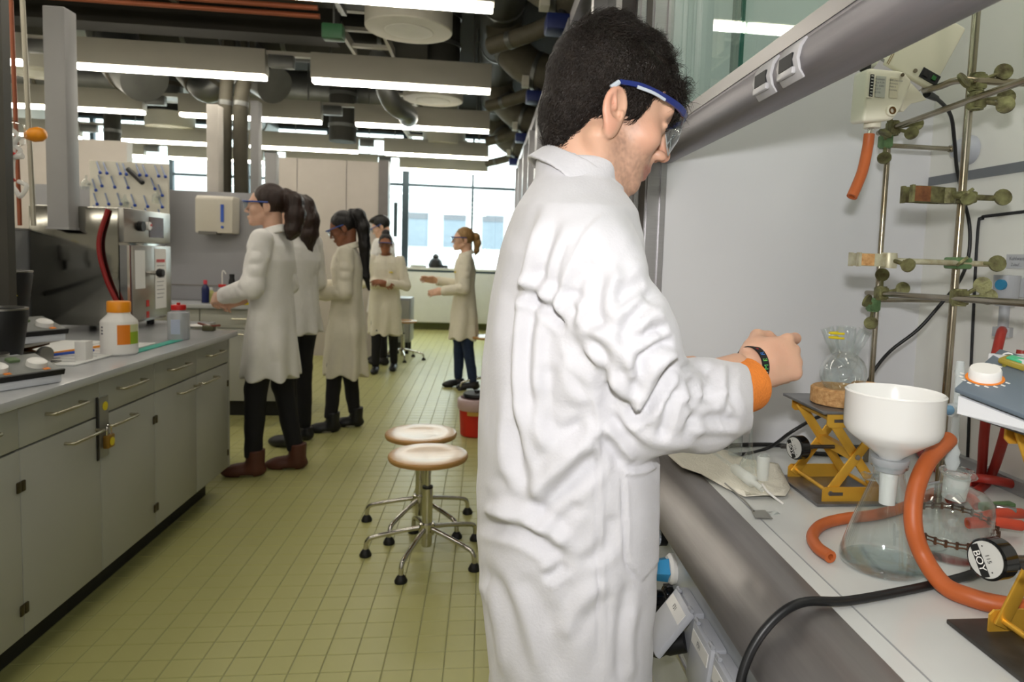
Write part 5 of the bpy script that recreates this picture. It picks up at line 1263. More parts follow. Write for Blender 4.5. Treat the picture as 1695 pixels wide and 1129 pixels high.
# ------------------------------------------------------------------ lab jacks
def lab_jack(label, x0, x1, y0, y1, z0, z1, kz, knob=True, plate_over=.012, dark=None, slide=0.0):
    o = thing('lab_jack', label, 'lab jack', ((x0+x1)/2, (y0+y1)/2, z0), group='gold lab jacks'); po_ = plate_over
    mp = dark or mat('jack plate', (128, 128, 130), rough=.35, metal=.8, var=.15, vscale=30)
    MB().box((x0-po_, y0-po_, z0), (x1+po_, y1+po_, z0+.006)).build('base_plate', mp, o, bevel=.0015)
    MB().box((x0-po_, y0-po_, z1-.006), (x1+po_, y1+po_, z1)).build('top_plate', mp, o, bevel=.0015)
    xm = (x0+x1)/2; zm = (z0+z1)/2
    for (y, s) in ((y0, -1), (y1, 1)):
        for zz, t in ((z0+.006, 1), (z1-.006, -1)):
            pr_ = [(x0+.004, y, zz), (x1-.004, y, zz), (x1-.004, y, zz+t*.022), (x1-.010, y, zz+t*.028), (x0+.010, y, zz+t*.028), (x0+.004, y, zz+t*.022)]
            ch_ = MB().prism(pr_, (0, -s*.003, 0)).build('channel', M_gold, o)
            MB().box((x0+.018, y+(-.0015 if s < 0 else .0005), zz+t*.012), (x0+.045, y+(-.0005 if s < 0 else .0015), zz+t*.018)).build('slot', mat('slot dark', (74, 68, 64)), ch_)
        for k, (xa, xb) in enumerate(((x0+.02, x1-.02), (x1-.02, x0+.02))):
            yy = y-s*(.006+.006*k); a = V(xa, yy, z0+.022); b = V(xb, yy, z1-.022); d = unit(b-a)
            arm = MB().obox((a+b)/2, d, (0, 1, 0), np.cross(d, V(0, 1, 0)), np.linalg.norm(b-a)/2+.009, .0025, .0095).build('scissor_arm', M_gold, o, bevel=.002)
            for p in (a, (a+b)/2, b): MB().cyl(p+V(0, s*.003, 0), p+V(0, s*.0065, 0), .005, n=12).build('rivet', M_steel, arm)
    for x, z in ((x0+.02, z0+.022), (x1-.02, z0+.022), (x0+.02, z1-.022), (x1-.02, z1-.022)):
        MB().cyl((x, y0+.006, z), (x, y1-.006, z), .004, n=10).build('cross_rod', M_gold, o)
    ym = (y0+y1)/2
    MB().cyl((x0-.05, ym, zm), (x1-.01, ym, zm), .004, n=10).build('spindle', mat('spindle', (92, 90, 88), rough=.4, metal=.8), o)
    MB().box((xm-.008, y0+.008, zm-.009), (xm+.008, y1-.008, zm+.009)).build('spindle_nut', M_gold, o)
    return o
def knob_at(o, c, d, r=.0235, L=.022, txt=True):
    d = unit(d); kb = MB().lathe([(0, 0), (r*.95, 0), (r, .002), (r, L-.002), (r*.94, L), (r*.9, L), (r*.89, L-.001), (0, L-.001)], V(c)-d*L, d, 36).build('knob', mat('gloss black', (14, 14, 15)), o, smooth=30)
    f = V(c)+d*.0003; u = unit(np.cross(V(0, 0, 1), d)); w_ = np.cross(d, u)
    dc = MB().lathe([(0, -.0006), (r*.87, -.0006), (r*.87, .0002), (0, .0002)], f, d, 36).build('label_disc', mat('silver label', (196, 196, 192), rough=.35, metal=.2), kb)
    if txt:
        ca, sa_ = math.cos(.75), math.sin(.75); a = -u*ca-w_*sa_ if False else u*math.cos(-1.02)+w_*math.sin(-1.02); b = np.cross(d, a)
        MB().obox(f+b*(-r*.30)+d*.0003, a, b, d, r*.78, r*.21, .0003).build('black_band', M_black, dc)
        text('label_text', 'BOY', f+b*(-r*.30)+d*.001, a, b, r*.50, M_wh, dc, 'CENTER')
        text('label_text', '115', f+b*(r*.18)+d*.001, a, b, r*.30, M_black, dc, 'CENTER')
        for s in (-1, 1): MB().cyl(f+a*(s*r*.62)+b*(r*.1), f+a*(s*r*.62)+b*(r*.1)+d*.0006, .0009, n=8).build('dot', M_black, dc)
    return kb
j1 = lab_jack('gold lab jack carrying the cork ring and flask', .657, .80, 1.222, 1.375, .9005, 1.086, 0)
knob_at(j1, (.612, 1.252, 1.004), (-.95, -.28, .03), txt=True)
MB().cyl((.625, 1.258, 1.003), (.66, 1.275, .998), .004).build('knob_shaft', mat('spindle'), j1)
j2 = lab_jack('gold lab jack cut by the right picture edge under the blue-grey hotplate', .642, .79, .55, .765, .9005, 1.183, 0, plate_over=.03, dark=mat('dark jack plate', (84, 82, 78), rough=.45, metal=.6, var=.3, vscale=25, c2=(58, 56, 54)))
knob_at(j2, (.600, .722, 1.020), (-.93, -.30, .06), r=.0245, L=.026)
MB().cyl((.618, .728, 1.018), (.67, .738, 1.012), .0045).build('knob_shaft', mat('spindle'), j2)
# cork rings and three-neck flask
JT = 1.0865
def ring(label, c, ro, ri, h):
    return tag(MB().lathe([(ri, h), (ri+.004, h+.0015), (ro-.004, h+.0015), (ro, h-.002), (ro, .002), (ro-.003, 0), (ri*.7, 0), (ri*.7, h*.5)], c, n=40, closed=True).build('cork_ring', M_cork, smooth=40), label, 'cork ring', 'cork rings')
ck = V(.722, 1.285, JT)
ring('cork ring under the three-neck flask on the lab jack', ck, .060, .036, .032)
fk = thing('three_neck_flask', 'small clear three-neck flask sitting in the cork ring', 'flask', ck+V(0, 0, .012))
fc = ck+V(0, 0, .061); r = .0455
def glass_lathe(outer, th, c, ax=(0, 0, 1), n=32, closed_bottom=True):
    """outer profile bottom->top; builds inner wall offset by th"""
    inner = [(max(rr-th, 0.0), hh+(th if i == 0 and closed_bottom else 0)) for i, (rr, hh) in enumerate(outer)]
    if closed_bottom and outer[0][0] < 1e-6: return MB().lathe(outer+inner[::-1], c, ax, n)
    return MB().lathe(outer+inner[::-1], c, ax, n, closed=True)
sph = [(r*math.sin(t), -r*math.cos(t)) for t in np.linspace(0, math.pi*.86, 18)]
sph[0] = (0, -r)
glass_lathe(sph+[(.0165, r*.99), (.0165, r*1.28), (.019, r*1.38), (.019, r*2.05), (.0205, r*2.08)], .0016, fc).build('flask_body', M_gl, fk, smooth=60)
for dx, dy in ((.34, -.2), (-.3, .3)):
    d = unit(V(dx, dy, 1.0)); b_ = fc+d*(r*.97)
    glass_lathe([(.0105, 0), (.0105, .018), (.0125, .022), (.0125, .05), (.014, .052)], .0014, b_, d, 20, False).build('side_neck', M_gl, fk, smooth=60)
yc = fc+V(-.024, -.004, r*1.72)
kc = thing('joint_clip', 'yellow plastic joint clip on the flask neck', 'clip', yc)
MB().tube(smoothpath([yc+V(.012, -.012, .003), yc+V(-.006, -.008, .003), yc+V(-.012, 0, .003), yc+V(-.006, .008, .003), yc+V(.012, .012, .003)], 5), .0022, 8).build('upper_ring', M_yel, kc)
MB().tube(smoothpath([yc+V(.012, -.012, -.006), yc+V(-.006, -.008, -.006), yc+V(-.012, 0, -.006), yc+V(-.006, .008, -.006), yc+V(.012, .012, -.006)], 5), .0022, 8).build('lower_ring', M_yel, kc)
ring('smaller cork ring behind the flask on the lab jack', (.795, 1.325, JT), .028, .014, .034)
# ------------------------------------------------------------------ filter flask with funnel
fb_ = V(.628, .965, .9008)
ff = thing('filter_flask', 'conical glass filter flask under the white funnel', 'flask', fb_)
out = [(0, 0), (.058, 0), (.0625, .004), (.0645, .012), (.0625, .022), (.048, .068), (.034, .108), (.0245, .135), (.0225, .142), (.0225, .153), (.0265, .156), (.0265, .160)]
glass_lathe(out, .0022, fb_, n=48).build('glass_body', M_gl, ff, smooth=60)
glass_lathe([(.006, 0), (.006, .02), (.0075, .024), (.006, .028)], .0012, fb_+V(-.020, 0, .138), (-1, -.2, .2), 14, False).build('side_arm', M_gl, ff, smooth=60)
MB().lathe([(0, .0025), (.0585, .0025), (.0600, .006), (0, .006)], fb_, n=40).build('water', pane('water', (246, 249, 249), .9), ff)
adp = MB().lathe([(.0135, -.006), (.0215, -.006), (.0255, .006), (.0275, .010), (.0275, .014), (.0135, .014)], fb_+V(0, 0, .156), n=32, closed=True).build('rubber_adapter', mat('grey rubber', (170, 174, 178), rough=.5), ff, smooth=40)
fu = thing('buchner_funnel', 'white porcelain funnel in the filter flask', 'funnel', fb_+V(0, 0, .17))
M_por = mat('porcelain', (238, 238, 236), rough=.18, var=.01, coat=.4)
z0 = .1705
MB().lathe([(.0118, -.068), (.0125, -.055), (.0145, 0), (.020, .006), (.0465, .026), (.0655, .040), (.0695, .048), (.0705, .056), (.0705, .100), (.0715, .104), (.0690, .106), (.0665, .102), (.0660, .058), (.0650, .052), (0, .050)], fb_+V(0, 0, z0-.003), n=56).build('bowl', M_por, fu, smooth=40)
MB().lathe([(0, .0), (.009, 0), (.0118, -.002), (.0118, .004)], fb_+V(0, 0, z0-.071), n=24).build('stem_end', M_por, fu)
# ------------------------------------------------------------------ bottle with stopcock adapter
bb = V(.768, 1.004, .9008)
gb_ = thing('glass_bottle', 'clear glass bottle wrapped by a chain clamp at the right', 'bottle', bb)
glass_lathe([(0, 0), (.056, 0), (.060, .006), (.0605, .075), (.058, .090), (.048, .102), (.030, .110), (.0215, .114), (.021, .130), (.0235, .134)], .002, bb, n=40).build('glass_body', M_gl, gb_, smooth=60)
M_frost = mat('frosted glass', (236, 240, 236), rough=.5, alpha=.38, var=.02)
M_thick = mat('thick clear glass', (226, 234, 236), rough=.06, alpha=.34, var=0, spec=.8)
sa2 = thing('stopcock_adapter', 'glass stopcock adapter standing in the bottle neck', 'glassware', bb+V(0, 0, .11))
MB().lathe([(.0125, -.028), (.0175, -.028), (.0195, .010), (.0165, .010)], bb+V(0, -.004, .120), (.02, -.12, 1), 28, closed=True).build('ground_joint', M_frost, sa2, smooth=60)
MB().lathe([(.016, 0), (.027, .001), (.0285, .005), (.026, .009), (.016, .010)], bb+V(.0, -.006, .130), (.02, -.12, 1), 8, closed=True).build('flange', M_gl, sa2, smooth=60)
ax0 = bb+V(-.010, -.004, .140)
glass_lathe([(.0075, 0), (.012, .014), (.009, .022), (.011, .030), (.0065, .040), (.0062, .088), (.0085, .094), (.006, .100), (.0062, .155), (.0075, .160), (.0062, .166), (.0062, .176)], .0013, ax0, (0, 0, 1), 18, False).build('tube', M_thick, sa2, smooth=60)
MB().tube([ax0+V(-.020, -.012, .100), ax0+V(.020, .008, .100)], .0105, 16).build('stopcock_barrel', M_thick, sa2, smooth=60)
MB().tube([ax0+V(.020, .008, .100), ax0+V(.032, .014, .100)], [.0135, .0150], 16).build('stopcock_key', mat('pale blue plastic', (120, 170, 206), rough=.25, trans=.3), sa2)
MB().tube([ax0+V(-.040, -.022, .103), ax0+V(-.022, -.013, .100)], [.004, .008], 12).build('key_nut', mat('pale blue plastic'), sa2)
MB().tube(smoothpath([ax0+V(0, 0, .052), ax0+V(-.012, -.006, .052), ax0+V(-.020, -.010, .045)], 4), .006, 12).build('side_tube', M_thick, sa2, smooth=60)
# thick orange hose from the adapter side tube
h0 = ax0+V(-.015, -.008, .052)
pts = [h0, PX(1535, 765, .955), PX(1515, 815, .935), PX(1512, 870, .918), PX(1528, 920, .905), atZ(1562, 968, .916), atZ(1610, 990, .914), atZ(1665, 1003, .914), atZ(1740, 1012, .914)]
tag(MB().hose(pts, .0128, .007, 18).build('orange_hose', M_orub, smooth=60), 'thick orange rubber hose curving from the glass adapter to the right lab jack', 'hose')
pts = [atZ(1375, 922, .911), atZ(1352, 905, .911), atZ(1345, 886, .911), atZ(1362, 868, .911), atZ(1400, 858, .911), atZ(1450, 852, .911), atZ(1500, 838, .911), atZ(1545, 815, .911)]
tag(MB().hose(pts, .0098, .0045, 16).build('orange_hose', M_orub, smooth=60), 'orange rubber hose with open end lying left of the filter flask', 'hose')
# dark red hoses
cn = V(HX1-.035, 1.325, 1.24)
tag(MB().hose([cn, PX(1655, 560, 1.29), PX(1638, 640, 1.27), PX(1629, 720, 1.27), atZ(1622, 792, .911), atZ(1600, 800, .911)], .0095, .005, 14).build('red_hose', M_rrub, smooth=60), 'dark red hose dropping from the water connector to the worktop', 'hose')
tag(MB().hose([PX(1692, 580, 1.22), PX(1676, 660, 1.22), PX(1660, 730, 1.23), atZ(1636, 795, .911), atZ(1600, 822, .911), atZ(1570, 826, .911)], .0095, .005, 14).build('red_hose', M_rrub, smooth=60), 'dark red hose curving down behind the blue-grey hotplate', 'hose')
tag(MB().hose([atZ(1520, 745, .911), atZ(1545, 772, .911), atZ(1585, 788, .916), atZ(1640, 794, .929), atZ(1700, 806, .911), atZ(1760, 815, .911)], .0095, .005, 14).build('red_hose', M_rrub, smooth=60), 'dark red hose lying across the worktop behind the glass bottle', 'hose')
# chain clamp around the bottle with orange grips
cc = thing('chain_clamp', 'rusty roller chain clamp with red grips around the glass bottle', 'clamp', bb+V(.09, 0, .05))
M_rust = mat('rusty chain', (110, 76, 54), rough=.55, metal=.5, var=.35, vscale=60, c2=(64, 46, 36))
lm = None
for k in range(22):
    a = math.radians(-178+k*13.2); R_ = .0655; z = .046+.010*math.sin(a+.6)+(.006 if k % 2 else 0)*0
    p = bb+V(R_*math.cos(a), R_*math.sin(a), z); t = V(-math.sin(a), math.cos(a), 0)
    if lm is None:
        mb = MB()
        for s in (-1, 1): mb.tube([(-.0075, 0, s*.0038), (-.003, 0, s*.0028), (.003, 0, s*.0028), (.0075, 0, s*.0038)], [.0018, .0013, .0013, .0018], 6)
        mb.cyl((-.0075, 0, -.0058), (-.0075, 0, .0058), .0022, n=8)
        l = mb.build('chain_link', M_rust, None); lm = l.data
    else: l = bpy.data.objects.new('chain_link', lm); COL.objects.link(l)
    l.parent = cc; M4 = Matrix.Identity(4); n_ = V(math.cos(a), math.sin(a), 0)
    for i in range(3): M4[i][0], M4[i][1], M4[i][2], M4[i][3] = t[i], n_[i], (0, 0, 1)[i], p[i]
    l.matrix_parent_inverse = parent_matrix(cc).inverted(); l.matrix_basis = M4
for k in range(7):
    l = bpy.data.objects.new('chain_link', lm); COL.objects.link(l); l.parent = cc; p = bb+V(.035, -.064, .04-.012*k if k < 4 else .004) + (V(-.012*(k-3), 0, 0) if k >= 4 else V(0, 0, 0))
    M4 = Matrix.Identity(4)
    for i in range(3): M4[i][0], M4[i][1], M4[i][2], M4[i][3] = ((0, 0, 1) if k < 4 else (1, 0, 0))[i], (0, -1, 0)[i], ((1, 0, 0) if k < 4 else (0, 0, 1))[i], p[i]
    l.matrix_parent_inverse = parent_matrix(cc).inverted(); l.matrix_basis = M4
for k, (q0, q1) in enumerate((((1600, 822), (1618, 838)), ((1618, 858), (1690, 850)), ((1602, 866), (1690, 870)))):
    a, b = atZ(*q0, .93), atZ(*q1, .925)
    MB().hose([a, (a+b)/2+V(0, 0, .004), b], .0095, .0055, 12).build('rubber_grip', mat('red grip', (196, 70, 44), rough=.4), cc, smooth=60)
MB().obox(atZ(1650, 838, .93), (1, .1, 0), (0, 1, 0), (0, 0, 1), .035, .009, .007).build('locking_lever', M_bossg, cc, bevel=.003)
MB().obox(atZ(1665, 842, .936), (1, -.6, 0), (.6, 1, 0), (0, 0, 1), .016, .006, .004).build('lever_end', mat('lever steel', (160, 160, 158), metal=.9, rough=.3), cc, bevel=.002)
# ------------------------------------------------------------------ hotplate on the right jack
P0, P1, P2 = PX(1580, 642, .77), PX(1655, 577, .845), PX(1695, 686, .69)
e1 = unit(P2-P0)*.19; e2_ = P1-P0; pn = unit(np.cross(e1, e2_)); pn = pn if pn[2] > 0 else -pn
hp = thing('hotplate_stirrer', 'blue-grey hotplate stirrer with white dial on the right lab jack', 'hotplate', P0)
M_bg = mat('blue grey panel', (98, 110, 122), rough=.4, var=.03)
fpn = MB().prism([P0, P0+e1, P0+e1+e2_, P1], -pn*.006).build('front_panel', M_bg, hp, bevel=.0015)
dn_ = V(0, 0, -.036)
Q0 = P0-pn*.007+V(.006, .0, -.004); Q1 = Q0+e1
MB().add([], []) 
body = MB(); A0 = [Q0, Q1, Q1+e2_, Q0+e2_]; zb = 1.1845
B0 = [V(p[0], p[1], zb) for p in A0]
body.add(A0+B0, [(0, 1, 2, 3), (7, 6, 5, 4), (0, 4, 5, 1), (1, 5, 6, 2), (2, 6, 7, 3), (3, 7, 4, 0)]).build('housing', mat('hotplate white', (216, 218, 222), rough=.4), hp)
rr_ = MB().box((P1[0]-.02, .56, 1.1845), (P1[0]+.16, .84, P1[2]-.006)).build('rear_housing', mat('hotplate white'), hp)
f1, f2 = unit(e1), unit(np.cross(pn, e1)); f2 = f2 if np.dot(f2, e2_) > 0 else -f2
def onp(x, y):
    d = _ray(x, y); t = np.dot(P0-CAMP, pn)/np.dot(d, pn); return CAMP+d*t
kc_ = onp(1630, 626)
orr = MB().lathe([(.0170, 0), (.0215, 0), (.0215, .0007), (.0170, .0007)], kc_, pn, 40, closed=True).build('orange_scale', M_lab, fpn)
MB().lathe([(0, .0), (.0182, 0), (.0180, .010), (.0166, .0128), (0, .0128)], kc_+pn*.0008, pn, 40).build('dial', M_wh, fpn, smooth=40)
for k in range(9):
    a = math.radians(200+k*22); p = kc_+(f1*math.cos(a)+f2*math.sin(a))*.0255
    MB().obox(p+pn*.0004, f1, f2, pn, .0025, .0011, .0003).build('scale_mark', M_wh, fpn)
sk = onp(1682, 605)
sw_ = MB().obox(sk+pn*.004, f1, f2, pn, .018, .011, .004).build('switch_cover', mat('amber cover', (186, 166, 70), rough=.25, trans=.4), fpn, bevel=.003)
MB().obox(sk+pn*.009, f1, f2, pn, .010, .006, .0015).build('green_switch', mat('green switch lit', (70, 176, 130), rough=.3), sw_, bevel=.001)
MB().cyl(onp(1662, 606), onp(1662, 606)+pn*.0012, .0025, n=12).build('indicator', mat('olive lamp', (120, 116, 50)), fpn)
MB().obox(onp(1651, 606)+pn*.0004, f1, f2, pn, .006, .0012, .0003).build('scale_mark', M_wh, fpn)
lg = onp(1668, 588)
MB().tube([lg+f1*(.0045*math.cos(t))+f2*(.006*math.sin(t))+pn*.0006 for t in np.linspace(.9, 5.6, 12)], .0011, 6).build('logo_arc', M_wh, fpn)
text('logo_text', 'Heidolph', lg+f1*.009+pn*.0008, f1, f2, .014, M_wh, fpn)
# cable in the foreground
fcab = [V(.345, .78, .70), V(.338, .80, .79), V(.352, .815, .845), V(.385, .825, .889), V(.43, .833, .9125), V(.50, .842, .909), V(.606, .871, .907), V(.70, .90, .907), V(.782, .928, .908), V(.86, .94, .908)]
tag(MB().tube(smoothpath(fcab, 7), .0062, 12).build('power_cable', M_cable, smooth=60), 'thick black cable arching over the steel sill in the foreground', 'cable')
# ------------------------------------------------------------------ paper towel and small glassware
poly = [(1105, 762), (1112, 752), (1133, 748), (1172, 745), (1205, 754), (1238, 764), (1272, 768), (1288, 773), (1308, 815), (1300, 826), (1262, 829), (1232, 826), (1200, 812), (1160, 792), (1128, 782)]
W3 = [atZ(x, y, .9) for x, y in poly]; cx_ = sum(W3)/len(W3)
mb = MB(); n = len(W3); NR = 7; vs = [cx_+V(0, 0, .012)]
for i in range(1, NR+1):
    for p in W3:
        q = cx_+(p-cx_)*(i/NR); vs.append(q)
vs = np.array(vs); nn = vnoise(vs*V(1, 1, 0)+3.3, 28)*.006+vnoise(vs*V(1, 1, 0)+7.7, 60)*.003
lift = np.clip(np.linalg.norm(vs-cx_, axis=1)/.12, 0, 1)
vs[:, 2] = .9045+np.abs(nn)*1.4+np.where(vs[:, 0] < .48, .004, 0)
vs[-n+0:, 2] = vs[-n+0:, 2]+.001
fs = [(0, 1+k, 1+(k+1) % n) for k in range(n)]
for i in range(NR-1):
    a, b = 1+i*n, 1+(i+1)*n; fs += [(a+k, b+k, b+(k+1) % n, a+(k+1) % n) for k in range(n)]
top_n = len(vs); allv = list(vs)+[v_-V(0, 0, .0012) for v_ in vs]
fs2 = fs+[tuple(i+top_n for i in f)[::-1] for f in fs]; a = 1+(NR-1)*n
fs2 += [(a+k, a+top_n+k, a+top_n+(k+1) % n, a+(k+1) % n) for k in range(n)]
pt_ = mb.add(allv, fs2).build('paper_towel', mat('paper towel', (226, 222, 208), rough=.9, var=.03, bump=.4, bscale=220), smooth=True)
tag(pt_, 'crumpled white paper towel on the hood worktop', 'paper towel')
pz_ = .916
g1 = thing('glass_tube', 'long glass tube with bulb lying on the paper towel', 'glassware', atZ(1220, 790, pz_))
ga, gb2 = atZ(1165, 737, .935), atZ(1284, 826, .92)
dg = gb2-ga
MB().tube([ga, ga+dg*.45], .004, 10).build('thin_tube', M_gl, g1)
glass_lathe([(.004, 0), (.011, .012), (.0115, .055), (.0125, .06), (.0125, .085), (.006, .092), (.0062, .125)], .0012, ga+dg*.45, dg, 20, False).build('bulb_tube', M_frost, g1, smooth=60)
g2 = thing('glass_joint', 'short upright ground glass joint on the paper towel', 'glassware', atZ(1262, 792, pz_))
glass_lathe([(.0115, 0), (.013, .045), (.012, .05)], .0015, atZ(1262, 794, pz_), (0, 0, 1), 24, False).build('joint', M_frost, g2, smooth=60)
MB().lathe([(0, .05), (.012, .05), (.008, .056), (0, .057)], atZ(1262, 794, pz_), n=20).build('dome', M_gl, g2)
g3 = thing('glass_funnel', 'clear glass cone standing behind the ground joint on the paper towel', 'glassware', atZ(1232, 775, pz_))
glass_lathe([(.026, 0), (.012, .032), (.0045, .045), (.004, .10)], .0013, atZ(1240, 778, pz_), (0, 0, 1), 24, False).build('cone', M_gl, g3, smooth=60)
g4 = thing('glass_beaker', 'small clear glass cylinder behind the glass cone', 'glassware', atZ(1218, 752, .902))
glass_lathe([(0, 0), (.016, 0), (.0165, .003), (.0165, .055)], .0012, atZ(1216, 752, .912), (0, 0, 1), 24).build('cylinder', M_gl, g4, smooth=60)
tag(MB().tube(smoothpath([atZ(1262, 802, .93), atZ(1272, 815, .925), atZ(1296, 834, .9045)], 4), .0022, 8).build('stirring_rod', M_wh), 'thin white plastic rod at the corner of the paper towel', 'rod')
sp2 = thing('spatula', 'steel spatula with square blade on the worktop', 'spatula', atZ(1262, 850, .9))
b0_ = [atZ(x, y, .902) for x, y in ((1244, 846), (1266, 845), (1279, 859), (1250, 858))]
MB().prism(b0_, (0, 0, .0012)).build('blade', M_steel, sp2)
MB().tube([atZ(1200, 800, .912), atZ(1232, 828, .905), atZ(1248, 846, .9035)], .0016, 8).build('handle', M_steel, sp2)
tag(MB().prism([atZ(x, y, .9012) for x, y in ((1268, 847), (1285, 846), (1292, 851), (1276, 853))], (0, 0, .0007)).build('glass_slide', M_gl), 'tiny clear glass slide beside the spatula', 'slide')
# ================================================================== THE STUDENT AT THE HOOD
man = thing('person', 'dark-haired student in white lab coat and blue-framed goggles working at the fume cupboard', 'person', (.13, 1.02, 0))
SKM = mat('student skin', (222, 178, 152), rough=.45, var=.07, vscale=30, sss=.15, bump=.05, bscale=300)
M_mcoat = mat('white cotton twill', (200, 199, 204), rough=.88, var=.015, vscale=40, bump=.10, bscale=260, sheen=.2)
M_mhair = mat('dark curly hair', (34, 26, 21), rough=.42, var=.3, vscale=80, spec=.5, bump=.6, bscale=250)
def mY(x, y, Y=1.0): return atY(x, y, Y)
# ---- head frame
Rm = rotm(math.radians(10), math.radians(21), math.radians(0))
O = atY(1018, 195, .93)+V(-.0132, .0748, 0)+Rm@V(0, 0, .022)
def man_head(P):
    A = P.copy(); A[:, 1] = np.abs(A[:, 1])
    d = ell(P, (-.006, 0, .043), (.087, .073, .079))
    d = smin(d, ell(P, (.043, 0, .002), (.049, .055, .074)), .03)
    d = smin(d, ell(P, (.046, 0, -.052), (.042, .043, .040)), .03)
    d = smin(d, cap(A, (.000, .049, -.040), (.066, .016, -.078), .013, .014), .02)
    d = smin(d, cap(P, (.076, -.007, -.079), (.076, .007, -.079), .0145, .0145), .018)
    d = smin(d, cap(A, (.089, .008, .033), (.078, .046, .034), .009, .008), .014)
    d = smax(d, -ell(A, (.101, .031, .013), (.018, .019, .012)), .012)
    d = smin(d, ell(A, (.077, .031, .012), (.0125, .0135, .0125)), .004)
    d = smin(d, cap(A, (.086, .020, .0165), (.083, .044, .0135), .005, .0035), .003)
    d = smin(d, ell(A, (.063, .043, -.014), (.02, .018, .018)), .02)
    d = smin(d, cap(P, (.093, 0, .020), (.108, 0, -.006), .006, .0075), .010)
    d = smin(d, ell(P, (.1125, 0, -.014), (.0115, .0095, .0105)), .009)
    d = smin(d, ell(A, (.103, .0125, -.020), (.011, .0065, .0075)), .006)
    d = smax(d, -ell(A, (.108, .0065, -.0285), (.006, .0033, .004)), .003)
    d = smin(d, cap(P, (.094, 0, -.028), (.090, 0, -.044), .008, .009), .010)
    d = smin(d, cap(A, (.0965, 0, -.0455), (.084, .022, -.0495), .0062, .003), .007)
    d = smin(d, cap(A, (.0940, 0, -.0570), (.083, .019, -.053), .0068, .003), .007)
    d = smax(d, -cap(A, (.106, 0, -.0512), (.085, .025, -.0512), .0012, .0010), .003)
    return d
Re_m = rotm(0, -.12, 0)
def man_ear(P):
    A = P.copy(); A[:, 1] = np.abs(A[:, 1]); L = (A-V(-.006, .076, -.012))@Re_m@rotm(.28, 0, 0) if False else (A-V(-.006, .076, -.012))@Re_m
    # tilt so that the rim stands off the head at the back
    L = L.copy(); L[:, 1] = L[:, 1]+L[:, 0]*.45
    e = ell(L, (0, .002, .003), (.0205, .0085, .0285)); e = smin(e, ell(L, (.004, .001, -.022), (.012, .007, .016)), .01)
    e = smax(e, -ell(L, (.003, .0085, .007), (.0145, .0088, .0200)), .003)          # hollow inside the rim
    e = smin(e, cap(L, (.002, .004, .0), (-.006, .005, .018), .0035, .0025), .004)   # antihelix
    e = smin(e, cap(L, (-.010, .003, -.004), (-.002, .005, .0), .003, .003), .004)
    e = smin(e, ell(L, (.0125, .0035, -.004), (.004, .005, .007)), .004)              # tragus
    e = smax(e, -ell(L, (.0065, .008, -.005), (.0055, .008, .0065)), .002)           # canal
    return e
nk0 = O+Rm@V(-.028, 0, -.045); nk1 = mY(966, 345, 1.01)
def headneck(P):
    L = (P-O)@Rm; d = smin(man_head(L), man_ear(L), .005)
    n_ = chain(P, [O+Rm@V(-.030, 0, -.025), (nk0+nk1)/2+V(.004, 0, 0), nk1], (.046, .049, .056), .02)
    d = smin(d, n_, .022)
    d = smin(d, cap(P, O+Rm@V(-.01, -.055, -.05), nk1+V(.05, -.02, 0), .012, .012), .02)   # neck muscle
    return d
v, q = sdf_mesh(headneck, O-V(.14, .13, .22), O+V(.16, .13, .15), .0023, 1)
parts = [(v, q)]
# ---- right hand
wr = atY(1246, 606, 1.0); kn = atY(1323, 588, 1.03)
hx = unit(kn-wr); hz = V(-.10, -.93, .30); hz = unit(hz-hx*np.dot(hz, hx)); hy = np.cross(hz, hx); Rhd = np.stack([hx, hy, hz], 1)
def mhand(P):
    L = (P-wr)@Rhd/.94
    d = rbox(L, (.044, 0, 0), (.046, .039, .0145), .014)
    d = smin(d, ell(L, (.05, 0, .005), (.045, .034, .016)), .01)
    d = smin(d, cap(L, (-.05, -.003, -.004), (.02, 0, -.002), .0275, .0265), .02)
    d = smin(d, ell(L, (.03, .026, -.010), (.034, .018, .018)), .012)
    # fingers: index reaches forward and pinches, the rest curl in
    for i, (y, c) in enumerate(((.030, (.55, 1.15, .7)), (.010, (1.05, 1.35, .8)), (-.011, (1.2, 1.4, .8)), (-.029, (1.3, 1.35, .8)))):
        Lf = (.045, .047, .044, .035)[i]; r = (.0100, .0102, .0097, .0086)[i]; p = V((.086, .090, .085, .076)[i], y, .001); a = 0; pts = [p]
        for j, f in enumerate((1.0, .62, .5)):
            a += c[j]; pts.append(pts[-1]+V(math.cos(a), .03*(1.5-i), -math.sin(a))*Lf*f)
        d = smin(d, chain(L, pts, (r*1.08, r, r*.94, r*.85), .003), .005)
        d = smin(d, ell(L, p+V(-.002, 0, .004), (.011, .0085, .008)), .006)      # knuckle
    d = smin(d, chain(L, [V(.022, .034, -.010), V(.050, .050, -.026), V(.080, .046, -.036), V(.100, .036, -.043)], (.014, .012, .011, .009), .004), .008)
    return d*.94
v, q = sdf_mesh(mhand, wr-V(.10, .10, .10), wr+V(.16, .17, .12), .0021, 1); parts.append((v, q))
# ---- left hand, glimpsed beyond the sleeve
wl = atY(1078, 622, 1.27); hl = unit(V(.75, -.25, .12)); zl = V(-.2, -.5, .8); zl = unit(zl-hl*np.dot(zl, hl)); yl_ = np.cross(zl, hl); Rl = np.stack([hl, -yl_, zl], 1)
def lhand(P): return hand_sdf((P-wl)@Rl, (.5, .6, .7, .8), .6)
v, q = sdf_mesh(lhand, wl-V(.12, .14, .12), wl+V(.18, .14, .12), .0035, 1); parts.append((v, q))
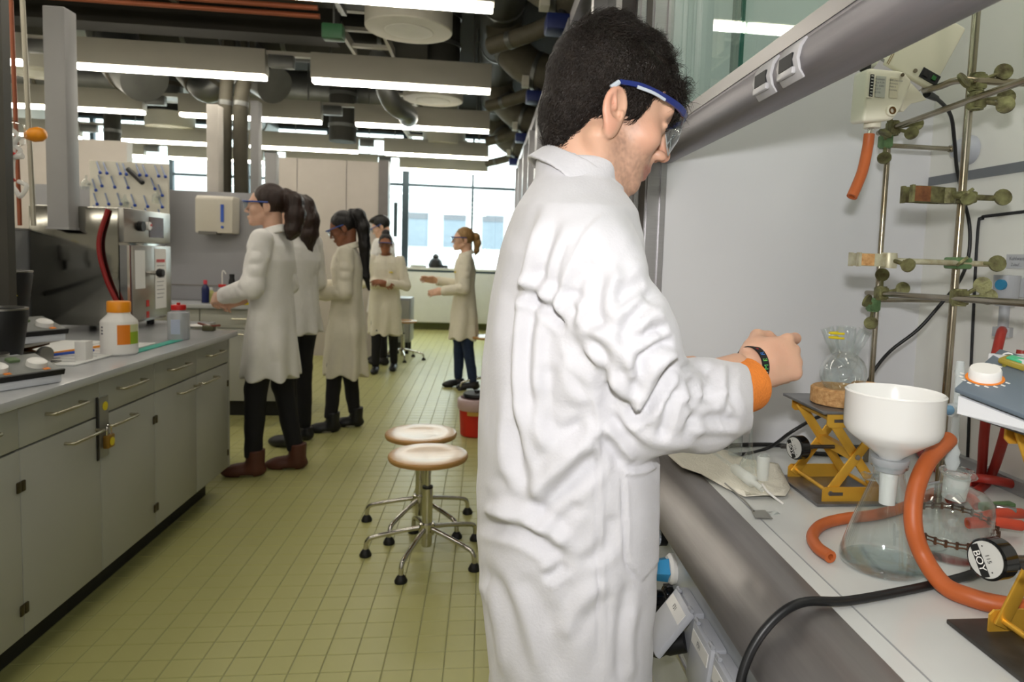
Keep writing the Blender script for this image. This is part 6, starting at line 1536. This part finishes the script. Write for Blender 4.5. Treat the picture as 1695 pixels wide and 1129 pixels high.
# ---- torso, arms and legs under the clothes
S_, MID, E_, F_, CF = atY(985, 432, .865), atY(1028, 560, .855), atY(1078, 668, .875), atY(1160, 672, .925), atY(1243, 656, .985)
S2, E2 = V(S_[0], 1.195, S_[2]-.01), V(.17, 1.27, 1.14)
def mbody(P):
    d = loft(P, [(.84, .15, 1.02, .10, .14), (1.1, .14, 1.02, .10, .13), (1.3, .14, 1.02, .10, .15), (1.41, .14, 1.02, .06, .10)])
    d = smin(d, chain(P, [S_, E_, wr-hx*.03], (.045, .038, .026), .01), .02)
    d = smin(d, chain(P, [S2, E2, wl], (.045, .038, .026), .01), .02)
    d = smin(d, cap(P, nk1-V(0, 0, .02), (.14, 1.02, 1.35), .05, .07), .02)
    for s in (-1, 1):
        d = smin(d, chain(P, [V(.14, 1.02+s*.09, .88), V(.16, 1.02+s*.09, .48), V(.12, 1.02+s*.1, .09)], (.08, .05, .036), .01), .02)
        d = smin(d, cap(P, V(.11, 1.02+s*.1, .04), V(.24, 1.02+s*.11, .03), .03, .02), .02)
    return d
v, q = sdf_mesh(mbody, (-.05, .70, .0), (.50, 1.40, 1.46), .009, 1); parts.append((v, q))
off = 0; vv = []; qq = []
for v, q in parts: vv.append(v); qq.append(q+off); off += len(v)
VV = np.concatenate(vv); bo = np_mesh('body', VV, np.concatenate(qq), SKM, man)
Lh = (VV-O)@Rm; tone = np.tile(np.array(srgb((208, 165, 140))[:3]), (len(VV), 1))
def mixin(mask, c): 
    global tone
    tone = tone*(1-mask[:, None])+np.array(srgb(c)[:3])*mask[:, None]
sst = lambda x, a, b: (lambda t: t*t*(3-2*t))(np.clip((x-a)/(b-a), 0, 1))
inh = (np.abs(Lh) < .2).all(1)
spk = .75+.5*vnoise(Lh, 300)
mixin(inh*.42*spk*sst(-Lh[:, 2], .022, .05)*sst(Lh[:, 0], -.002, .03)*(1-sst(-Lh[:, 2], .10, .125)), (120, 96, 86))
mixin(inh*.30*spk*sst(Lh[:, 0], .012, .022)*(1-sst(Lh[:, 0], .036, .048))*(1-sst(np.abs(Lh[:, 2]+.012), .03, .05)), (110, 86, 76))
mixin(inh*.55*(1-sst(np.hypot((Lh[:, 0]-.100)*.6, Lh[:, 2]+.0512), .008, .014)), (176, 104, 96))
mixin(inh*.35*(1-sst(np.linalg.norm(Lh-V(.112, 0, -.014), axis=1), .008, .03)), (212, 138, 118))
mixin(inh*.35*sst(np.abs(Lh[:, 1]), .076, .084), (214, 140, 120))
mixin(inh*.25*(1-sst(np.linalg.norm((Lh*V(1, 0, 1))-V(.06, 0, -.012), axis=1), .01, .035)), (216, 146, 124))
Hd = (VV-wr)@Rhd; inhd = (np.linalg.norm(Hd-V(.05, 0, 0), axis=1) < .13)
mixin(inhd*.30*np.clip(vnoise(Hd, 40)*.8+.3, 0, 1), (214, 156, 134)); mixin(inhd*.2*sst(Hd[:, 0], .078, .10), (216, 148, 126))
ca = bo.data.color_attributes.new('tone', 'FLOAT_COLOR', 'POINT'); ca.data.foreach_set('color', np.concatenate([np.clip(tone, 0, 1), np.ones((len(VV), 1))], 1).astype(np.float32).ravel())
nt_ = SKM.node_tree; at_ = nt_.nodes.new('ShaderNodeAttribute'); at_.attribute_name = 'tone'; nt_.links.new(at_.outputs['Color'], nt_.nodes['Principled BSDF'].inputs['Base Color'])
# ---- coat
rows_ = [(300, 884, 1020), (350, 852, 1052), (420, 830, 1066), (500, 812, 1072), (600, 797, 1078), (700, 790, 1083), (800, 788, 1088), (900, 789, 1086), (1000, 798, 1079), (1129, 812, 1076)]
bw_ = {300: .10, 350: .165, 420: .185, 500: .19}
secs = []
for y, l, r in rows_:
    a, b = mY(l, y, 1.0), mY(r, y, 1.0); secs.append(((a[2]+b[2])/2, (a[0]+b[0])/2, 1.02, (b[0]-a[0])/2, bw_.get(y, .195)))
secs.append((.47, .145, 1.02, .135, .205))
secs = sorted(secs); top = secs[-1]; secs.append((top[0]+.03, top[1]+.005, 1.015, .062, .075))
SH = V(.0, .0, .0)
def sleeve(P, pts, rs, endp, nrm=None):
    d = chain(P, pts, rs, .03); ax_ = unit(V(pts[-1])-V(pts[-2])) if nrm is None else unit(nrm); return smax(d, (P-V(endp))@ax_, .0015)
def mcoat(P):
    d = loft(P, secs, 2.15)
    a = sleeve(P, [S_+V(-.006, .02, -.004), MID, E_, F_, CF+unit(CF-F_)*.05], (.074, .068, .063, .060, .056), CF, V(.92, -.28, .06))
    a2 = sleeve(P, [S2, E2, wl], (.074, .066, .055), wl-unit(wl-E2)*.01)
    d = smin(d, a, .022); d = smin(d, a2, .022)
    d = d+vnoise(P*V(1, 1, .35)+2.2, 12)*.004+(.45-np.abs(vnoise(P*V(1, 1, .35)+4.4, 11)))*.006+(.4-np.abs(vnoise(P*V(1, 1, .6)+1.4, 26)))*.0022
    inn = np.maximum(d+.014, P[:, 2]-.58); d = smax(d, -inn, .003)
    # hollow cuff
    ax_ = unit(CF-F_); ci = cap(P, CF-ax_*.05, CF+ax_*.08, .045, .045); d = smax(d, -ci, .002)
    # open front neckline and neck hole
    d = smax(d, -cap(P, nk1+V(.055, 0, .02), nk1+V(.12, 0, -.10), .045, .012), .006)
    return d
v, q = sdf_mesh(mcoat, (-.09, .70, .45), (.50, 1.42, 1.54), .0042, 1)
n_ = vnormals(v, q)
# fabric folds on the near side: polyline (in the plane of the near side), width, height
FOLDS = [
 ([(888, 330), (862, 420), (846, 520), (838, 620), (846, 720), (858, 790)], .010, -.0075), ([(905, 345), (880, 430), (862, 530), (858, 640), (866, 730)], .009, .006),
 ([(866, 350), (842, 440), (826, 560), (818, 680), (822, 760)], .010, -.005), ([(925, 352), (900, 420), (880, 500), (872, 590), (878, 680)], .010, -.006),
 ([(850, 380), (832, 470), (818, 590)], .008, .004), ([(896, 520), (884, 600), (892, 700), (905, 760)], .011, .005),
 ([(858, 470), (876, 492), (905, 512), (940, 548)], .008, -.008), ([(866, 458), (890, 476), (925, 500), (948, 520)], .010, .008),
 ([(940, 395), (922, 440), (915, 500), (928, 540)], .006, -.005), ([(1010, 346), (968, 392), (940, 450), (928, 505), (942, 548)], .0045, .0035),
 ([(945, 520), (958, 470), (990, 430)], .012, -.006), ([(935, 505), (950, 500), (965, 515), (955, 545)], .007, .007),
 ([(940, 550), (960, 590), (988, 625), (1005, 670), (1030, 715), (1060, 742)], .010, -.010),
 ([(955, 560), (985, 575), (1000, 600), (998, 640)], .009, -.008), ([(975, 545), (1010, 560), (1040, 600), (1045, 640)], .011, .007),
 ([(1108, 546), (1085, 548), (1062, 560), (1045, 555)], .009, -.010), ([(1100, 520), (1075, 522), (1055, 535)], .010, .006), ([(1118, 565), (1092, 572), (1068, 590), (1050, 620)], .009, -.010),
 ([(1120, 585), (1100, 590), (1080, 615), (1062, 655), (1050, 690)], .009, .009), ([(1124, 605), (1108, 612), (1098, 640), (1076, 672), (1055, 690), (1030, 684)], .008, -.012),
 ([(1000, 640), (1022, 668), (1052, 690)], .009, -.010), ([(1010, 620), (1040, 650), (1060, 660)], .009, .008), ([(1128, 640), (1110, 665), (1102, 700), (1090, 730)], .008, -.008),
 ([(1140, 625), (1150, 650), (1142, 680)], .007, -.007), ([(1160, 610), (1165, 640), (1185, 668)], .008, -.004), ([(1020, 705), (1060, 722), (1110, 735), (1170, 732)], .010, .004),
 ([(1070, 470), (1045, 480), (1020, 500)], .012, -.004), ([(1060, 430), (1040, 455), (1000, 470)], .012, .004), ([(1085, 500), (1050, 505), (1015, 530)], .010, .005),
 ([(845, 690), (852, 750), (866, 810), (885, 850)], .012, -.008), ([(1000, 700), (960, 740), (910, 790), (878, 840)], .018, .010), ([(990, 750), (950, 790), (905, 830), (885, 870)], .016, -.010),
 ([(880, 640), (905, 690), (940, 715), (975, 700)], .016, -.008), ([(792, 862), (830, 870), (870, 882), (908, 905), (938, 935)], .012, -.010), ([(800, 845), (850, 856), (900, 878), (935, 905)], .014, .010),
 ([(938, 935), (915, 950), (900, 958)], .009, -.007), ([(795, 930), (830, 985), (850, 1040), (875, 1129)], .012, -.005), ([(800, 960), (822, 1010), (838, 1129)], .010, .005), ([(860, 950), (900, 1010), (930, 1129)], .016, -.004),
 ([(985, 640), (992, 760), (997, 880), (1000, 1129)], .0035, .0030), ([(977, 640), (984, 760), (989, 880), (992, 1129)], .003, -.0022), ([(1010, 960), (960, 1000), (930, 1060)], .014, .005), ([(1040, 960), (1030, 1040), (1025, 1129)], .010, -.004),
 ([(1030, 780), (1058, 781), (1088, 768)], .004, .0045), ([(1030, 780), (1032, 850), (1036, 930), (1060, 962)], .003, -.003), ([(985, 720), (1010, 740), (1030, 775)], .010, -.006), ([(1005, 700), (1030, 730), (1050, 765)], .010, .005),
 ([(1168, 598), (1176, 640), (1150, 690), (1130, 735)], .008, -.006), ([(1190, 600), (1200, 640), (1180, 690)], .008, .005), ([(1215, 600), (1208, 640), (1225, 690)], .007, -.004), ([(1140, 700), (1180, 690), (1225, 700)], .008, -.005), ([(1130, 715), (1180, 712), (1230, 712)], .008, .004), ([(1128, 612), (1150, 606), (1180, 612)], .006, -.006),
 ([(1100, 480), (1070, 500), (1040, 540), (1030, 580)], .010, -.007), ([(1075, 400), (1085, 450), (1070, 500)], .010, -.005), ([(1000, 440), (985, 500), (990, 550)], .012, -.006), ([(1020, 430), (1010, 490), (1020, 545)], .011, .005),
 ([(900, 600), (915, 660), (950, 690)], .012, -.006), ([(930, 590), (945, 640), (975, 670)], .011, .005), ([(820, 780), (850, 830), (870, 870)], .010, -.005), ([(960, 830), (930, 860), (905, 900)], .012, -.006), ([(1015, 850), (1005, 900), (960, 940)], .012, -.005), ([(1050, 1000), (1040, 1060), (1045, 1129)], .009, .004),
 ([(1186, 604), (1196, 660), (1192, 724)], .003, .0012), ([(1085, 655), (1130, 660), (1180, 650), (1230, 655)], .005, .0018),
]
YP = .84
def plane(p): s_ = YP/p[:, 1]; return np.stack([p[:, 0]*s_, CAMH+(p[:, 2]-CAMH)*s_], 1)
pp_ = plane(v); fac = np.clip((-n_[:, 1]+.35)/.5, 0, 1); disp = np.zeros(len(v))
for pl, w_, h_ in FOLDS:
    C_ = smoothpath([list(atY(x, y, YP)[[0, 2]])+[0] for x, y in pl], 5); C_ = np.array(C_)[:, :2]; best = np.full(len(v), 9.); par = np.zeros(len(v)); m_ = len(C_)-1
    lo_, hi_ = C_.min(0)-.06, C_.max(0)+.06; sel = np.where(((pp_ > lo_) & (pp_ < hi_)).all(1))[0]; Pz = pp_[sel]; bs = np.full(len(sel), 9.); pr2 = np.zeros(len(sel))
    for i in range(m_):
        a, b = C_[i], C_[i+1]; ab = b-a; t = np.clip(((Pz-a)@ab)/max(ab@ab, 1e-12), 0, 1); dd = np.linalg.norm(Pz-a-t[:, None]*ab, axis=1); u_ = dd < bs; bs[u_] = dd[u_]; pr2[u_] = (i+t[u_])/m_
    taper = np.clip(np.minimum(pr2, 1-pr2)*5+.15, 0, 1); taper = taper*taper*(3-2*taper)
    x_ = bs/(w_*.78); prof_ = np.exp(-x_*x_)-.35*np.exp(-((x_-1.9)/.8)**2)
    disp[sel] += h_*prof_*taper
# pocket patch
pk = np.array([atY(x, y, YP)[[0, 2]] for x, y in ((1031, 780), (1090, 768), (1088, 930), (1062, 962), (1037, 930))]); ins = np.ones(len(v), bool)
for i in range(5):
    a, b = pk[i], pk[(i+1) % 5]; c = (b[0]-a[0])*(pp_[:, 1]-a[1])-(b[1]-a[1])*(pp_[:, 0]-a[0]); ins &= c < 0
disp += np.where(ins, .0028, 0)
v = v+n_*(np.clip(disp, -.02, .016)*fac)[:, None]
v = relax(v, q, 1, .2)
mc = np_mesh('lab_coat', v, q, M_mcoat, man)
# ---- collar: tilted fold-over band
ca_ = unit(V(.56, .0, .83)); cb_ = unit(V(.83, 0, -.56)); ccn = mY(960, 300, 1.0)+V(0, .01, 0)
def collar(P):
    L = P-ccn; h_ = L@ca_; x_ = L@cb_; y_ = L[:, 1]; r_ = np.sqrt((x_/1.0)**2+(y_/1.12)**2)
    o_ = np.abs(r_-(.0730-h_*.42))-.0032; o_ = np.maximum(o_, np.abs(h_+.002)-.021-.006*np.clip(x_/.05, -1, 1))
    i_ = np.abs(r_-(.0575-h_*.02))-.0025; i_ = np.maximum(i_, np.abs(h_)-.019)
    d = smin(o_, i_, .004)+vnoise(P, 30)*.001
    wedge = (np.abs(y_)-.004-np.maximum(0, -(h_-.02))*.8); d = smax(d, -np.maximum(wedge, .035-x_), .003)
    return d
v, q = sdf_mesh(collar, ccn-V(.11, .11, .09), ccn+V(.12, .11, .09), .0028, 1); np_mesh('collar', v, q, M_mcoat, mc)
# ---- orange inner cuff, bracelet
axc = unit(CF-F_); oc = CF+V(-.004, 0, .016)-unit(CF-F_)*.024
MB().lathe([(.0385, -.05), (.0415, .018), (.0405, .024), (.0375, .024), (.035, -.05)], oc, unit(axc+V(0, .05, .12)), 36, closed=True).build('orange_cuff', mat('orange knit', (226, 130, 50), rough=.9, var=.05, vscale=60, bump=.3, bscale=300), man, smooth=60)
bt = wr+hx*(-.002); 
M_band = mat('woven band', (18, 17, 20), rough=.7)
br = thing('bracelet', 'woven black festival wristband with coloured letters on the wrist', 'bracelet', bt)
bax = unit(hx+V(-.1, 0, -.15))
MB().lathe([(.0298, -.0065), (.0312, -.0065), (.0312, .0065), (.0298, .0065)], bt, bax, 40, closed=True).build('band', M_band, br, smooth=60)
bu = unit(V(0, -1, .15)-bax*np.dot(V(0, -1, .15), bax)); bv = np.cross(bax, bu)
lets = [('S', (190, 40, 40)), ('U', (200, 60, 50)), ('M', (220, 220, 210)), ('M', (90, 180, 90)), ('E', (120, 200, 100)), ('R', (60, 120, 200)), ('*', (200, 50, 50))]
for k, (ch_, c) in enumerate(lets):
    a = math.radians(62-k*20); nrm = bu*math.cos(a)+bv*math.sin(a); tg = -bu*math.sin(a)+bv*math.cos(a)
    text('woven_letter', ch_, bt+nrm*.0316, -tg, np.cross(nrm, -tg), .011, mat('thread %d' % k, c, rough=.8), br, 'CENTER')
# ---- hair: scalp shell plus curly strands
def mhair(P):
    L = (P-O)@Rm; n1 = vnoise(L, 45)*.005+vnoise(L, 90)*.003; W_ = L*V(1, .62, 1); z = L[:, 2]
    d = ell(L, (-.007, 0, .046), (.0905, .0785, .086))
    cut = (L-V(.066, 0, .060))@unit(V(.80, 0, -.45)); d = smax(d, cut, .008)
    d = smax(d, (L-V(-.045, 0, -.058))@unit(V(.30, 0, -.95)), .008)
    sb = ell(L*V(1, 1, 1)*1.0, (.030, 0, .012), (.011, .0735, .030)); sb = smax(sb, .058-np.abs(L[:, 1]), .004); d = smin(d, sb, .008)
    nb = chain(L*V(1, .72, 1), [(-.046, 0, .03), (-.044, 0, -.02), (-.040, 0, -.062)], (.046, .038, .026), .02); nb = smax(nb, -.074-z, .006); d = smin(d, smax(nb, L[:, 0]+.016-.2*(z+.07), .006), .012)
    # around the ear
    A = L.copy(); A[:, 1] = np.abs(A[:, 1]); d = smax(d, -ell(A, (-.004, .085, -.012), (.022, .03, .040)), .006)
    t = chain(W_, [(-.056, 0, .060), (-.030, 0, .068), (.010, 0, .071), (.044, 0, .068), (.068, 0, .062)], (.026, .030, .031, .029, .024), .02)
    t = smin(t, cap(W_, (.076, .004, .068), (.090, .004, .052), .018, .010), .012)
    d = smin(d, t+n1*np.clip(z/.06, .2, 1.3)*1.3+np.sin(L[:, 0]*150+vnoise(L, 40)*3)*np.sin(L[:, 1]*120+2*vnoise(L+3, 40))*.003, .012)
    return d+n1*.25
v, q = sdf_mesh(mhair, O-V(.14, .12, .13), O+V(.18, .12, .19), .003, 1)
n_ = vnormals(v, q)
rg = np.random.default_rng(3); L = (v-O)@Rm
NS = 15000; wgt = np.where(L[:, 2] > .085, 1.5, 1.0); wgt = wgt*np.where(n_[:, 1] < .5, 1.0, .35); ids = rg.choice(len(v), NS, p=wgt/wgt.sum())
P_ = v[ids]; N_ = n_[ids]; Ll = L[ids]; topw = np.clip((Ll[:, 2]-.075)/.03, 0, 1); topw = np.maximum(topw, np.clip((Ll[:, 0]-.06)/.02, 0, 1))
down = (Rm@V(-.35, 0, -.94)); flow = np.where(topw[:, None] > .5, (Rm@V(.6, 0, .0))[None, :]+rg.normal(0, .10, (NS, 3))+1.25*np.stack([vnoise(Ll+o_, 42) for o_ in (1.1, 5.3, 9.7)], 1), down[None, :]+rg.normal(0, .18, (NS, 3)))
flow = flow-N_*(flow*N_).sum(1)[:, None]; flow /= np.linalg.norm(flow, axis=1)[:, None]+1e-9; side = np.cross(N_, flow)
Ls = np.where(topw > .5, rg.uniform(.018, .042, NS), rg.uniform(.012, .020, NS)); amp = np.where(topw > .5, rg.uniform(.003, .008, NS), .0008); ph_ = 5*vnoise(Ll+2.7, 55)+rg.normal(0, .35, NS); lift_ = np.where(topw > .5, (.17+.16*vnoise(Ll+7.1, 50)), rg.uniform(.10, .26, NS))
SEG = 6; rings = []; 
for k in range(SEG):
    t = k/(SEG-1); c = P_-N_*.001+flow*(Ls*t)[:, None]+N_*(Ls*lift_*np.sin(t*2.6))[:, None]+side*(amp*np.sin(ph_+t*5.5))[:, None]+N_*(amp*np.cos(ph_+t*5.5)*t)[:, None]
    w_ = (.00075 if True else 0)*(1-t*.85); rings.append(np.stack([c+side*w_, c-side*w_*.5+N_*w_*.8, c-side*w_*.5-N_*w_*.8], 1))
R_ = np.stack(rings, 1).reshape(-1, 3)      # strand, seg, 3
base = np.arange(NS)[:, None]*SEG*3; fq = []
for k in range(SEG-1):
    for j in range(3): fq.append(np.stack([base[:, 0]+k*3+j, base[:, 0]+k*3+(j+1) % 3, base[:, 0]+(k+1)*3+(j+1) % 3, base[:, 0]+(k+1)*3+j], 1))
fq = np.concatenate(fq)
np_mesh('hair', np.concatenate([v, R_]), np.concatenate([q, fq+len(v)]), M_mhair, man)
# ---- eyebrow, lashes
for s in (-1, 1):
    MB().tube([O+Rm@V(p) for p in smoothpath([(.100, s*.012, .034), (.097, s*.028, .039), (.084, s*.046, .036)], 4)], [.0022]*3+[.003]*3+[.0018]*3, 6).build('eyebrow', M_mhair, man)
    MB().tube([O+Rm@V(p) for p in smoothpath([(.0905, s*.021, .0125), (.0925, s*.031, .0115), (.0855, s*.043, .0095)], 4)], .0012, 5).build('eyelashes', M_mhair, man)
# ---- goggles
gg = thing('safety_goggles', 'clear safety goggles with blue temples worn by the student at the hood', 'goggles', O+Rm@V(.1, 0, .03))
GL = lambda p: O+Rm@V(p)
M_navy = mat('navy frame', (26, 40, 104), rough=.28, coat=.3); M_gsoft = mat('grey soft pad', (176, 184, 194), rough=.5)
def ribbon(pts, hh, tt, nm, m, par):
    P = smoothpath(pts, 5); mb = MB(); vs = []; k = len(P)
    for i in range(k):
        t = unit(P[min(i+1, k-1)]-P[max(i-1, 0)]); u = unit(V(0, 0, 1)-t*t[2]); w_ = np.cross(t, u)
        h2 = hh[0]+(hh[1]-hh[0])*i/(k-1) if hasattr(hh, '__len__') else hh
        for a, b in ((-1, -1), (1, -1), (1, 1), (-1, 1)): vs.append(GL(P[i]+w_*tt*a+u*h2*b))
    fs = [(4*i+j, 4*i+(j+1) % 4, 4*i+4+(j+1) % 4, 4*i+4+j) for i in range(k-1) for j in range(4)]+[(3, 2, 1, 0), tuple(4*(k-1)+j for j in range(4))]
    return mb.add(vs, fs).build(nm, m, par, smooth=50)
for s in (-1, 1):
    tp = ribbon([(-.015, s*.083, .022), (.015, s*.083, .031), (.05, s*.0805, .034), (.078, s*.075, .034), (.095, s*.064, .0335)], (.0030, .0048), .0018, 'temple', M_navy, gg)
    ribbon([(.010, s*.0855, .0265), (.035, s*.0845, .0300), (.055, s*.0825, .0300)], (.0022, .0018), .0010, 'soft_pad', M_gsoft, tp)
    MB().tube([GL((-.022, s*.081, .010)), GL((-.015, s*.083, .022))], [.004, .0035], 8).build('temple_tip', M_gsoft, tp)
ribbon([(.092, .066, .0335), (.106, .046, .037), (.114, .018, .038), (.115, 0, .038), (.114, -.018, .038), (.106, -.046, .037), (.092, -.066, .0335)], .0034, .0015, 'brow_bar', M_navy, gg)
tpL = smoothpath([(.091, .067, .030), (.106, .046, .034), (.114, .018, .035), (.115, 0, .035), (.114, -.018, .035), (.106, -.046, .034), (.091, -.067, .030)], 5)
btL = smoothpath([(.080, .066, -.006), (.100, .045, -.020), (.112, .022, -.016), (.1135, 0, .012), (.112, -.022, -.016), (.100, -.045, -.020), (.080, -.066, -.006)], 5)
n = len(tpL); mb = MB(); inn_ = lambda p: V(p)-V(.0016, 0, 0)
vs = [GL(p) for p in tpL]+[GL((V(a)*.5+V(b)*.5)+V(.005, 0, 0)) for a, b in zip(tpL, btL)]+[GL(p) for p in btL]
fs = [(r*n+i, r*n+i+1, (r+1)*n+i+1, (r+1)*n+i) for r in (0, 1) for i in range(n-1)]
mb.add(vs, fs).build('lens_shield', pane('goggle shield', (232, 238, 240), 1.3), gg, smooth=True)
MB().tube([GL(p) for p in btL], .0009, 6).build('lens_rim', mat('clear rim', (226, 232, 234), rough=.1, trans=.6), gg)
# ---- trousers and shoes (below the frame)
def mtr(P):
    d = None
    for s in (-1, 1):
        t = chain(P, [V(.14, 1.02+s*.09, .88), V(.16, 1.02+s*.09, .48), V(.12, 1.02+s*.1, .10)], (.10, .075, .058), .02); d = t if d is None else smin(d, t, .03)
    return np.maximum(d, np.maximum(P[:, 2]-.94, .03-P[:, 2]))
v, q = sdf_mesh(mtr, (-.02, .75, 0), (.34, 1.30, 1.0), .010, 1); np_mesh('trousers', v, q, M_jeans, man)
for s in (-1, 1):
    def shf(P):
        L = P-V(.12, 1.02+s*.1, 0); d = smin(ell(L, (.03, 0, .04), (.115, .046, .05)), ell(L, (.11, 0, .03), (.08, .048, .036)), .03); return np.maximum(d, .001-L[:, 2])
    v, q = sdf_mesh(shf, (-.02, 1.02+s*.1-.1, -.02), (.36, 1.02+s*.1+.1, .14), .008, 1); np_mesh('shoe', v, q, M_blk, man)

# ================================================================== flat lettering becomes mesh
_dg = bpy.context.evaluated_depsgraph_get()
for o in TEXTS:
    me = bpy.data.meshes.new_from_object(o.evaluated_get(_dg)); n = bpy.data.objects.new('tmp', me); COL.objects.link(n)
    n.parent = o.parent; n.matrix_parent_inverse = o.matrix_parent_inverse.copy(); n.matrix_basis = o.matrix_basis.copy()
    nm = o.name; cu = o.data; bpy.data.objects.remove(o); bpy.data.curves.remove(cu); n.name = nm; me.name = nm
